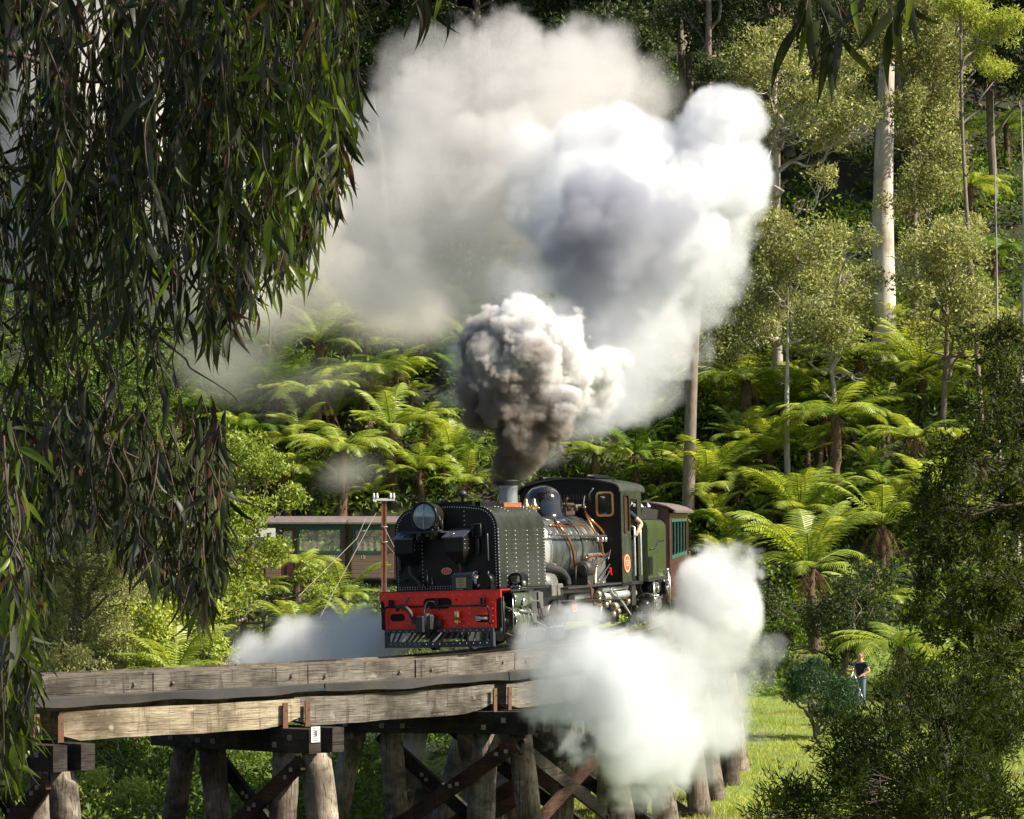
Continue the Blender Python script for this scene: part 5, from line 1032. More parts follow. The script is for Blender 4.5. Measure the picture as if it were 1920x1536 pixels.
# ---- tree ferns: trunk and single fronds
def frond_mesh(kind, seed, n=27):
    rg = np.random.default_rng(seed); Vs = []; Fs = []; 
    def arc(s):
        if kind == 'droop': return np.array([s*.97-.10*s**3, .26*s+.16*s*s-.62*s**3*.75])
        if kind == 'vase': return np.array([.60*s+.14*s*s, .92*s-.34*s**3])
        if kind == 'dead': return np.array([.30*s+.05*math.sin(3*s), -.12*s-.80*s*s])
        return np.array([.86*s, .55*s-.42*s*s])
    sway = rg.uniform(-.06, .06); pts = []
    def pt(s): a = arc(s); return np.array([a[0], sway*s*s, a[1]])
    # stalk
    m_ = 9; 
    for k in range(m_):
        s = k/(m_-1); p = pt(s); w = .011*(1-.8*s); o = len(Vs); Vs += [p+[0, w, 0], p+[0, 0, w], p+[0, -w, 0], p+[0, 0, -w]]
        if k: 
            for j in range(4): Fs.append((o-4+j, o-4+(j+1) % 4, o+(j+1) % 4, o+j))
    T_ = [.2]*len(Vs)
    for k in range(n):
        s = .10+.88*(k/(n-1))**.95; p = pt(s); tg = pt(min(s+.02, 1))-pt(s-.02); tg /= np.linalg.norm(tg)
        prof = .235*min(1, (s/.33)**.7)*(1-((s-.38)/.64)**2 if s > .38 else 1)**.8*(.5 if kind == 'dead' else 1)
        for sg in (-1, 1):
            if rg.random() < (.25 if kind == 'dead' else .02): continue
            L = prof*rg.uniform(.88, 1.08); sd = np.array([0, sg, 0.]); nrm = np.cross(tg, sd)*sg; ang = .42+.35*s; ln = sd*math.cos(ang)+tg*math.sin(ang); dr = np.array([0, 0, -.16-.18*rg.random()])*(2.5 if kind == 'dead' else 1)
            wd = .0135*(.6 if kind == 'dead' else 1)*rg.uniform(.8, 1.15); m2 = 4; tt = rg.beta(2, 2)
            for j in range(m2+1):
                f = j/m2; q = p+ln*L*f+dr*L*f*f; w = wd*(1-f)**.55 if j < m2 else 0.001; w *= (.8 if j % 2 else 1.15); o = len(Vs); up = np.cross(ln, tg)*sg*.0
                Vs += [q+tg*w, q+nrm*w*.35, q-tg*w]; T_ += [tt, tt, tt]
                if j: Fs += [(o-3, o-2, o+1, o), (o-2, o-1, o+2, o+1)]
    V = np.array(Vs); F = np.array(Fs); me = bpy.data.meshes.new('frond_'+kind); me.from_pydata(V.tolist(), [], F.tolist()); at = me.attributes.new('tint', 'FLOAT', 'POINT'); at.data.foreach_set('value', np.array(T_, np.float32))
    me.materials.append(fernB if kind == 'dead' else fernA); return me
fernC = leafmat('fern_deep_green', (.05, .12, .015), (.26, .40, .05), trans=.45, tcol=(1.1, 1.0, .4), rough=.45)
FM = {k: [frond_mesh(k, s+sd) for s in range(4)] for k, sd in (('droop', 0), ('vase', 20), ('mid', 40), ('dead', 60))}
FMC = {}
for k in FM:
    FMC[k] = []
    for me in FM[k]:
        m2 = me.copy(); m2.materials[0] = fernB if k == 'dead' else fernC; FMC[k].append(m2)
def fern_trunk_mesh():
    mb = MB(); rr = random.Random(3); pts = [(.03*math.sin(k*.9), .03*math.cos(k*.7), k/12) for k in range(13)]; mb.tube(pts, [.16*(1-.35*k/12)*(1+rr.uniform(-.12, .12)) for k in range(13)], 10, caps=False)
    for k in range(70): z = rr.uniform(0, .98); a = rr.uniform(0, 6.28); r_ = .16*(1-.35*z); p = Vector((math.cos(a)*r_, math.sin(a)*r_, z)); mb.tube([p*1+Vector((0, 0, 0)), p+Vector((math.cos(a)*.05, math.sin(a)*.05, -.035))], [.018, .006], 4, caps=False)
    o = mb.build('trunk', barkf, None); me = o.data; bpy.data.objects.remove(o); return me
FT = fern_trunk_mesh(); FTm = FT
fr = random.Random(21); NF = [0]
def solve(px, py, h, y0=62, y1=240, step=.25):
    """distance at which the hillside plus h metres is seen at this place of the photo"""
    Y = y0; best = None
    while Y < y1:
        q = P(px, py, Y)
        if q.z-h <= Tz(q.x, Y): return Y
        Y += step
    return y1
def fern(px, py, rpx, kind, label, h=None, n=None, Y=None, dead=5, tr=1.0, tilt=0):
    """crown centre at px,py; rpx is the reach of the fronds in photo pixels"""
    h = 1.8 if h is None else h
    Y = Y or solve(px, py, h); c = P(px, py, Y); zg_ = Tz(c.x, Y); Rr = rpx*Y/FPX*1.38
    n = n or (22 if rpx > 80 else 17 if rpx > 55 else 13)
    root = thing('tree_fern', (c.x, Y, zg_), label, 'tree fern', 'tree ferns on the hillside'); root.rotation_euler = (fr.uniform(-.09, .09), fr.uniform(-.09, .09), 0)
    t = bpy.data.objects.new('trunk', FT); hh = c.z-zg_+.05; t.scale = (tr*max(.7, Rr/2), tr*max(.7, Rr/2), hh); t.location = (0, 0, -.05); t.rotation_euler = (0, 0, fr.uniform(0, 6)); put(t, root)
    a0 = fr.uniform(0, 6); PAL = FMC if fr.random() < .38 and rpx < 84 else FM
    for k in range(n):
        kk = kind if kind != 'mix' else fr.choice(['droop', 'mid', 'vase'])
        if kind == 'vase' and k > n*.72: kk = 'droop'
        if kind == 'droop' and k > n*.75: kk = 'mid'
        f = bpy.data.objects.new('frond', fr.choice(PAL[kk])); a = a0+2.39996*k+fr.uniform(-.15, .15); s = Rr*fr.uniform(.85, 1.12)*(1.1 if kk == 'vase' else 1)
        f.location = (.05*math.cos(a), .05*math.sin(a), hh-.05); f.rotation_euler = (fr.uniform(-.12, .12), fr.uniform(-.16, .12)+(-.1 if kk == 'mid' else 0), a); f.scale = (s, s*fr.uniform(.9, 1.15), s); put(f, root)
    for k in range(dead+(3 if rpx > 60 else 0)):
        f = bpy.data.objects.new('dead_frond', fr.choice(FM['dead'])); a = fr.uniform(0, 6.28); s = Rr*fr.uniform(.5, .8); f.location = (.08*math.cos(a), .08*math.sin(a), hh-.15); f.rotation_euler = (fr.uniform(-.1, .1), fr.uniform(-.4, .1), a); f.scale = (s, s, s); put(f, root)
    NF[0] += 1; return root
FERNS = [
 # px, py, reach, kind, trunk height, label
 (1395, 712, 100, 'droop', 3.6, 'wide drooping tree fern right of the big steam cloud'),
 (1572, 778, 100, 'droop', 4.4, 'bright flat topped tree fern on a bare dark trunk at mid hillside'),
 (1330, 915, 88, 'vase', 1.6, 'upright shuttlecock fern just right of the cab roof'),
 (1500, 968, 95, 'vase', 2.0, 'upright yellow green fern behind the large vase shaped one'),
 (1530, 1062, 118, 'vase', 3.4, 'largest vase shaped tree fern, right of the steam at the meadow edge'),
 (1655, 985, 95, 'mix', 2.2, 'mixed green fern right of the largest vase shaped one'),
 (1715, 820, 80, 'droop', 2.4, 'bright fern right of the flat topped one'),
 (1730, 690, 85, 'mix', 2.0, 'loose fern at the foot of the white gum'),
 (1610, 668, 85, 'droop', 1.8, 'low spreading fern just left of the white gum foot'),
 (1510, 705, 70, 'droop', 1.8, 'small fern between the gum and the drooping fern'),
 (1850, 700, 90, 'mix', 2.4, 'tree fern behind the dark feathery wattle'),
 (1815, 345, 62, 'droop', 3.2, 'small sunlit fern high on the slope right of the gum'),
 (1862, 470, 66, 'droop', 3.2, 'shaded fern high on the right slope'),
 (1775, 245, 60, 'droop', 2.6, 'dim fern near the top of the right slope'),
 (1890, 235, 60, 'droop', 2.6, 'dim fern beside the bare twin stems'),
 (1240, 890, 66, 'mix', 1.4, 'yellow green fern behind the cab roof'),
 (1115, 850, 66, 'droop', 1.6, 'fern peeping out between chimney steam and cab'),
 (1195, 850, 62, 'mix', 2.2, 'brown bottomed fern above the cab'),
 (1290, 975, 62, 'droop', 1.4, 'bright fern right of the rear tank'),
 (1375, 1062, 62, 'vase', 1.0, 'small upright fern above the rear steam burst'),
 (1440, 850, 72, 'mix', 1.6, 'half shaded fern below the wide drooping one'),
 (1600, 900, 60, 'droop', 1.0, 'low shaded fern at the trunk of the flat topped one'),
 (1760, 935, 80, 'mix', 2.0, 'fern in front of the dark wattle shade'),
 (1640, 1130, 72, 'mix', 1.6, 'low fern behind the person'),
 (1690, 1212, 112, 'droop', 1.9, 'yellow green fern arching over the person with the tripod'),
 (1800, 1262, 92, 'droop', 1.6, 'broad fern at the right, low at the meadow edge'),
 (640, 842, 92, 'droop', 3.4, 'star shaped bright tree fern left of the locomotive above the carriages'),
 (540, 880, 76, 'droop', 3.0, 'yellowish fern hanging over the left carriage'),
 (556, 1056, 64, 'droop', 1.5, 'vivid green fern in front of the left carriage'),
 (470, 1112, 66, 'droop', .9, 'shaded fern under the shrubs at the left'),
 (640, 1120, 72, 'mix', .8, 'dull fern below the two carriages'),
 (735, 800, 74, 'mix', 2.6, 'misty fern between smoke and chimney'),
 (600, 735, 84, 'droop', 2.8, 'brownish fern fading in the drifting smoke'),
 (690, 700, 84, 'droop', 2.8, 'pale fern dissolving in the drifting smoke'),
 (500, 715, 80, 'mix', 2.6, 'pale fern behind the hanging gum leaves'),
 (590, 640, 76, 'mix', 2.6, 'faint fern high in the smoke left of the plume'),
 (745, 690, 66, 'droop', 2.4, 'faint fern beside the white smoke wisps'),
 (470, 810, 72, 'droop', 2.2, 'sunny fern left of the yellowish one'),
 (790, 880, 58, 'mix', 1.6, 'small dark fern above the headlight'),
 (870, 905, 62, 'mix', 1.2, 'dense low fern just left of the chimney'),
 (420, 640, 70, 'mix', 2.4, 'faint fern deep in the leaf curtain'),
 (330, 760, 70, 'mix', 2.0, 'fern glimpsed through the leaf curtain'),
 (800, 780, 60, 'droop', 2.4, 'dim fern behind the small left puff'),
]
for (px, py, r_, kd, h, lab) in FERNS: fern(px, py, r_, kd, lab, h=h)
for (px, py, r_, kd, Y, lab) in ((800, 1440, 92, 'droop', 58, 'spreading fern seen under the bridge between two piers'), (705, 1500, 76, 'droop', 60, 'low fern under the bridge left of the spreading one'), (560, 1182, 64, 'vase', 76, 'small curled yellow fern just above the white steam'), (640, 1175, 50, 'vase', 76, 'small fern sprouting beside the left steam'), (330, 1262, 92, 'mix', 66, 'low bright fern just behind the bridge deck'), (250, 1250, 70, 'mix', 68, 'low fern behind the deck at the left')):
    fern(px, py, r_, kd, lab, Y=Y, h=1)
# fill of smaller ferns between the named ones
k = 0; used = set()
def near_label(px, py):
    for f in sorted(FERNS, key=lambda f: (f[0]-px)**2+(f[1]-py)**2)[:6]:
        dx, dy = px-f[0], py-f[1]; d = (['right of', 'left of'][dx < 0], ['below', 'above'][dy < 0]); d = d if abs(dx) > abs(dy) else d[::-1]
        for w in ('smaller fern just ', 'small plain fern '):
            for q in d:
                lab = w+q+' the '+f[5]
                if lab not in used and len(lab.split()) <= 16: used.add(lab); return lab
    return 'modest tree fern growing %s on the slope' % ('low' if py > 800 else 'high')
for i in range(900):
    if k >= 150: break
    right = fr.random() < .62
    px = fr.uniform(1180, 1915) if right else fr.uniform(380, 930); py = fr.uniform(560, 1120) if right else fr.uniform(560, 930)
    if right and py > 1000 and px > 1450: continue
    if any(abs(px-f[0]) < 26 and abs(py-f[1]) < 20 for f in FERNS): continue
    h = fr.uniform(.6, 2.0); Y = solve(px, py, h, y0=86)
    if Y < 95: continue
    fern(px, py, fr.uniform(28, 66), fr.choice(['droop', 'mix', 'vase', 'mix', 'vase']), near_label(px, py), h=h, Y=Y, n=13, dead=2); k += 1
# ---------------------------------------------------------------- trees and shrubs
def CL(lst, Y, spread=2.0, seed=1):
    r_ = random.Random(seed); out = []
    for x, y, rp in lst: yy = Y+r_.uniform(-spread, spread); out.append((tuple(P(x, y, yy)), rp*yy/FPX*((1.3 if Y > 104 else 1.12) if Y > 60 else 1)))
    return out
def base_at(px, Y): q = P(px, HZ, Y); return (q.x, Y, Tz(q.x, Y))
def copy_tree(o, loc, rz, sc, label, group=None):
    c = o.copy(); COL.objects.link(c); c.location = loc; c.rotation_euler = (0, 0, rz); c.scale = (sc,)*3 if not isinstance(sc, tuple) else sc; c['label'] = label
    if group: c['group'] = group
    for ch in list(o.children): d = ch.copy(); COL.objects.link(d); d.parent = c
    return c
# big white gum
def gum(name, px0, py0, px1, py1, Y, r, label, bark=barkg, dead=0, clumps=(), Y1=None, leaf=None, lsz=.16):
    a, b = P(px0, py0, Y), P(px1, py1, Y1 or Y); a.z = min(a.z, Tz(a.x, a.y)+.0) if py0 < 900 else a.z
    return tree(name, tuple(Vector((a.x, a.y, Tz(a.x, a.y)))), tuple(b), r, list(clumps), leaf or wattle, bark, label, dead=dead, lsz=lsz)
gum('gum_tree', 1660, 640, 1666, -160, 117, .58, 'tall straight white barked gum rising through the olive foliage on the right', dead=3,
    clumps=CL([(1610, -60, 60), (1700, -90, 70), (1670, -170, 80)], 117, 1.5, 5))
gum('gum_tree', 1288, 850, 1330, -60, 101, .27, 'grey gum trunk behind the right edge of the steam cloud', bark=barkd, dead=6, clumps=CL([(1340, 60, 50), (1290, 20, 60), (1380, -40, 60), (1320, 130, 36)], 101, 1.5, 6), leaf=darkl)
gum('gum_tree', 1906, 620, 1914, 190, 100, .17, 'thin pale stem at the right edge of the slope', bark=barkm)
gum('dead_tree', 1888, 520, 1862, 168, 98, .075, 'bare forked dead stem high at the right', bark=barkm, clumps=())
gum('gum_tree', 1112, 400, 1108, -80, 150, .55, 'grey trunk in the dark forest above the smoke', bark=barkm, dead=2)
gum('gum_tree', 975, 420, 1000, -80, 155, .35, 'slim pale trunk in the dark forest above the smoke', bark=barkm, dead=2)
gum('gum_tree', 1477, 855, 1478, 540, 104, .15, 'slender pale trunk below the olive crowns', bark=barkm, dead=2)
gum('gum_tree', 640, 760, 636, 420, 112, .12, 'thin straight stem standing in the drifting smoke', bark=barkd, dead=1)
gum('gum_tree', 745, 500, 700, 180, 118, .22, 'leaning grey trunk left of the smoke plume', bark=barkm, dead=6)
A_ = [(1430, 110, 62), (1385, 150, 50), (1470, 135, 45), (1505, 205, 52), (1440, 240, 40), (1565, 190, 50), (1400, 395, 46), (1440, 430, 48), (1375, 560, 58), (1420, 500, 52), (1495, 490, 46), (1540, 440, 46), (1400, 625, 54), (1350, 650, 46), (1465, 570, 42), (1565, 530, 46), (1560, 262, 42), (1600, 225, 40), (1545, 335, 26), (1390, 300, 36), (1595, 130, 40)]
tree('blackwood_tree', base_at(1462, 110), tuple(P(1450, 100, 109)), .26, CL(A_, 108, 2.2, 2), wattle, barkm, 'gnarled olive green tree with many bare twisting limbs right of the steam cloud', dead=40, lsz=.19, cov=2.0, branch_r=.085, limb_kink=.26)
B_ = [(1700, 60, 72), (1755, 115, 66), (1645, 70, 44), (1790, 50, 46), (1715, 235, 56), (1760, 285, 46), (1742, 345, 52), (1700, 385, 36), (1695, 190, 40), (1720, 0, 60), (1765, 185, 36)]
tree('blackwood_tree', base_at(1712, 114), tuple(P(1712, 90, 114)), .20, CL(B_, 113.5, 1.8, 3), wattle, barkd, 'olive crown heaped against the right side of the white gum', dead=7, lsz=.19, cov=2.3)
C_ = [(1742, 478, 54), (1790, 485, 54), (1765, 560, 56), (1830, 570, 42), (1715, 545, 36), (1812, 625, 42), (1725, 605, 32), (1880, 610, 38), (1800, 430, 36)]
tree('blackwood_tree', base_at(1765, 107), tuple(P(1765, 470, 107)), .15, CL(C_, 106, 1.8, 4), wattle, barkd, 'rounded grey green tree low on the right of the white gum', dead=6, lsz=.19, cov=2.3)
D_ = [(1600, 575, 44), (1625, 445, 24), (1575, 625, 44), (1630, 520, 26), (1530, 590, 40), (1500, 640, 36)]
tree('blackwood_tree', base_at(1560, 106), tuple(P(1570, 540, 106)), .13, CL(D_, 105, 1.5, 9), wattle, barkm, 'small olive tree just left of the white gum foot', dead=12, lsz=.19, cov=2.2)
tree('gum_sapling', base_at(1850, 104), tuple(P(1800, -20, 108)), .12, CL([(1820, 30, 36), (1860, 60, 36), (1830, 110, 26), (1870, 130, 24), (1790, 15, 30), (1890, 40, 26)], 108, 1, 12), shrubm, barkd, 'fresh green drooping sprays at the top right corner', dead=3, lsz=.2, asp=.3)
# dark forest beyond
rf_ = random.Random(77); protos = []
for k in range(4):
    b = (0, 0, 0); cl = [((rf_.uniform(-2.6, 2.6), rf_.uniform(-2.4, 2.4), rf_.uniform(7, 15)), rf_.uniform(1.1, 2.0)) for _ in range(13)]
    Y = 135+7*k; px = (870, 1190, 740, 1270)[k]; bb = base_at(px, Y); cl = [((c[0]+bb[0], c[1]+bb[1], c[2]+bb[2]), r_) for c, r_ in cl]
    protos.append(tree('forest_tree', bb, (bb[0]+.4, bb[1], bb[2]+15), .24, cl, darkl, barkd if k % 2 else barkd, ('dark bushy forest tree', 'dark forest tree with a pale trunk', 'dense dark forest tree', 'tall dark tree with a pale stem')[k]+' behind the top of the smoke', group='dark trees of the upper forest', lsz=.26, cov=2.0, lumps=12))
LMK = [(1666, 'the white gum'), (1108, 'the grey trunk above the smoke'), (980, 'the slim pale trunk above the smoke'), (1330, 'the gum behind the cloud edge'), (1450, 'the gnarled olive tree'), (720, 'the leaning grey trunk'), (300, 'the thick of the leaf curtain'), (60, 'the left frame edge'), (1830, 'the fresh green sprays')]
ROWW = ['lowest on the slope', 'second row up the slope', 'third row up the slope', 'high on the slope', 'near the ridge', 'farthest up']; usedt = set()
for row, (Y, nn, x0, x1) in enumerate(((121, 10, -.24, .06), (128, 13, -.25, .26), (137, 13, -.25, .25), (147, 13, -.25, .25), (160, 11, -.25, .25), (180, 10, -.25, .25))):
    for k in range(nn):
        y = Y+rf_.uniform(-4, 4); x = y*(x0+(x1-x0)*(k+.5)/nn)+rf_.uniform(-2, 2)
        if row < 1 and .10 < x/y < .21: continue
        pxx = 960+FPX*x/y; lm = min(LMK, key=lambda l: abs(l[0]-pxx)); key = None
        for w in ('', 'rounder ', 'slimmer ', 'bushier '):
            key = w+'dark tree '+('left of ' if pxx < lm[0] else 'right of ')+lm[1]+', '+ROWW[row]
            if key not in usedt: break
        usedt.add(key); copy_tree(protos[(k+row) % 4], (x, y, Tz(x, y)-.3), rf_.uniform(0, 6), rf_.uniform(.85, 1.45), key, 'dark trees of the upper forest')
# left shrubs
L1 = [(450, 850, 50), (500, 880, 44), (415, 905, 48), (545, 935, 34), (462, 965, 50), (400, 1005, 55), (500, 1035, 44), (470, 1080, 46), (588, 1085, 34), (605, 1115, 28), (425, 1125, 44), (350, 1010, 48), (380, 860, 40), (440, 1010, 40), (350, 930, 50)]
tree('sunlit_shrub', base_at(452, 84), tuple(P(455, 880, 84)), .12, CL(L1, 83, 1.6, 21), shrubm, barkd, 'tall sunlit yellow green shrub left of the carriages', 'shrub', lsz=.16, asp=.5)
L2 = [(330, 1180, 54), (385, 1215, 42), (275, 1160, 54), (425, 1235, 24), (300, 1235, 42), (345, 1120, 40), (400, 1160, 36)]
tree('glossy_shrub', base_at(330, 68), tuple(P(330, 1170, 68)), .08, CL(L2, 68, 1.4, 22), shrubm, barkd, 'broad leaved bright shrub above the deck left of the steam', 'shrub', lsz=.14, asp=.6)
L3 = [(150, 1100, 76), (100, 1180, 76), (205, 1195, 66), (60, 1100, 66), (232, 1085, 56), (135, 1255, 56), (40, 1240, 60), (185, 1010, 66), (85, 985, 66), (265, 985, 56), (20, 1000, 60), (150, 920, 60), (240, 900, 56), (320, 890, 50), (60, 890, 60)]
tree('soft_wattle', base_at(140, 66), tuple(P(150, 960, 66)), .16, CL(L3, 65, 1.6, 23), wattle, barkd, 'soft olive wattle filling the left side behind the deck', 'wattle', lsz=.095, asp=.35)
L0 = [(180, 780, 70), (90, 760, 70), (280, 800, 60), (340, 700, 60), (230, 690, 60), (110, 660, 60), (30, 700, 60)]
tree('hillside_tree', base_at(200, 98), tuple(P(200, 700, 98)), .2, CL(L0, 98, 2, 24), under, barkd, 'mid green tree behind the thick of the leaf curtain', lsz=.16)
L4 = [(160, 1480, 52), (105, 1505, 46), (255, 1500, 50), (60, 1530, 40)]
tree('pale_shrub', base_at(150, 50), tuple(P(155, 1490, 50)), .06, CL(L4, 50, .8, 25), shrubm, barkd, 'pale green shrub below the bridge at the lower left', 'shrub', lsz=.09, asp=.5)
L5 = [(210, 1420, 70), (330, 1420, 60), (400, 1470, 56), (465, 1440, 60), (510, 1500, 56), (450, 1530, 60), (300, 1510, 60), (150, 1400, 60), (560, 1440, 50)]
tree('dark_shrub', base_at(360, 58), tuple(P(360, 1420, 58)), .08, CL(L5, 58, 1.5, 26), under, barkd, 'dark green shrubs seen through the piers at the left', 'shrub', lsz=.11, asp=.45)
# shrubs on the right by the meadow
tree('leafy_bush', base_at(1530, 72), tuple(P(1530, 1290, 72)), .05, CL([(1520, 1275, 40), (1562, 1300, 38), (1485, 1300, 24), (1545, 1345, 34), (1590, 1335, 34), (1530, 1245, 20)], 72, .8, 31), leafmat('bluish_green_leaves', (.015, .045, .018), (.07, .15, .05), trans=.35), barkd, 'dark bluish green bush at the meadow edge left of the person', 'bush', lsz=.12, asp=.3, up=.2)
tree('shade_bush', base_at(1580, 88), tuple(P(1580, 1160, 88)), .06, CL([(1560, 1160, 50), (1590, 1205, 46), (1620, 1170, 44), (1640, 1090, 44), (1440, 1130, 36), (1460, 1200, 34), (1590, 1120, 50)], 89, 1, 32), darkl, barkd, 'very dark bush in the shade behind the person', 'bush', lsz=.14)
# undergrowth on hillside and valley floor
def scatter(n, xr, yr, keep):
    X = NR.uniform(-1, 1, n); Y = NR.uniform(yr[0], yr[1], n); X = xr[0]*Y+(xr[1]-xr[0])*Y*(X+1)/2; m_ = keep(X, Y); return X[m_], Y[m_]
def bushes(n, xr, yr, keep, rr, per, lsz, name, label):
    """rounded low bushes, leaves on their shells, each bush with its own tone"""
    X, Y = scatter(n, xr, yr, keep); m_ = len(X); R_ = NR.uniform(rr[0], rr[1], m_)**1.0; k = np.repeat(np.arange(m_), per); v = rnv(len(k)); v[:, 2] = np.abs(v[:, 2])
    v *= NR.uniform(.6, 1.05, len(k))[:, None]*(1+.25*np.sin(v[:, 0:1]*7+k[:, None])); p = np.stack([X, Y, T(X, Y)-.1], 1)[k]+v*R_[k][:, None]*np.array([1.1, 1.1, .95])
    V, F, t = leafcloud(p, lsz, .42, .7, .1, v*.5+rnv(len(k))*.7); tone = NR.beta(1.6, 1.8, m_)[k]; t = np.clip(.45*t+.75*np.repeat(tone, 4)-.1, 0, 1); return tag(quads(name, V, F, under, None, t), label, kind='stuff')
bushes(4600, (-.235, .235), (95, 190), lambda x, y: ((y > 97) | (x > 3)) & (NR.random(len(x)) < np.clip(1.6-(y-95)/110, .5, 1)), (.5, 1.5), 85, .30, 'undergrowth', 'dense green undergrowth carpeting the hillside')
X, Y = scatter(90000, (-.235, .02), (42, 90), lambda x, y: (x < -1.0) & ((x < -2.5) | (y > 64))); bh = .5+.5*np.sin(X*1.3+2*np.sin(Y*.9)); Z = T(X, Y)+NR.uniform(0, 1, len(X))*(.2+.9*bh)
V, F, t = leafcloud(np.stack([X, Y, Z], 1), .17, .4, .8, .1); tag(quads('valley_undergrowth', V, F, under, None, t), 'low leafy ground cover on the near bank below the line', kind='stuff')
bushes(170, (.05, .235), (87, 96), lambda x, y: (x > 3.5) & (NR.random(len(x)) < .8), (.35, .9), 240, .15, 'meadow_edge_undergrowth', 'leafy low growth along the back edge of the meadow')
# grass
X, Y = scatter(145000, (-.05, .235), (40, 98), lambda x, y: (x > -1.5) & (NR.random(len(x)) < np.clip(1.3-(y-40)/60, .35, 1))); n = len(X)
z = T(X, Y); a = NR.uniform(0, 6.28, n); hgt = NR.uniform(.04, .13, n)*(1+.8*(np.sin(X*2.1)*np.sin(Y*.8) > .4)); w = .012; p = np.stack([X, Y, z], 1); dx = np.stack([np.cos(a)*w, np.sin(a)*w, 0*a], 1); tipv = p+np.stack([np.cos(a*3)*hgt*.6, np.sin(a*3)*hgt*.6, hgt], 1)
V = np.stack([p-dx, p+dx, tipv], 1).reshape(-1, 3); grm = leafmat('grass_blades', (.20, .28, .03), (.54, .54, .12), trans=.4, tcol=(1.1, 1, .4), rough=.6)
tag(quads('grass', V, np.arange(n*3).reshape(n, 3), grm, None, np.repeat(np.clip(NR.beta(2, 2, n)*.6+.35*(np.sin(X*1.1+np.sin(Y*.7)*2)*np.sin(Y*.45+X*.3)*.5+.5)+.05, 0, 1), 3)), 'short sunlit meadow grass right of the bridge', kind='stuff')

# ---------------------------------------------------------------- near right: feathery wattle and needle shrub
def sprig_bush(name, base, top, clumps, leaf, label, lsz, asp, cov, updir, out, droop=0, per=7, lumps=16, cat='bush'):
    root = thing(name, base, label, cat); rng = random.Random(5); mb = MB()
    tp_ = spline([Vector(base)-Vector((0, 0, .3)), Vector(base).lerp(Vector(top), .5)+Vector((.15, 0, 0)), Vector(top)], 6); mb.tube(tp_, [.09*(1-.7*i/(len(tp_)-1)) for i in range(len(tp_))], 8, caps=False)
    mb.build('trunk', twigd, root); mb = MB(); Pn = []; Dn = []
    for c, cr in clumps:
        s = min(tp_, key=lambda p: abs(p.z-(c[2]-cr))); pts = limb(mb, s, c, .028, .008, rng, .14)
        n = int(cov*math.pi*cr*cr/(lsz*lsz*asp*.5)/per); d = rnv(lumps); sc = np.array(c)+d*cr*NR.uniform(.3, .95, lumps)[:, None]; k = NR.integers(0, lumps, n)
        for q in sc[:10]: limb(mb, pts[rng.randint(4, len(pts)-1)], q, .008, .003, rng, .12, 4)
        axis = d[k]*out+np.array([0, 0, updir]); axis /= np.linalg.norm(axis, axis=1)[:, None]
        p = sc[k]+axis*NR.uniform(-.5, .6, n)[:, None]*cr*.42+NR.normal(size=(n, 3))*cr*.13
        # each sprig: a short shoot of narrow leaves
        sh = axis+NR.normal(size=(n, 3))*.45; sh /= np.linalg.norm(sh, axis=1)[:, None]
        for j in range(per):
            Pn.append(p+sh*(lsz*.28*j)); dd = sh*.9+NR.normal(size=(n, 3))*.62; dd[:, 2] -= droop; Dn.append(dd/np.linalg.norm(dd, axis=1)[:, None])
    mb.build('branches', twigd, root); V, F, t = leafcloud(np.concatenate(Pn), lsz, asp, .2, 0, np.concatenate(Dn)); quads('foliage', V, F, leaf, root, t); return root
F1 = [(1870, 640, 60), (1905, 730, 80), (1840, 760, 50), (1870, 830, 80), (1790, 850, 55), (1850, 950, 90), (1765, 1000, 70), (1835, 1080, 90), (1905, 1150, 80), (1745, 1140, 60), (1810, 1190, 70), (1905, 1000, 80), (1880, 1270, 70), (1760, 930, 46), (1935, 860, 70), (1850, 1240, 60)]
sprig_bush('feathery_wattle', (7.3, 30, Tz(7.3, 30)), (6.4, 30, 4.4), CL(F1, 29, 1.5, 41), fgbush, 'dark feathery wattle tree filling the right edge in front of the ferns', .085, .26, 3.3, -.15, 1.0, .1, 7)
F2 = [(1700, 1270, 46), (1665, 1345, 46), (1765, 1340, 70), (1605, 1400, 66), (1700, 1420, 90), (1820, 1400, 85), (1900, 1370, 80), (1565, 1480, 62), (1655, 1510, 85), (1780, 1500, 95), (1890, 1490, 95), (1475, 1500, 40), (1440, 1535, 34), (1520, 1520, 50), (1830, 1310, 50)]
sprig_bush('needle_leaved_shrub', (4.3, 22, Tz(4.3, 22)), (3.9, 22, .6), CL(F2, 22, 1.2, 42), fgstem, 'dark shrub with narrow upright leaves in the lower right corner', .085, .16, 3.8, .75, .7, 0, 7)

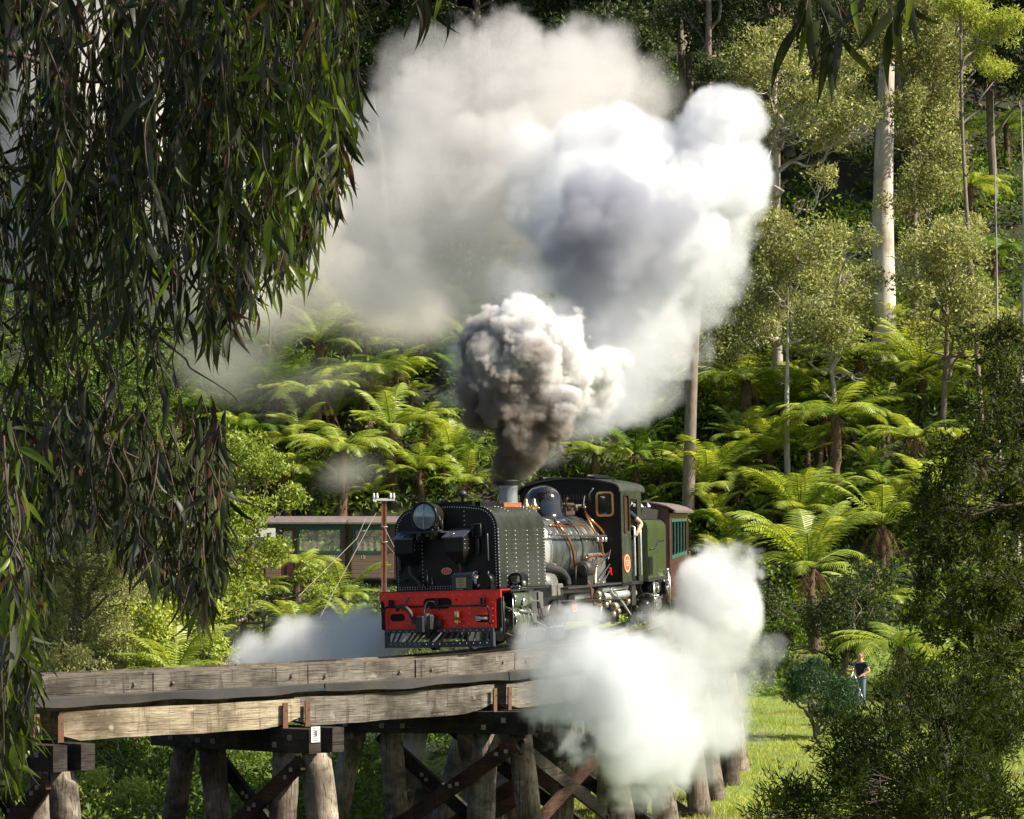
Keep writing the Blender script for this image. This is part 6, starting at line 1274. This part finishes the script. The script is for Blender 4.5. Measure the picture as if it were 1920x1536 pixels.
# ---------------------------------------------------------------- near left: hanging gum foliage
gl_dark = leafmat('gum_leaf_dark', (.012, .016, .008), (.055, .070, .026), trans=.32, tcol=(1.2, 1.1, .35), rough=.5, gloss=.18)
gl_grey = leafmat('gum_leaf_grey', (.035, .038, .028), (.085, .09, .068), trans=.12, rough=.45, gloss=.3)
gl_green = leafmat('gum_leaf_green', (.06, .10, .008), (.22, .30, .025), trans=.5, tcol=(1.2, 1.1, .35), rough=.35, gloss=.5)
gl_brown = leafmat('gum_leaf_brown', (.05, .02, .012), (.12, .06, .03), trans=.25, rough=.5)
GL = [gl_dark, gl_grey, gl_green, gl_brown]
def gumleaf(seed):
    r_ = random.Random(seed); m_ = 7; V = []; cv = r_.uniform(.08, .22)*(1 if seed % 2 else -1); bw = r_.uniform(-.12, .12); wd = r_.uniform(.062, .092)
    for k in range(m_+1):
        s = k/m_; w = wd*(math.sin(math.pi*min(1, s*1.02)**.75)**.8 if 0 < s < 1 else .02)*(1.15-.5*s); y = cv*(s*s-s)*1.6; z = bw*math.sin(math.pi*s)
        tw = .35*s*(1 if seed % 3 else -1)
        V += [(s, y+w*math.cos(tw), z+w*math.sin(tw)+.02*w), (s, y, z-.25*w), (s, y-w*math.cos(tw), z-w*math.sin(tw)+.02*w)]
    F = []
    for k in range(m_): F += [(k*3, k*3+1, k*3+4, k*3+3), (k*3+1, k*3+2, k*3+5, k*3+4)]
    return np.array(V), np.array(F)
TPL = [gumleaf(k) for k in range(6)]
gt = thing('eucalyptus_tree', (-4.6, 7.5, Tz(-4.6, 7.5)), 'near eucalyptus with long drooping sickle leaves hanging over the left of the view', 'eucalyptus tree')
mb = MB(); mb.tube(spline([(-4.6, 7.5, Tz(-4.6, 7.5)-.3), (-4.5, 7.5, 2.5), (-4.2, 7.3, 5), (-3.6, 7.0, 7)], 6), [.3-.011*k for k in range(19)], 14, caps=False); mb.build('trunk', barkg, gt)
rg = random.Random(99); bx_ = [0, 100, 200, 290, 350, 395, 430, 470, 515, 575, 610, 645, 665]
by_ = [830, 790, 760, 740, 720, 690, 650, 615, 575, 540, 440, 270, 40]
lx_ = [0, 28, 60, 95, 150, 230, 250, 300, 360, 400, 425, 440]
ly_ = [1500, 1500, 1310, 1080, 1010, 1040, 1110, 1140, 1200, 1170, 1100, 900]
def bottom(x): return float(np.interp(x, bx_, by_))
def lower(x): return float(np.interp(x, lx_, ly_))
mbB = MB(); lv = []
def strand(x, y0, y1, Y, bright=.2, step=.028, drift=0, big=1):
    """one hanging twig from photo height y0 to y1 at distance Y, with leaves alternating along it"""
    a, b = P(x, y0, Y), P(x+drift, y1, Y+rg.uniform(-.3, .3)); L = (b-a).length; n = max(3, int(L/.12)); pts = []
    for k in range(n+1): f = k/n; pts.append(a+(b-a)*f+Vector((rg.uniform(-.03, .03), rg.uniform(-.03, .03), 0)))
    pts = spline(pts, 3); mbB.tube(pts, [.0026*(1-.6*i/(len(pts)-1))+.0006 for i in range(len(pts))], 4, caps=False)
    m_ = int(L/step)
    for k in range(m_):
        p = pts[min(int(k/m_*len(pts)), len(pts)-1)]; s_ = (rg.betavariate(2, 3)*.12+.055)*big
        az = rg.uniform(0, 6.28); til = abs(rg.gauss(0, .46))+.04
        if rg.random() < .06: til += .5
        d = Vector((math.cos(az)*math.sin(til), math.sin(az)*math.sin(til), -math.cos(til)))
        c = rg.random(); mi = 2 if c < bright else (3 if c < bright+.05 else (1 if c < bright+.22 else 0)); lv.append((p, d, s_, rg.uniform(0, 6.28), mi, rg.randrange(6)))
cen_ = [rg.uniform(-30, 650) for _ in range(54)]
for k in range(500):
    x = rg.choice(cen_)+rg.gauss(0, 14); bt_ = bottom(max(x, 0))+rg.uniform(-50, 10); Y = rg.uniform(6.6, 10)
    ln = rg.uniform(230, 520); y0 = rg.uniform(-60, max(bt_-ln, -40)); y1 = min(y0+ln, bt_)
    if x > 430: y0 = rg.uniform(-60, max(-30, bt_-250))
    if 300 < (y0+y1)/2 < 780 and x < 430 and rg.random() < .42: continue
    edge = x > 440 or (x < 300 and 500 < y1 < 1000 and rg.random() < .25)
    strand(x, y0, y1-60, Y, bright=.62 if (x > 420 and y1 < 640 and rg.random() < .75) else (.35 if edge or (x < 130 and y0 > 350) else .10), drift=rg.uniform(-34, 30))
cen2 = [rg.uniform(-10, 432) for _ in range(26)]
for k in range(215):   # lower skirt of the curtain
    x = min(rg.choice(cen2)+rg.gauss(0, 10), 434); bt_ = lower(max(x, 0)); y0 = rg.uniform(740, bt_-150); strand(x, y0, min(y0+rg.uniform(150, 330), bt_-50), rg.uniform(6.6, 9.5), bright=.07 if x > 90 else .4, drift=rg.uniform(-22, 18) if x < 390 else rg.uniform(-25, 0))
for k in range(42): x = rg.uniform(-18, 60); y0 = rg.uniform(700, 1260); strand(x, y0, min(y0+rg.uniform(160, 300), lower(max(x, 0))-60), rg.uniform(5.6, 7.5), bright=.3, drift=rg.uniform(-10, 12))
for k in range(16): x = rg.uniform(60, 400); strand(x, 560, 800, rg.uniform(7, 9), bright=.15, step=.07, drift=rg.uniform(-30, 30))
for k in range(80): x = rg.uniform(380, 650); bt_ = bottom(x); strand(x, bt_-rg.uniform(120, 330), bt_-rg.uniform(30, 90), rg.uniform(7, 9.5), bright=.6 if x > 450 else .25, drift=rg.uniform(-5, 22))
for x, y0, y1, Y, br_ in ((1515, -60, 75, 6.2, .1), (1540, -60, 105, 6.4, .1), (1560, -70, 90, 6.6, .2), (1500, -60, 60, 6.3, .1), (1640, -70, 20, 6.2, .15), (1665, -70, 45, 6.4, .15), (1680, -60, 30, 6.3, .2), (1610, -70, 5, 6.3, .1), (790, -60, 10, 8.0, .2), (835, -60, 30, 8.2, .2), (775, -60, 0, 8.0, .2), (1550, -50, 95, 6.5, .05)):
    strand(x, y0, y1, Y, br_, step=.04, big=1.5, drift=rg.uniform(-8, 8))
for a, b, r_ in (((-60, 90, 8.6), (440, 195, 8.8), .014), ((-60, 300, 8.2), (380, 420, 8.2), .010), ((200, 190, 8.8), (600, 360, 8.6), .008), ((-40, 520, 8.0), (330, 620, 8.2), .009), ((250, 600, 8), (455, 760, 8.2), .006), ((100, -60, 9), (650, 210, 8.6), .011), ((-60, 760, 7.6), (260, 860, 7.8), .008), ((330, -60, 8.6), (690, 230, 8.4), .008), ((-60, -200, 8), (1700, -140, 6.4), .03)):
    pa, pb = P(*a), P(*b); limb(mbB, pa, pb, r_, r_*.35, rg, .05, 7)
for a, b in (((-3.9, 7.2, 5.6), (-2.0, 8.4, 4.6)), ((-4.0, 7.3, 4.9), (-2.0, 8.0, 3.6)), ((-3.7, 7.1, 6.6), (1.5, 6.5, 5.6)), ((-4.4, 7.5, 3.3), (-2.0, 7.8, 2.4)), ((-3.8, 7.1, 6.2), (2.8, 5.6, 5.4)), ((-3.8, 7.1, 6.2), (.5, 8.6, 5.5))): limb(mbB, a, b, .05, .015, rg, .06, 7)
mbB.build('branches', mat('twig_brown', (.035, .02, .015), (.07, .042, .03), rough=.7, scale=20), gt)
def leafM(p, d, s_, roll):
    d = Vector(d).normalized(); q = d.orthogonal().normalized(); q = Matrix.Rotation(roll, 3, d) @ q; r_ = d.cross(q); return np.array([[d.x, q.x, r_.x], [d.y, q.y, r_.y], [d.z, q.z, r_.z]])*s_
lv.sort(key=lambda l: l[0].y/l[2]); near_, far_ = lv[:290], lv[290:]
LM = {}
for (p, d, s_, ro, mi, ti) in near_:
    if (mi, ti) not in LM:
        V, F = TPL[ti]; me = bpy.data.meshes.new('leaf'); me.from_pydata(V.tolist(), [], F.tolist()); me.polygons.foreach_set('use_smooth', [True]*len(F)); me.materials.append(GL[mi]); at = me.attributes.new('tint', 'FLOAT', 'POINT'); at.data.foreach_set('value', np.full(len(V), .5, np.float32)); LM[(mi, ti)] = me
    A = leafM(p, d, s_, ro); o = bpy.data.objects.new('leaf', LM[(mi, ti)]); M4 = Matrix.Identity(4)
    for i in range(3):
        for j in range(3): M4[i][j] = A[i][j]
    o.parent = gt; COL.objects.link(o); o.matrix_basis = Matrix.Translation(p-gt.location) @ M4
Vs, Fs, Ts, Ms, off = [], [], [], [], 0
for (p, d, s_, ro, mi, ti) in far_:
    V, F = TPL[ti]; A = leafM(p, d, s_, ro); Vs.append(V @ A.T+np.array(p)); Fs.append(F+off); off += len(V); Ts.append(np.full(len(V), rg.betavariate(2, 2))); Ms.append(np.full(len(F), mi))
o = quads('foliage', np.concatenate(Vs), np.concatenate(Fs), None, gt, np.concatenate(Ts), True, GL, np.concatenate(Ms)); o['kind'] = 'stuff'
# crown of the same tree above the camera: it shades the hanging leaves
n = 30000; ctr = np.stack([NR.uniform(-3.6, 6.0, 300), NR.uniform(4.0, 11, 300), NR.uniform(5.0, 6.9, 300)], 1); k = NR.integers(0, 300, n); p = ctr[k]+NR.normal(size=(n, 3))*np.array([.26, .26, .22])
p = p[p[:, 2]-.2 > CZ+1010*p[:, 1]/FPX]
V, F, t = leafcloud(p, .18, .2, .3, 1.2); o = quads('upper_foliage', V, F, gl_dark, gt, t); o['kind'] = 'stuff'
print('leaves', len(lv))
# ---------------------------------------------------------------- smoke and steam: real volumes of scattering droplets
SR = np.random.default_rng(3)
def _up(a, n, axis):
    m = a.shape[axis]; t = np.linspace(1, m-2.001, n); i = t.astype(int); f = t-i; sh = [1]*3; sh[axis] = n; f = f.reshape(sh).astype(np.float32)
    p0, p1, p2, p3 = (np.take(a, i+k, axis=axis) for k in (-1, 0, 1, 2)); return p1+.5*f*(p2-p0+f*(2*p0-5*p1+4*p2-p3+f*(3*(p1-p2)+p3-p0)))
def vnoise(shape, size, wl):
    a = SR.uniform(-1, 1, [int(math.ceil(s/wl))+4 for s in size]).astype(np.float32)
    for ax in range(3): a = _up(a, shape[ax], ax)
    return a
def plume(name, label, blobs, vox, amp, wl, octs, sharp, dens, color, warp=.15, fine=None, aniso=.25, soot=None, bias=.45, smooth=False, rgh=.55):
    """blobs: (px, py, distance, radius px or (rx, ry-depth, rz), weight). density grid computed here, turned into a volume by geometry nodes"""
    bl = [(np.array(P(x, y, Y)), np.broadcast_to(np.array(r, float), 3)*Y/FPX, w) for x, y, Y, r, w in blobs]
    pad = amp*1.3+warp
    lo = np.min([c-r-pad for c, r, w in bl], 0); hi = np.max([c+r+pad for c, r, w in bl], 0)
    n = np.ceil((hi-lo)/vox).astype(int)+1; size = (n-1)*vox; hi = lo+size
    ax = [np.linspace(lo[k], hi[k], n[k], dtype=np.float32) for k in range(3)]; shape = tuple(int(v) for v in n)
    X, Yg, Z = np.meshgrid(*ax, indexing='ij', sparse=True); wx = [vnoise(shape, size, wl*1.3)*warp for _ in range(3)]
    f = np.full(shape, -1e3, np.float32); Wt = np.zeros(shape, np.float32); Am = np.ones(shape, np.float32)
    for c, r, w in bl:
        rm = min(r); d = (1-np.sqrt(((X+wx[0]-c[0])/r[0])**2+((Yg+wx[1]-c[1])/r[1])**2+((Z+wx[2]-c[2])/r[2])**2))*rm; m = d > f; f = np.where(m, d, f); Wt = np.where(m, w, Wt); Am = np.where(m, min(1, max(.07, (rm-.2)/amp*.30)), Am)
    a = amp; l = wl
    for k in range(octs):
        nz = vnoise(shape, size, l); f += Am*a*((nz*.9) if smooth else (np.abs(nz)*2.2-bias)); a *= rgh; l *= .5
    d = np.clip(f*sharp, 0, 1); d = d*d*(3-2*d)*dens*Wt
    if fine: d *= np.clip(.5+fine*vnoise(shape, size, wl*.7)+fine*.6*vnoise(shape, size, wl*.3), .05, 2)
    e = 3
    for axx in range(3):          # fade out before the box ends
        t = np.clip(np.minimum(np.arange(shape[axx]), shape[axx]-1-np.arange(shape[axx]))/e, 0, 1).astype(np.float32); sh = [1]*3; sh[axx] = -1; d = d*t.reshape(sh)
    flat = np.ascontiguousarray(d, np.float32).ravel(); me = bpy.data.meshes.new(name); me.vertices.add(flat.size); at = me.attributes.new('dens', 'FLOAT', 'POINT'); at.data.foreach_set('value', flat)
    o = bpy.data.objects.new(name, me); COL.objects.link(o); tag(o, label, None, None, 'stuff')
    ng = bpy.data.node_groups.new(name, 'GeometryNodeTree'); ng.interface.new_socket('Geometry', in_out='INPUT', socket_type='NodeSocketGeometry'); ng.interface.new_socket('Geometry', in_out='OUTPUT', socket_type='NodeSocketGeometry')
    N = ng.nodes.new; L = ng.links.new; gi = N('NodeGroupInput'); go = N('NodeGroupOutput'); vc = N('GeometryNodeVolumeCube')
    vc.inputs['Min'].default_value = lo; vc.inputs['Max'].default_value = hi
    for k, c_ in enumerate('XYZ'): vc.inputs['Resolution '+c_].default_value = shape[k]
    pos = N('GeometryNodeInputPosition')
    def vm(op, a_, b_): q = N('ShaderNodeVectorMath'); q.operation = op; L(a_, q.inputs[0]); q.inputs[1].default_value = b_; return q
    s1 = vm('SUBTRACT', pos.outputs[0], lo); s2_ = vm('MULTIPLY', s1.outputs[0], (n-1)/size); s3 = vm('ADD', s2_.outputs[0], (.5, .5, .5))
    fl = N('ShaderNodeVectorMath'); fl.operation = 'FLOOR'; L(s3.outputs[0], fl.inputs[0]); dt = vm('DOT_PRODUCT', fl.outputs[0], (shape[1]*shape[2], shape[2], 1))
    ti = N('FunctionNodeFloatToInt'); L(dt.outputs['Value'], ti.inputs[0]); na = N('GeometryNodeInputNamedAttribute'); na.data_type = 'FLOAT'; na.inputs[0].default_value = 'dens'
    si = N('GeometryNodeSampleIndex'); si.data_type = 'FLOAT'; si.clamp = True; L(gi.outputs[0], si.inputs[0]); L(na.outputs[0], si.inputs['Value']); L(ti.outputs[0], si.inputs['Index']); L(si.outputs[0], vc.inputs['Density'])
    sm = N('GeometryNodeSetMaterial'); L(vc.outputs[0], sm.inputs[0]); m = bpy.data.materials.new(name); m.use_nodes = True; t = m.node_tree; t.nodes.clear()
    pv = t.nodes.new('ShaderNodeVolumePrincipled'); mo = t.nodes.new('ShaderNodeOutputMaterial'); t.links.new(pv.outputs[0], mo.inputs[1]); pv.inputs['Color'].default_value = (*color, 1); pv.inputs['Density'].default_value = 1; pv.inputs['Anisotropy'].default_value = aniso
    if soot:   # sooty near the chimney, whiter as it rises and cools, mixed unevenly
        (z0, z1, dark_) = soot; tc = t.nodes.new('ShaderNodeTexCoord'); sp_ = t.nodes.new('ShaderNodeSeparateXYZ'); t.links.new(tc.outputs['Object'], sp_.inputs[0]); nz = t.nodes.new('ShaderNodeTexNoise'); nz.inputs['Scale'].default_value = 1.1; nz.inputs['Detail'].default_value = 2; t.links.new(tc.outputs['Object'], nz.inputs[0])
        mr = t.nodes.new('ShaderNodeMapRange'); mr.inputs[1].default_value = z0; mr.inputs[2].default_value = z1; t.links.new(sp_.outputs[2], mr.inputs[0])
        # distance sideways from the column lifts the white too
        ma = t.nodes.new('ShaderNodeMath'); ma.operation = 'MULTIPLY_ADD'; t.links.new(sp_.outputs[0], ma.inputs[0]); ma.inputs[1].default_value = .38; t.links.new(mr.outputs[0], ma.inputs[2])
        m2 = t.nodes.new('ShaderNodeMath'); m2.operation = 'MULTIPLY_ADD'; t.links.new(nz.outputs[0], m2.inputs[0]); m2.inputs[1].default_value = 1.5; m2.inputs[2].default_value = -.75
        ad = t.nodes.new('ShaderNodeMath'); ad.operation = 'ADD'; ad.use_clamp = True; t.links.new(ma.outputs[0], ad.inputs[0]); t.links.new(m2.outputs[0], ad.inputs[1])
        mx = t.nodes.new('ShaderNodeMix'); mx.data_type = 'RGBA'; t.links.new(ad.outputs[0], mx.inputs[0]); mx.inputs[6].default_value = (*dark_, 1); mx.inputs[7].default_value = (*color, 1); t.links.new(mx.outputs[2], pv.inputs['Color'])
    sm.inputs['Material'].default_value = m; L(sm.outputs[0], go.inputs[0]); md = o.modifiers.new('volume', 'NODES'); md.node_group = ng; return o
plume('chimney_smoke', 'brown to cream billowing smoke column bursting from the chimney',
  [(960, 890, 48, 21, 1), (961, 872, 48, 26, 1), (964, 851, 48, 33, 1), (971, 826, 48, 43, 1), (983, 797, 48.1, 57, 1), (985, 760, 48.2, 74, 1), (970, 700, 48.3, 82, 1), (1010, 660, 48.6, 78, 1), (935, 665, 48.2, 56, 1), (985, 578, 48.3, 40, 1), (968, 620, 48.3, 54, .9), (1065, 680, 48.8, 54, .9), (1110, 695, 49.2, 46, .8), (1145, 680, 49.4, 32, .8), (1050, 755, 49, 60, .7), (1110, 745, 49.5, 44, .6), (895, 715, 48.2, 40, .7), (905, 780, 48.4, 38, .6)],
  .026, .34, .80, 6, 8, 12, (.94, .935, .94), .30, None, .2, (4.0, 6.25, (.36, .29, .24)), rgh=.66)
plume('smoke_veil', 'soft lilac grey smoke wrapped around the brown column and joining the white cloud',
  [(905, 700, 49, 58, 1), (1080, 760, 49.6, 70, 1), (1130, 710, 50.2, 66, 1), (890, 770, 49, 40, 1), (1040, 830, 49.2, 46, .8), (1000, 600, 49.4, 70, .7), (1090, 620, 50.5, 80, .7), (1160, 660, 51.5, 80, .7), (1120, 800, 50.5, 50, .7), (1180, 760, 51.5, 50, .7), (940, 560, 50, 50, .4)],
  .05, .45, 1.3, 5, 1.8, 2.6, (.84, .85, .90), .4, .3, .2, rgh=.62)
plume('steam_cloud', 'dense white cloud with a blue grey underside drifting right above the engine',
  [(1140, 440, 53, 120, 1), (1240, 420, 53.5, 115, 1), (1330, 300, 55, 88, 1.2), (1270, 330, 55, 92, 1), (1120, 320, 56, 90, .8), (1050, 400, 55, 76, .9), (1180, 560, 54, 130, .7), (1240, 640, 54, 90, .5), (1210, 730, 54, 66, .4), (1290, 520, 55, 90, .5), (1340, 400, 56, 76, .6), (1180, 270, 56, 70, .8), (1378, 252, 55.5, 50, 1.2), (1010, 330, 57, 70, .6), (1110, 600, 53, 80, .7), (1160, 700, 53, 80, .5), (1240, 740, 54, 50, .35)],
  .06, .80, 2.1, 6, 4.2, 4.4, (.915, .925, .955), .45, .2, .25, rgh=.66)
plume('shaded_cloud', 'shadow grey rounded puff in front of the white cloud above the engine',
  [(1090, 430, 50.2, 72, 1), (1165, 405, 50.3, 78, 1), (1245, 430, 50.5, 62, 1), (1055, 470, 50.3, 54, .9), (1140, 480, 50.3, 72, .9), (1225, 490, 50.5, 56, .6), (1180, 560, 50.5, 66, .3), (1120, 540, 50.5, 56, .35)],
  .045, .42, 1.3, 5, 2.6, 5.0, (.58, .59, .66), .35, .25, .15, rgh=.62)  # extra puff, its grey colour stands in for the cloud's self-shadow
plume('upper_smoke', 'broad cream smoke rising to the top of the picture and leaning left',
  [(960, 225, 60, 152, 1), (850, 250, 60, 128, .9), (1070, 180, 60, 125, 1), (1160, 200, 60, 86, 1), (780, 170, 61, 86, .6), (930, 150, 60, 66, 1), (920, 340, 59, 160, 1), (820, 400, 58, 140, 1), (715, 400, 58, 90, 1), (880, 500, 58, 130, .8), (780, 500, 59, 110, .7), (1150, 140, 61, 76, .9), (1205, 170, 60, 60, .8), (690, 530, 60, 100, .4), (740, 260, 61, 90, .8), (900, 600, 57, 80, .4), (990, 430, 58, 110, .9), (820, 590, 58, 80, .3)],
  .09, 1.3, 3.0, 6, 2.6, 1.25, (.92, .905, .905), .6, .3, .3, rgh=.68)
plume('side_wisps', 'thin pale wisps left of the chimney smoke',
  [(840, 640, 56, 46, 1), (835, 740, 56, 36, 1.2), (870, 760, 54, 40, 1.2), (860, 700, 55, 40, .8), (900, 810, 52, 34, 1.4), (1040, 850, 51, 46, 1)], .07, .35, 1.2, 4, 1.4, .7, (.985, .99, .995), .3, .3, .3)
plume('drifting_smoke', 'thin veil of smoke hanging in front of the ferns and trees on the left',
  [(560, 600, 86, (190, 90, 120), 1.8), (450, 690, 86, (150, 90, 80), 1.3), (700, 600, 85, (140, 80, 120), 1.3), (620, 420, 88, (170, 90, 170), 2.2), (420, 470, 88, (190, 90, 180), 3.5), (200, 300, 90, (280, 90, 320), 5), (300, 560, 89, (170, 80, 130), 3), (660, 930, 88, (90, 50, 40), .9), (600, 760, 87, (200, 60, 70), .6), (740, 880, 84, (80, 40, 40), .8)],
  .30, 1.2, 5.0, 4, .8, 1.35, (.94, .925, .90), 1.2, .35, .4, smooth=True)
plume('cylinder_steam', 'dense white steam billowing from the cylinders over the bridge side',
  [(1065, 1245, 42.0, 78, 1), (1130, 1300, 42.2, 104, 1), (1010, 1232, 41.8, 38, 1), (1190, 1235, 43.4, 72, .8), (1110, 1200, 43.2, 40, 1), (1235, 1310, 43, 90, .8), (1195, 1390, 42.6, 84, 1), (1270, 1400, 43, 72, 1), (1310, 1290, 46, 100, .3), (1290, 1350, 45, 86, .4), (1005, 1180, 43.2, 22, .8), (1340, 1320, 47, 80, .2), (1230, 1450, 42.8, 44, .8), (1120, 1370, 42.2, 56, .8), (1340, 1230, 49, 80, .14), (1060, 1310, 42, 56, 1), (1160, 1180, 44, 30, .8), (1085, 1165, 45.5, 30, .7), (1280, 1200, 47, 60, .35), (1240, 1180, 47.5, 34, .6), (1010, 1290, 42, 30, .6)],
  .045, .55, 1.3, 6, 4.0, 4.0, (.905, .925, .95), .4, .3, .25, rgh=.68)
plume('rear_steam', 'white steam burst shooting right from the rear engine unit',
  [(1290, 1140, 52, 46, 1), (1340, 1130, 52, 76, 1), (1390, 1140, 52.5, 50, .9), (1335, 1080, 53, 52, .8), (1350, 1045, 53.5, 32, .6), (1415, 1160, 53, 28, .4), (1250, 1150, 51, 20, 1), (1270, 1150, 51.3, 30, 1), (1370, 1190, 53, 46, .3), (1410, 1210, 54, 40, .12)],
  .045, .45, 1.2, 6, 4.5, 5, (.915, .925, .95), .35, .3, .25, rgh=.68)
plume('track_steam', 'low bluish white steam creeping behind the bridge deck left of the engine',
  [(705, 1210, 46.5, (60, 70, 58), 1), (640, 1208, 47, (66, 70, 64), 1), (570, 1225, 47.5, (66, 70, 66), 1), (500, 1240, 48, (58, 60, 52), .9), (745, 1195, 47, (44, 50, 44), 1), (600, 1290, 47.5, (110, 70, 60), .8), (700, 1310, 47.5, (90, 60, 60), .7), (710, 1120, 47, (26, 26, 50), .25), (760, 1390, 48, (50, 40, 40), .3)],
  .06, .30, 1.2, 5, 3.4, 5, (.99, .995, 1.0), .3, .2, .25)
